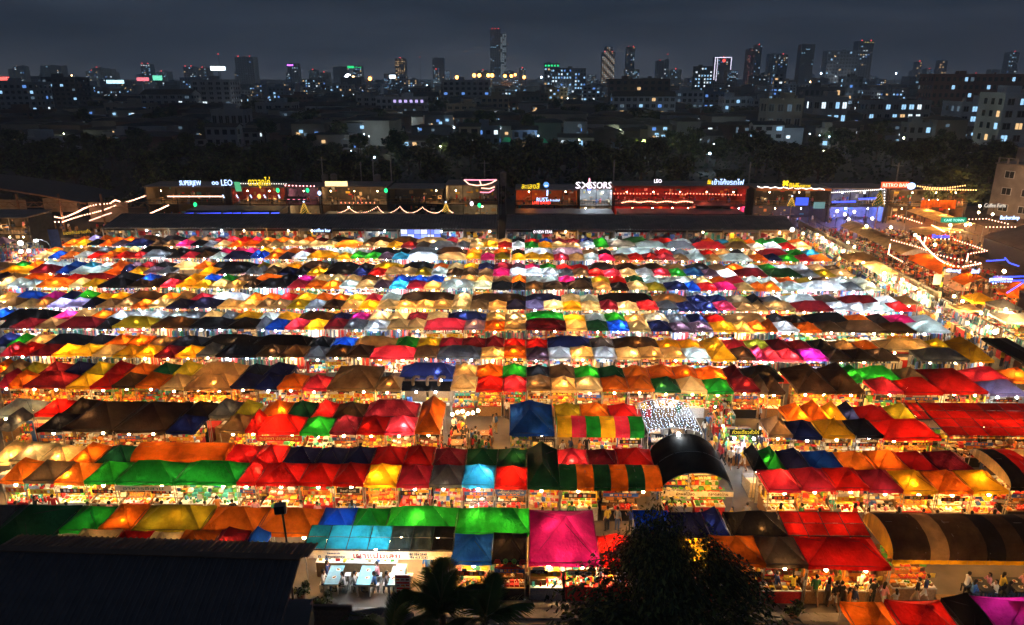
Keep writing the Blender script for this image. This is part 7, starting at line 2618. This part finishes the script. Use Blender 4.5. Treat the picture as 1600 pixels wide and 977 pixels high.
# green lit roof
for k, (a, b, py, D) in enumerate(((819, 857, 220, 290), (798, 815, 221, 290), (785, 800, 219, 295))):
    p0, p1 = aty(a, py, D), aty(b, py, D)
    o = thing('green_roof', ((p0.x + p1.x) / 2, D, 0), 'green lit shed roof in the dark, %s of three from the left' % nth(3 - k), 'roof')
    w = p1.x - p0.x; z = p0.z
    mb = MB(); mb.quad([(-w / 2, 0, z - .8), (w / 2, 0, z - .8), (w * .3, 2.5, z + .9), (-w * .3, 2.5, z + .9)], plain('green_sheet', (.05, .45, .25), .6, .3, 1)); put('roof', mb.mesh('roof'), o)
    mb = MB(); mb.box((0, 2.2, (z - .8) / 2), (w * .9, 4, max(1, z - .85)), WALLS['dark']); put('wall', mb.mesh('wall'), o)
    light((0, -2.5, z + 3), (.3, 1, .6), 160, o)
# the remaining blocks, band by band
bands = [(270, 320, 195, 226, 30, (8, 16), 6), (340, 430, 178, 200, 30, (9, 20), 12), (470, 600, 150, 176, 34, (10, 26), 16), (650, 900, 130, 152, 36, (12, 30), 20), (950, 1300, 118, 134, 40, (14, 34), 24), (1500, 2600, 107, 122, 44, (12, 30), 26)]
allb = []
for bi, (d0, d1, y0, y1, n, (w0, w1), dep) in enumerate(bands):
    for k in range(n):
        D = rc.uniform(d0, d1)
        px = -20 + 1640 * (k + rc.random()) / n
        s = F_PX / (D + 8)
        wpx = rc.uniform(w0, w1) * s
        pyt = rc.uniform(y0, y1)
        wl_ = rc.choice(['grey', 'grey', 'dark', 'brown', 'beige', 'pale', 'blue'])
        o, a, b, H = bldg(px - wpx / 2, px + wpx / 2, pyt, D, '@%d' % bi, wl_, None, None, rc.choice([.06, .16, .28, .45]) if bi < 5 else rc.choice([.15, .3, .5]), dep, False,
                          'gable' if bi < 3 and rc.random() < .55 else 'flat', name='house' if bi < 2 else 'apartment_block', group=['small houses behind the dark trees', 'houses in the second band of the city', 'blocks in the third band of the city', 'blocks in the fourth band of the city', 'blocks in the fifth band of the city', 'far blocks on the skyline'][bi],
                          aviation=1 if bi == 5 and rc.random() < .45 else 0)
        allb.append((bi, px, o, wl_))
BN = ['first', 'second', 'third', 'fourth', 'fifth', 'farthest']
for bi in range(6):
    L = sorted([t for t in allb if t[0] == bi], key=lambda t: t[1])
    for k, t in enumerate(L):
        t[2]['label'] = '%s %s, %s from the left in the %s band of the city' % ({'pale': 'pale', 'dark': 'dark'}.get(t[3], t[3]), 'house' if bi < 2 else 'block', nth(k + 1), BN[bi])
# roofs and low houses too many and too dark to tell apart, out to the skyline
mass = MB()
for k in range(1500):
    D = 290 * (14 ** rc.random())
    px = rc.uniform(-60, 1660)
    x = xat(px, D, 4)
    w, d, h = rc.uniform(8, 22), rc.uniform(8, 20), rc.uniform(3, 10) * (1 if D < 900 else 1.7)
    mass.box((x, D, h / 2), (w, d, h), WALLS[rc.choice(['grey', 'dark', 'brown', 'beige', 'dark'])], rc.uniform(-.2, .2))
    mass.box((x, D, h + .5), (w * 1.08, d * 1.08, 1.0), M_TILE, 0, .5)
    if rc.random() < .8:
        for q in range(rc.randint(1, 6)):
            mass.box((x + rc.uniform(-.4, .4) * w, D - d / 2 - .3, rc.uniform(.35, .85) * h), (1.4, .12, 1.1), rc.choice([W_DIM, W_DIM, W_ICE, W_BLU, W_WHT, W_WRM]))
tag(mass.build('low_city'), 'sea of low dark roofs and small lights out to the skyline', 'city', kind='stuff')
# ------------------------------------------------------------------ trees, palms, and the dark roof in front
M_LEAFD = plain('leaf_dark', (.030, .046, .020), .7, .45, .6, island=.03)
M_LEAFL = plain('leaf_light', (.09, .12, .035), .7, .45, .6, island=.03)
M_BARK = plain('bark', (.08, .06, .045), .9, .3, 3, bump=.4)


def crown_mesh(seed, n, R0, H0, leaf, clumps=16):
    """leaf-sized faces gathered in clumps through an uneven crown, centred on 0"""
    r = random.Random(seed)
    cs = []
    for k in range(clumps):
        a, t = r.uniform(0, 2 * PI), r.random() ** .6
        z = r.uniform(-.5, .55)
        q = t * math.sqrt(max(.1, 1 - (z * 1.5) ** 2)) * .78
        cs.append((q * R0 * math.cos(a), q * R0 * math.sin(a), z * H0, r.uniform(.24, .42) * R0))
    mb = MB()
    for k in range(n):
        cx, cy_, cz, cr_ = cs[r.randrange(clumps)]
        d = Vector((r.gauss(0, 1), r.gauss(0, 1), r.gauss(0, .8))).normalized() * cr_ * (r.random() ** .45)
        p = Vector((cx, cy_, cz)) + d
        nrm = (d.normalized() + Vector((r.uniform(-.8, .8), r.uniform(-.8, .8), r.uniform(-.2, .9)))).normalized()
        a = nrm.orthogonal().normalized(); b = nrm.cross(a)
        th = r.uniform(0, 6.3); a, b = a * math.cos(th) + b * math.sin(th), b * math.cos(th) - a * math.sin(th)
        l = leaf * r.uniform(.6, 1.3)
        m = M_LEAFL if r.random() < .35 else M_LEAFD
        mb.quad([p - a * l, p - b * l * .45 + nrm * l * .1, p + a * l, p + b * l * .45 + nrm * l * .1], m)
    return mb, cs


def trunk_mb(h, r0, cs, z0, seed=0):
    r = random.Random(seed)
    mb = MB()
    p, q = Vector((0, 0, 0)), Vector((r.uniform(-.2, .2), r.uniform(-.2, .2), h * .5))
    mb.tube(p, q, r0, M_BARK, r1=r0 * .75, n=7); top = Vector((0, 0, h)); mb.tube(q, top, r0 * .75, M_BARK, r1=r0 * .5, n=7)
    for c in cs[::2]:
        e = Vector((c[0], c[1], z0 + c[2]))
        m_ = q.lerp(top, r.uniform(.3, 1)); k = m_.lerp(e, .5) + Vector((0, 0, -.15 * (e - m_).length))
        mb.tube(m_, k, r0 * .32, M_BARK, r1=r0 * .2, n=5); mb.tube(k, e, r0 * .2, M_BARK, r1=r0 * .06, n=4)
    return mb


rv = random.Random(91)
PROTO = []
for s in range(4):
    mb, cs = crown_mesh(s, 1300, 4.2, 5.2, .48)
    PROTO.append((mb.mesh('crown'), trunk_mb(4.2, .28, cs, 6.0, s).mesh('trunk')))
for k in range(150):
    Y = 146 + 118 * rv.random() ** 1.3
    x = xat(-60 + 1720 * (k * .618 % 1), Y, 4)
    if 60 < x < 110 and Y < 165: continue
    o = thing('tree', (x, Y, 0), 'dark leafy tree in the unlit belt behind the bars', 'tree', 'dark trees in the unlit belt', rv.uniform(0, 6))
    sc_ = rv.uniform(.75, 1.15) * (1.0 if Y < 200 else .85)
    o.scale = (sc_ * rv.uniform(.9, 1.3), sc_ * rv.uniform(.9, 1.3), sc_)
    c, t = PROTO[rv.randrange(4)]
    put('crown', c, o, (0, 0, 6.0)); put('trunk', t, o)
for k in range(90):
    D = rv.uniform(275, 640)
    x = xat(-40 + 1680 * (k * .618 % 1), D, 4)
    o = thing('tree', (x, D, 0), 'dark round tree standing among the far houses', 'tree', 'dark trees among the far houses', rv.uniform(0, 6))
    sc_ = rv.uniform(.8, 1.35); o.scale = (sc_ * 1.2, sc_ * 1.2, sc_)
    c, t = PROTO[rv.randrange(4)]
    put('crown', c, o, (0, 0, 6.0)); put('trunk', t, o)
# lit tree by the tan house
p = aty(1490, 290, 134)
o = thing('tree', (p.x, 134, 0), 'bushy tree lit warm from below beside the tan house', 'tree'); o.scale = (1.5, 1.2, 1.05)
put('crown', PROTO[1][0], o, (0, 0, 6.0)); put('trunk', PROTO[1][1], o)
light((0, -5, 2.5), AMB, 700, o)
# belt of undergrowth
mb = MB()
for k in range(9000):
    Y = 143 + 130 * rv.random() ** 1.4; x = rv.uniform(-190, 170)
    z = rv.uniform(.1, 2.6); l = rv.uniform(.3, .8)
    a = rv.uniform(0, 6.3)
    mb.quad([(x, Y, z), (x + l * math.cos(a), Y + l * math.sin(a), z + .3), (x + .2, Y, z + l), (x - l * .7 * math.cos(a), Y - .2, z + .5)], M_LEAFD)
tag(mb.build('undergrowth'), 'dark undergrowth between the trees behind the bars', 'undergrowth', kind='stuff')

# --- the big tree in front
T_ = thing('tree', (5.0, 20.6, 0), 'big dark leafy tree in front at the bottom, right of the pink tent', 'tree')
mb, cs = crown_mesh(303, 32000, 4.5, 6.4, .13, 60)
# a narrow top and broad shoulders
v2 = []
for (x, y, z) in mb.v:
    t = (z + 3.4) / 6.8
    k = 1.95 - 1.50 * max(0, min(1, t)) ** .75
    v2.append((x * k + 1.3 * (1 - t), y * min(k, 1.3), z))
mb.v = v2
tag(put('crown', mb.mesh('crown'), T_, (0, 0, 6.9)), kind='stuff')
put('trunk', trunk_mb(5.5, .26, cs, 6.9, 3).mesh('trunk'), T_)

M_PALM = plain('palm_leaf', (.06, .11, .03), .55, .4, .8)
M_PALMR = plain('palm_rib', (.16, .15, .06), .6, .2, 2)


def frond_mesh(seed, L=1.95):
    r = random.Random(seed)
    mb = MB()
    pts = [Vector((0, L * t * (1 - .12 * t), L * (.55 * t - .62 * t * t))) for t in [k / 12 for k in range(13)]]
    for a, b, k in zip(pts[:-1], pts[1:], range(12)):
        mb.tube(a, b, .035 * (1 - k / 13), M_PALMR, n=4, caps=False)
    for k in range(52):
        t = .12 + .87 * k / 52
        i = min(11, int(t * 12)); p = pts[i].lerp(pts[i + 1], t * 12 - i)
        ln = .85 * math.sin(PI * min(1, .18 + t * .8)) * r.uniform(.85, 1.1)
        for s in (-1, 1):
            d = Vector((s * .8, .55 + .3 * t, -.28 + r.uniform(-.12, .12))).normalized() * ln
            w = Vector((0, .019, .010))
            m1 = p + d * .55 + Vector((0, 0, .03)); e = p + d - Vector((0, 0, .12 * ln))
            mb.quad([p - w, p + w, m1 + w * .9, m1 - w * .9], M_PALM); mb.quad([m1 - w * .9, m1 + w * .9, e], M_PALM)
    return mb.mesh('frond')


FR = [frond_mesh(s) for s in range(3)]
for k, (x, y, h, n, lab) in enumerate(((*at(688, 972, 8.2).xy, 8.2, 10, 'tall palm in front at the bottom, left of the big tree'), (*at(757, 985, 8.0).xy, 8.0, 9, 'second palm close to the left of the big tree'), (*at(612, 1010, 7.0).xy, 7.0, 8, 'low palm at the bottom edge left of the tall palm'),
                                        (20.2, 22.2, 8.9, 11, 'palm at the bottom right corner with only frond tips showing'))):
    o = thing('palm_tree', (x, y, 0), lab, 'palm tree')
    mb = MB()
    for q in range(9):
        mb.tube((.05 * math.sin(q), .04 * q, h * q / 9), (.05 * math.sin(q + 1), .04 * (q + 1), h * (q + 1) / 9), .17 - .006 * q, M_BARK, r1=.155 - .006 * q, n=8)
    put('trunk', mb.mesh('trunk'), o)
    for q in range(n):
        f = put('frond', FR[rv.randrange(3)], o, (0, .35, h), 0)
        el = rv.uniform(-.35, .95) if q % 3 else rv.uniform(.7, 1.25)
        f.rotation_euler = (el, rv.uniform(-.2, .2), 2 * PI * q / n + rv.uniform(-.2, .2))
        f.scale = (rv.uniform(.85, 1.1),) * 3

# --- the dark ribbed roof at the lower left
A_, B_p = at(-20, 856, 8.2), at(470, 871, 8.2)
ux = (B_p - A_).normalized(); uy = Vector((-ux.y, ux.x, 0)); Lr = (B_p - A_).length
fr_ = thing('house', (A_.x, A_.y, 0), 'near house with dark ribbed metal roof at the lower left corner', 'building', rz=math.atan2(ux.y, ux.x))
M_NEAR = plain('near_roof_metal', (.085, .080, .088), .5, .25, .7, metal=.35)
M_NEAR_LIT = plain('near_roof_lit', (.14, .085, .06), .6, .25, .8, metal=.2)  # far slope and ridge: warm light on them put into the colour
D1 = 1.25; sl = .20
n = 13
me = ribbed_sheet(Lr / n, D1, 8.16, 8.16 - D1 * sl, M_NEAR_LIT, .24, .05)
me_far = me.mesh('roof_sheet')
nr = ribbed_sheet(Lr / n, 11.0, 8.16 - 11 * .42, 8.16, M_NEAR, .24, .05)
me_near = nr.mesh('roof_sheet')
for k in range(n):
    put('roof_sheet', me_far, fr_, (Lr * (k + .5) / n + .25, 0, 0))
    put('roof_sheet', me_near, fr_, (Lr * (k + .5) / n, -11.0, 0))
mb = MB(); mb.box((Lr / 2, 0, 8.19), (Lr, .3, .05), M_NEAR_LIT); put('ridge_cap', mb.mesh('ridge_cap'), fr_)
mb = MB(); mb.box((Lr / 2, -3, 3.0), (Lr - .6, 9, 4.2), WALLS['dark']); put('wall', mb.mesh('wall'), fr_)
p = at(448, 846, 7.8)
fl = thing('flood_light', (p.x, p.y, 0), 'grey floodlight head on a leaning pole at the edge of the dark roof', 'lamp')
q = aty(441, 800, p.y) - Vector((p.x, p.y, 0))
mb = MB(); mb.tube((0, 0, 0), (0, 0, 7.6), .05, M_DARK); mb.tube((0, 0, 7.6), (q.x, 0, q.z), .045, M_DARK); put('pole', mb.mesh('pole'), fl)
mb = MB(); mb.box((q.x - .05, 0, q.z + .16), (.42, .28, .36), M_METAL, .2); mb.box((q.x - .05, -.16, q.z + .16), (.36, .04, .3), W_OFF, .2); put('lamp_head', mb.mesh('lamp_head'), fl)
# brown hut roof and green awning at the bottom edge
p0, p1 = at(455, 945, 4.2), at(540, 943, 4.2)
ht = thing('hut', ((p0.x + p1.x) / 2, p0.y - 1.6, 0), 'small dark hut with brown shingle roof at the bottom, right of the ribbed roof', 'building')
w = p1.x - p0.x + .3
mb = MB(); mb.box((0, 0, 1.9), (w * .9, 3, 3.8), WALLS['dark']); put('wall', mb.mesh('wall'), ht)
M_SH = plain('shingle_brown', (.10, .055, .035), .85, .4, 5, bump=.3)
sm = MB(); sm.box((0, 0, 0), (.30, .42, .03), M_SH); sm = sm.mesh('shingle')
nx_ = int(w / .31)
for a in range(nx_):
    for b in range(9):
        s_ = put('shingle', sm, ht, (-w / 2 + .16 + a * .31 + (.15 if b % 2 else 0), 1.6 - b * .36, 3.95 + b * .035)); s_.rotation_euler = (.12, 0, rv.uniform(-.03, .03))
mb = MB(); mb.box((-.4, -.2, 4.7), (1.3, 1.2, .9), WALLS['dark'], .15); put('roof_vent', mb.mesh('roof_vent'), ht)
mb = MB(); mb.box((0, 1.68, 4.0), (w + .2, .12, .25), WALLS['brown']); put('eave_board', mb.mesh('eave_board'), ht)
p0 = at(592, 965, 3.4)
ga = thing('awning', (p0.x, p0.y, 0), 'grey and green awning at the bottom edge left of the palms', 'awning')
mb = MB(); mb.grid(lambda u, v: (-1.4 + 2.8 * u, -1.5 + 1.9 * v, 3.4 - .5 * abs(u - .5) + .2 * v), 8, 3, cloth('a')); put('cloth', mb.mesh('cloth', True), ga)
mb = MB(); mb.quad([(-1.42, -1.5, 2.2), (-1.42, .4, 2.4), (-1.42, .4, 3.32), (-1.42, -1.5, 3.1)], cloth('d')); mb.quad([(-1.4, .41, 2.6), (1.4, .41, 2.6), (1.4, .41, 3.3), (0, .41, 3.6), (-1.4, .41, 3.3)], cloth('d')); put('side_cloth', mb.mesh('side_cloth'), ga)
for a in (-1, 1):
    put('leg', leg_mesh(2.34), ga, (a * 1.3, .3, .9)); put('leg', leg_mesh(2.34), ga, (a * 1.3, -1.4, .8))
# small shrubs along the lane
mb, cs = crown_mesh(77, 420, .5, .7, .09, 8); shm = mb.mesh('foliage')
for k, (px, py, c) in enumerate(((845, 905, ''), (505, 945, ''), (470, 930, ''), (795, 915, ''), (832, 918, ''), (1240, 960, ''), (757, 915, ''))):
    p = at(px, py, .3)
    o = thing('shrub', (p.x, p.y, 0), 'small potted shrub at the lane, %s from the left' % nth(1 + sum(1 for q in (845, 505, 470, 795, 832, 1240, 757) if q < px)), 'shrub')
    put('foliage', shm, o, (0, 0, .75)); mb = MB(); mb.tube((0, 0, 0), (0, 0, .4), .16, plain('clay_pot', (.25, .11, .06), .8, .2, 4), r1=.2, n=8); put('pot', mb.mesh('pot'), o)
# near row of tents at the bottom right corner
for k, (a, b, pyp, c, lab) in enumerate(((1330, 1400, 958, 'o', 'orange tent at the bottom edge right of the big tree'), (1402, 1492, 952, 'r', 'coral red tent at the bottom edge, second of the corner row'), (1494, 1542, 950, 'k', 'black tent at the bottom edge between coral red and magenta'),
                                         (1540, 1640, 944, 'f', 'magenta tent in the bottom right corner'))):
    Y = 26.55 + .16 * k
    z = 2.75
    x0, x1 = xat(a, Y, z), xat(b, Y, z)
    w = x1 - x0 - .05
    root = thing('market_tent', ((x0 + x1) / 2, Y - .2, 0), lab, 'tent', 'tents of the corner row at the bottom right')
    put('canopy', canopy_mb(w, 2.6, .72, cloth(c), k % 3, 'hip').mesh('canopy', True), root, (0, 0, EH)); put('valance', valance_mb(w, 2.6, cloth(c)).mesh('valance', True), root, (0, 0, EH))
    put('frame', frame_mb(w, 2.6, .72, M_DARK).mesh('frame'), root, (0, 0, EH))
    for sx_ in (-1, 1):
        for sy_ in (-1, 1):
            put('leg', leg_mesh(2.34), root, (sx_ * (w / 2 - .05), sy_ * 1.25, 0))
    add_lamps(root, [(0, .2, 2.2)], WARM if c != 'f' else COOL, 30 if c != 'k' else 12)
# ------------------------------------------------------------------ the city's night haze
m, nt, out = nodes_of('night_haze')
pv = nt.nodes.new('ShaderNodeVolumePrincipled')
pv.inputs['Color'].default_value = (.80, .88, 1.0, 1)
pv.inputs['Density'].default_value = .00042
pv.inputs['Anisotropy'].default_value = .2
nt.links.new(pv.outputs[0], out.inputs['Volume'])
mb = MB(); mb.box((0, 1400, 99.5), (4600, 3000, 201), m)
hz = mb.build('haze')
tag(hz, 'thin blue night haze over the city', kind='stuff')
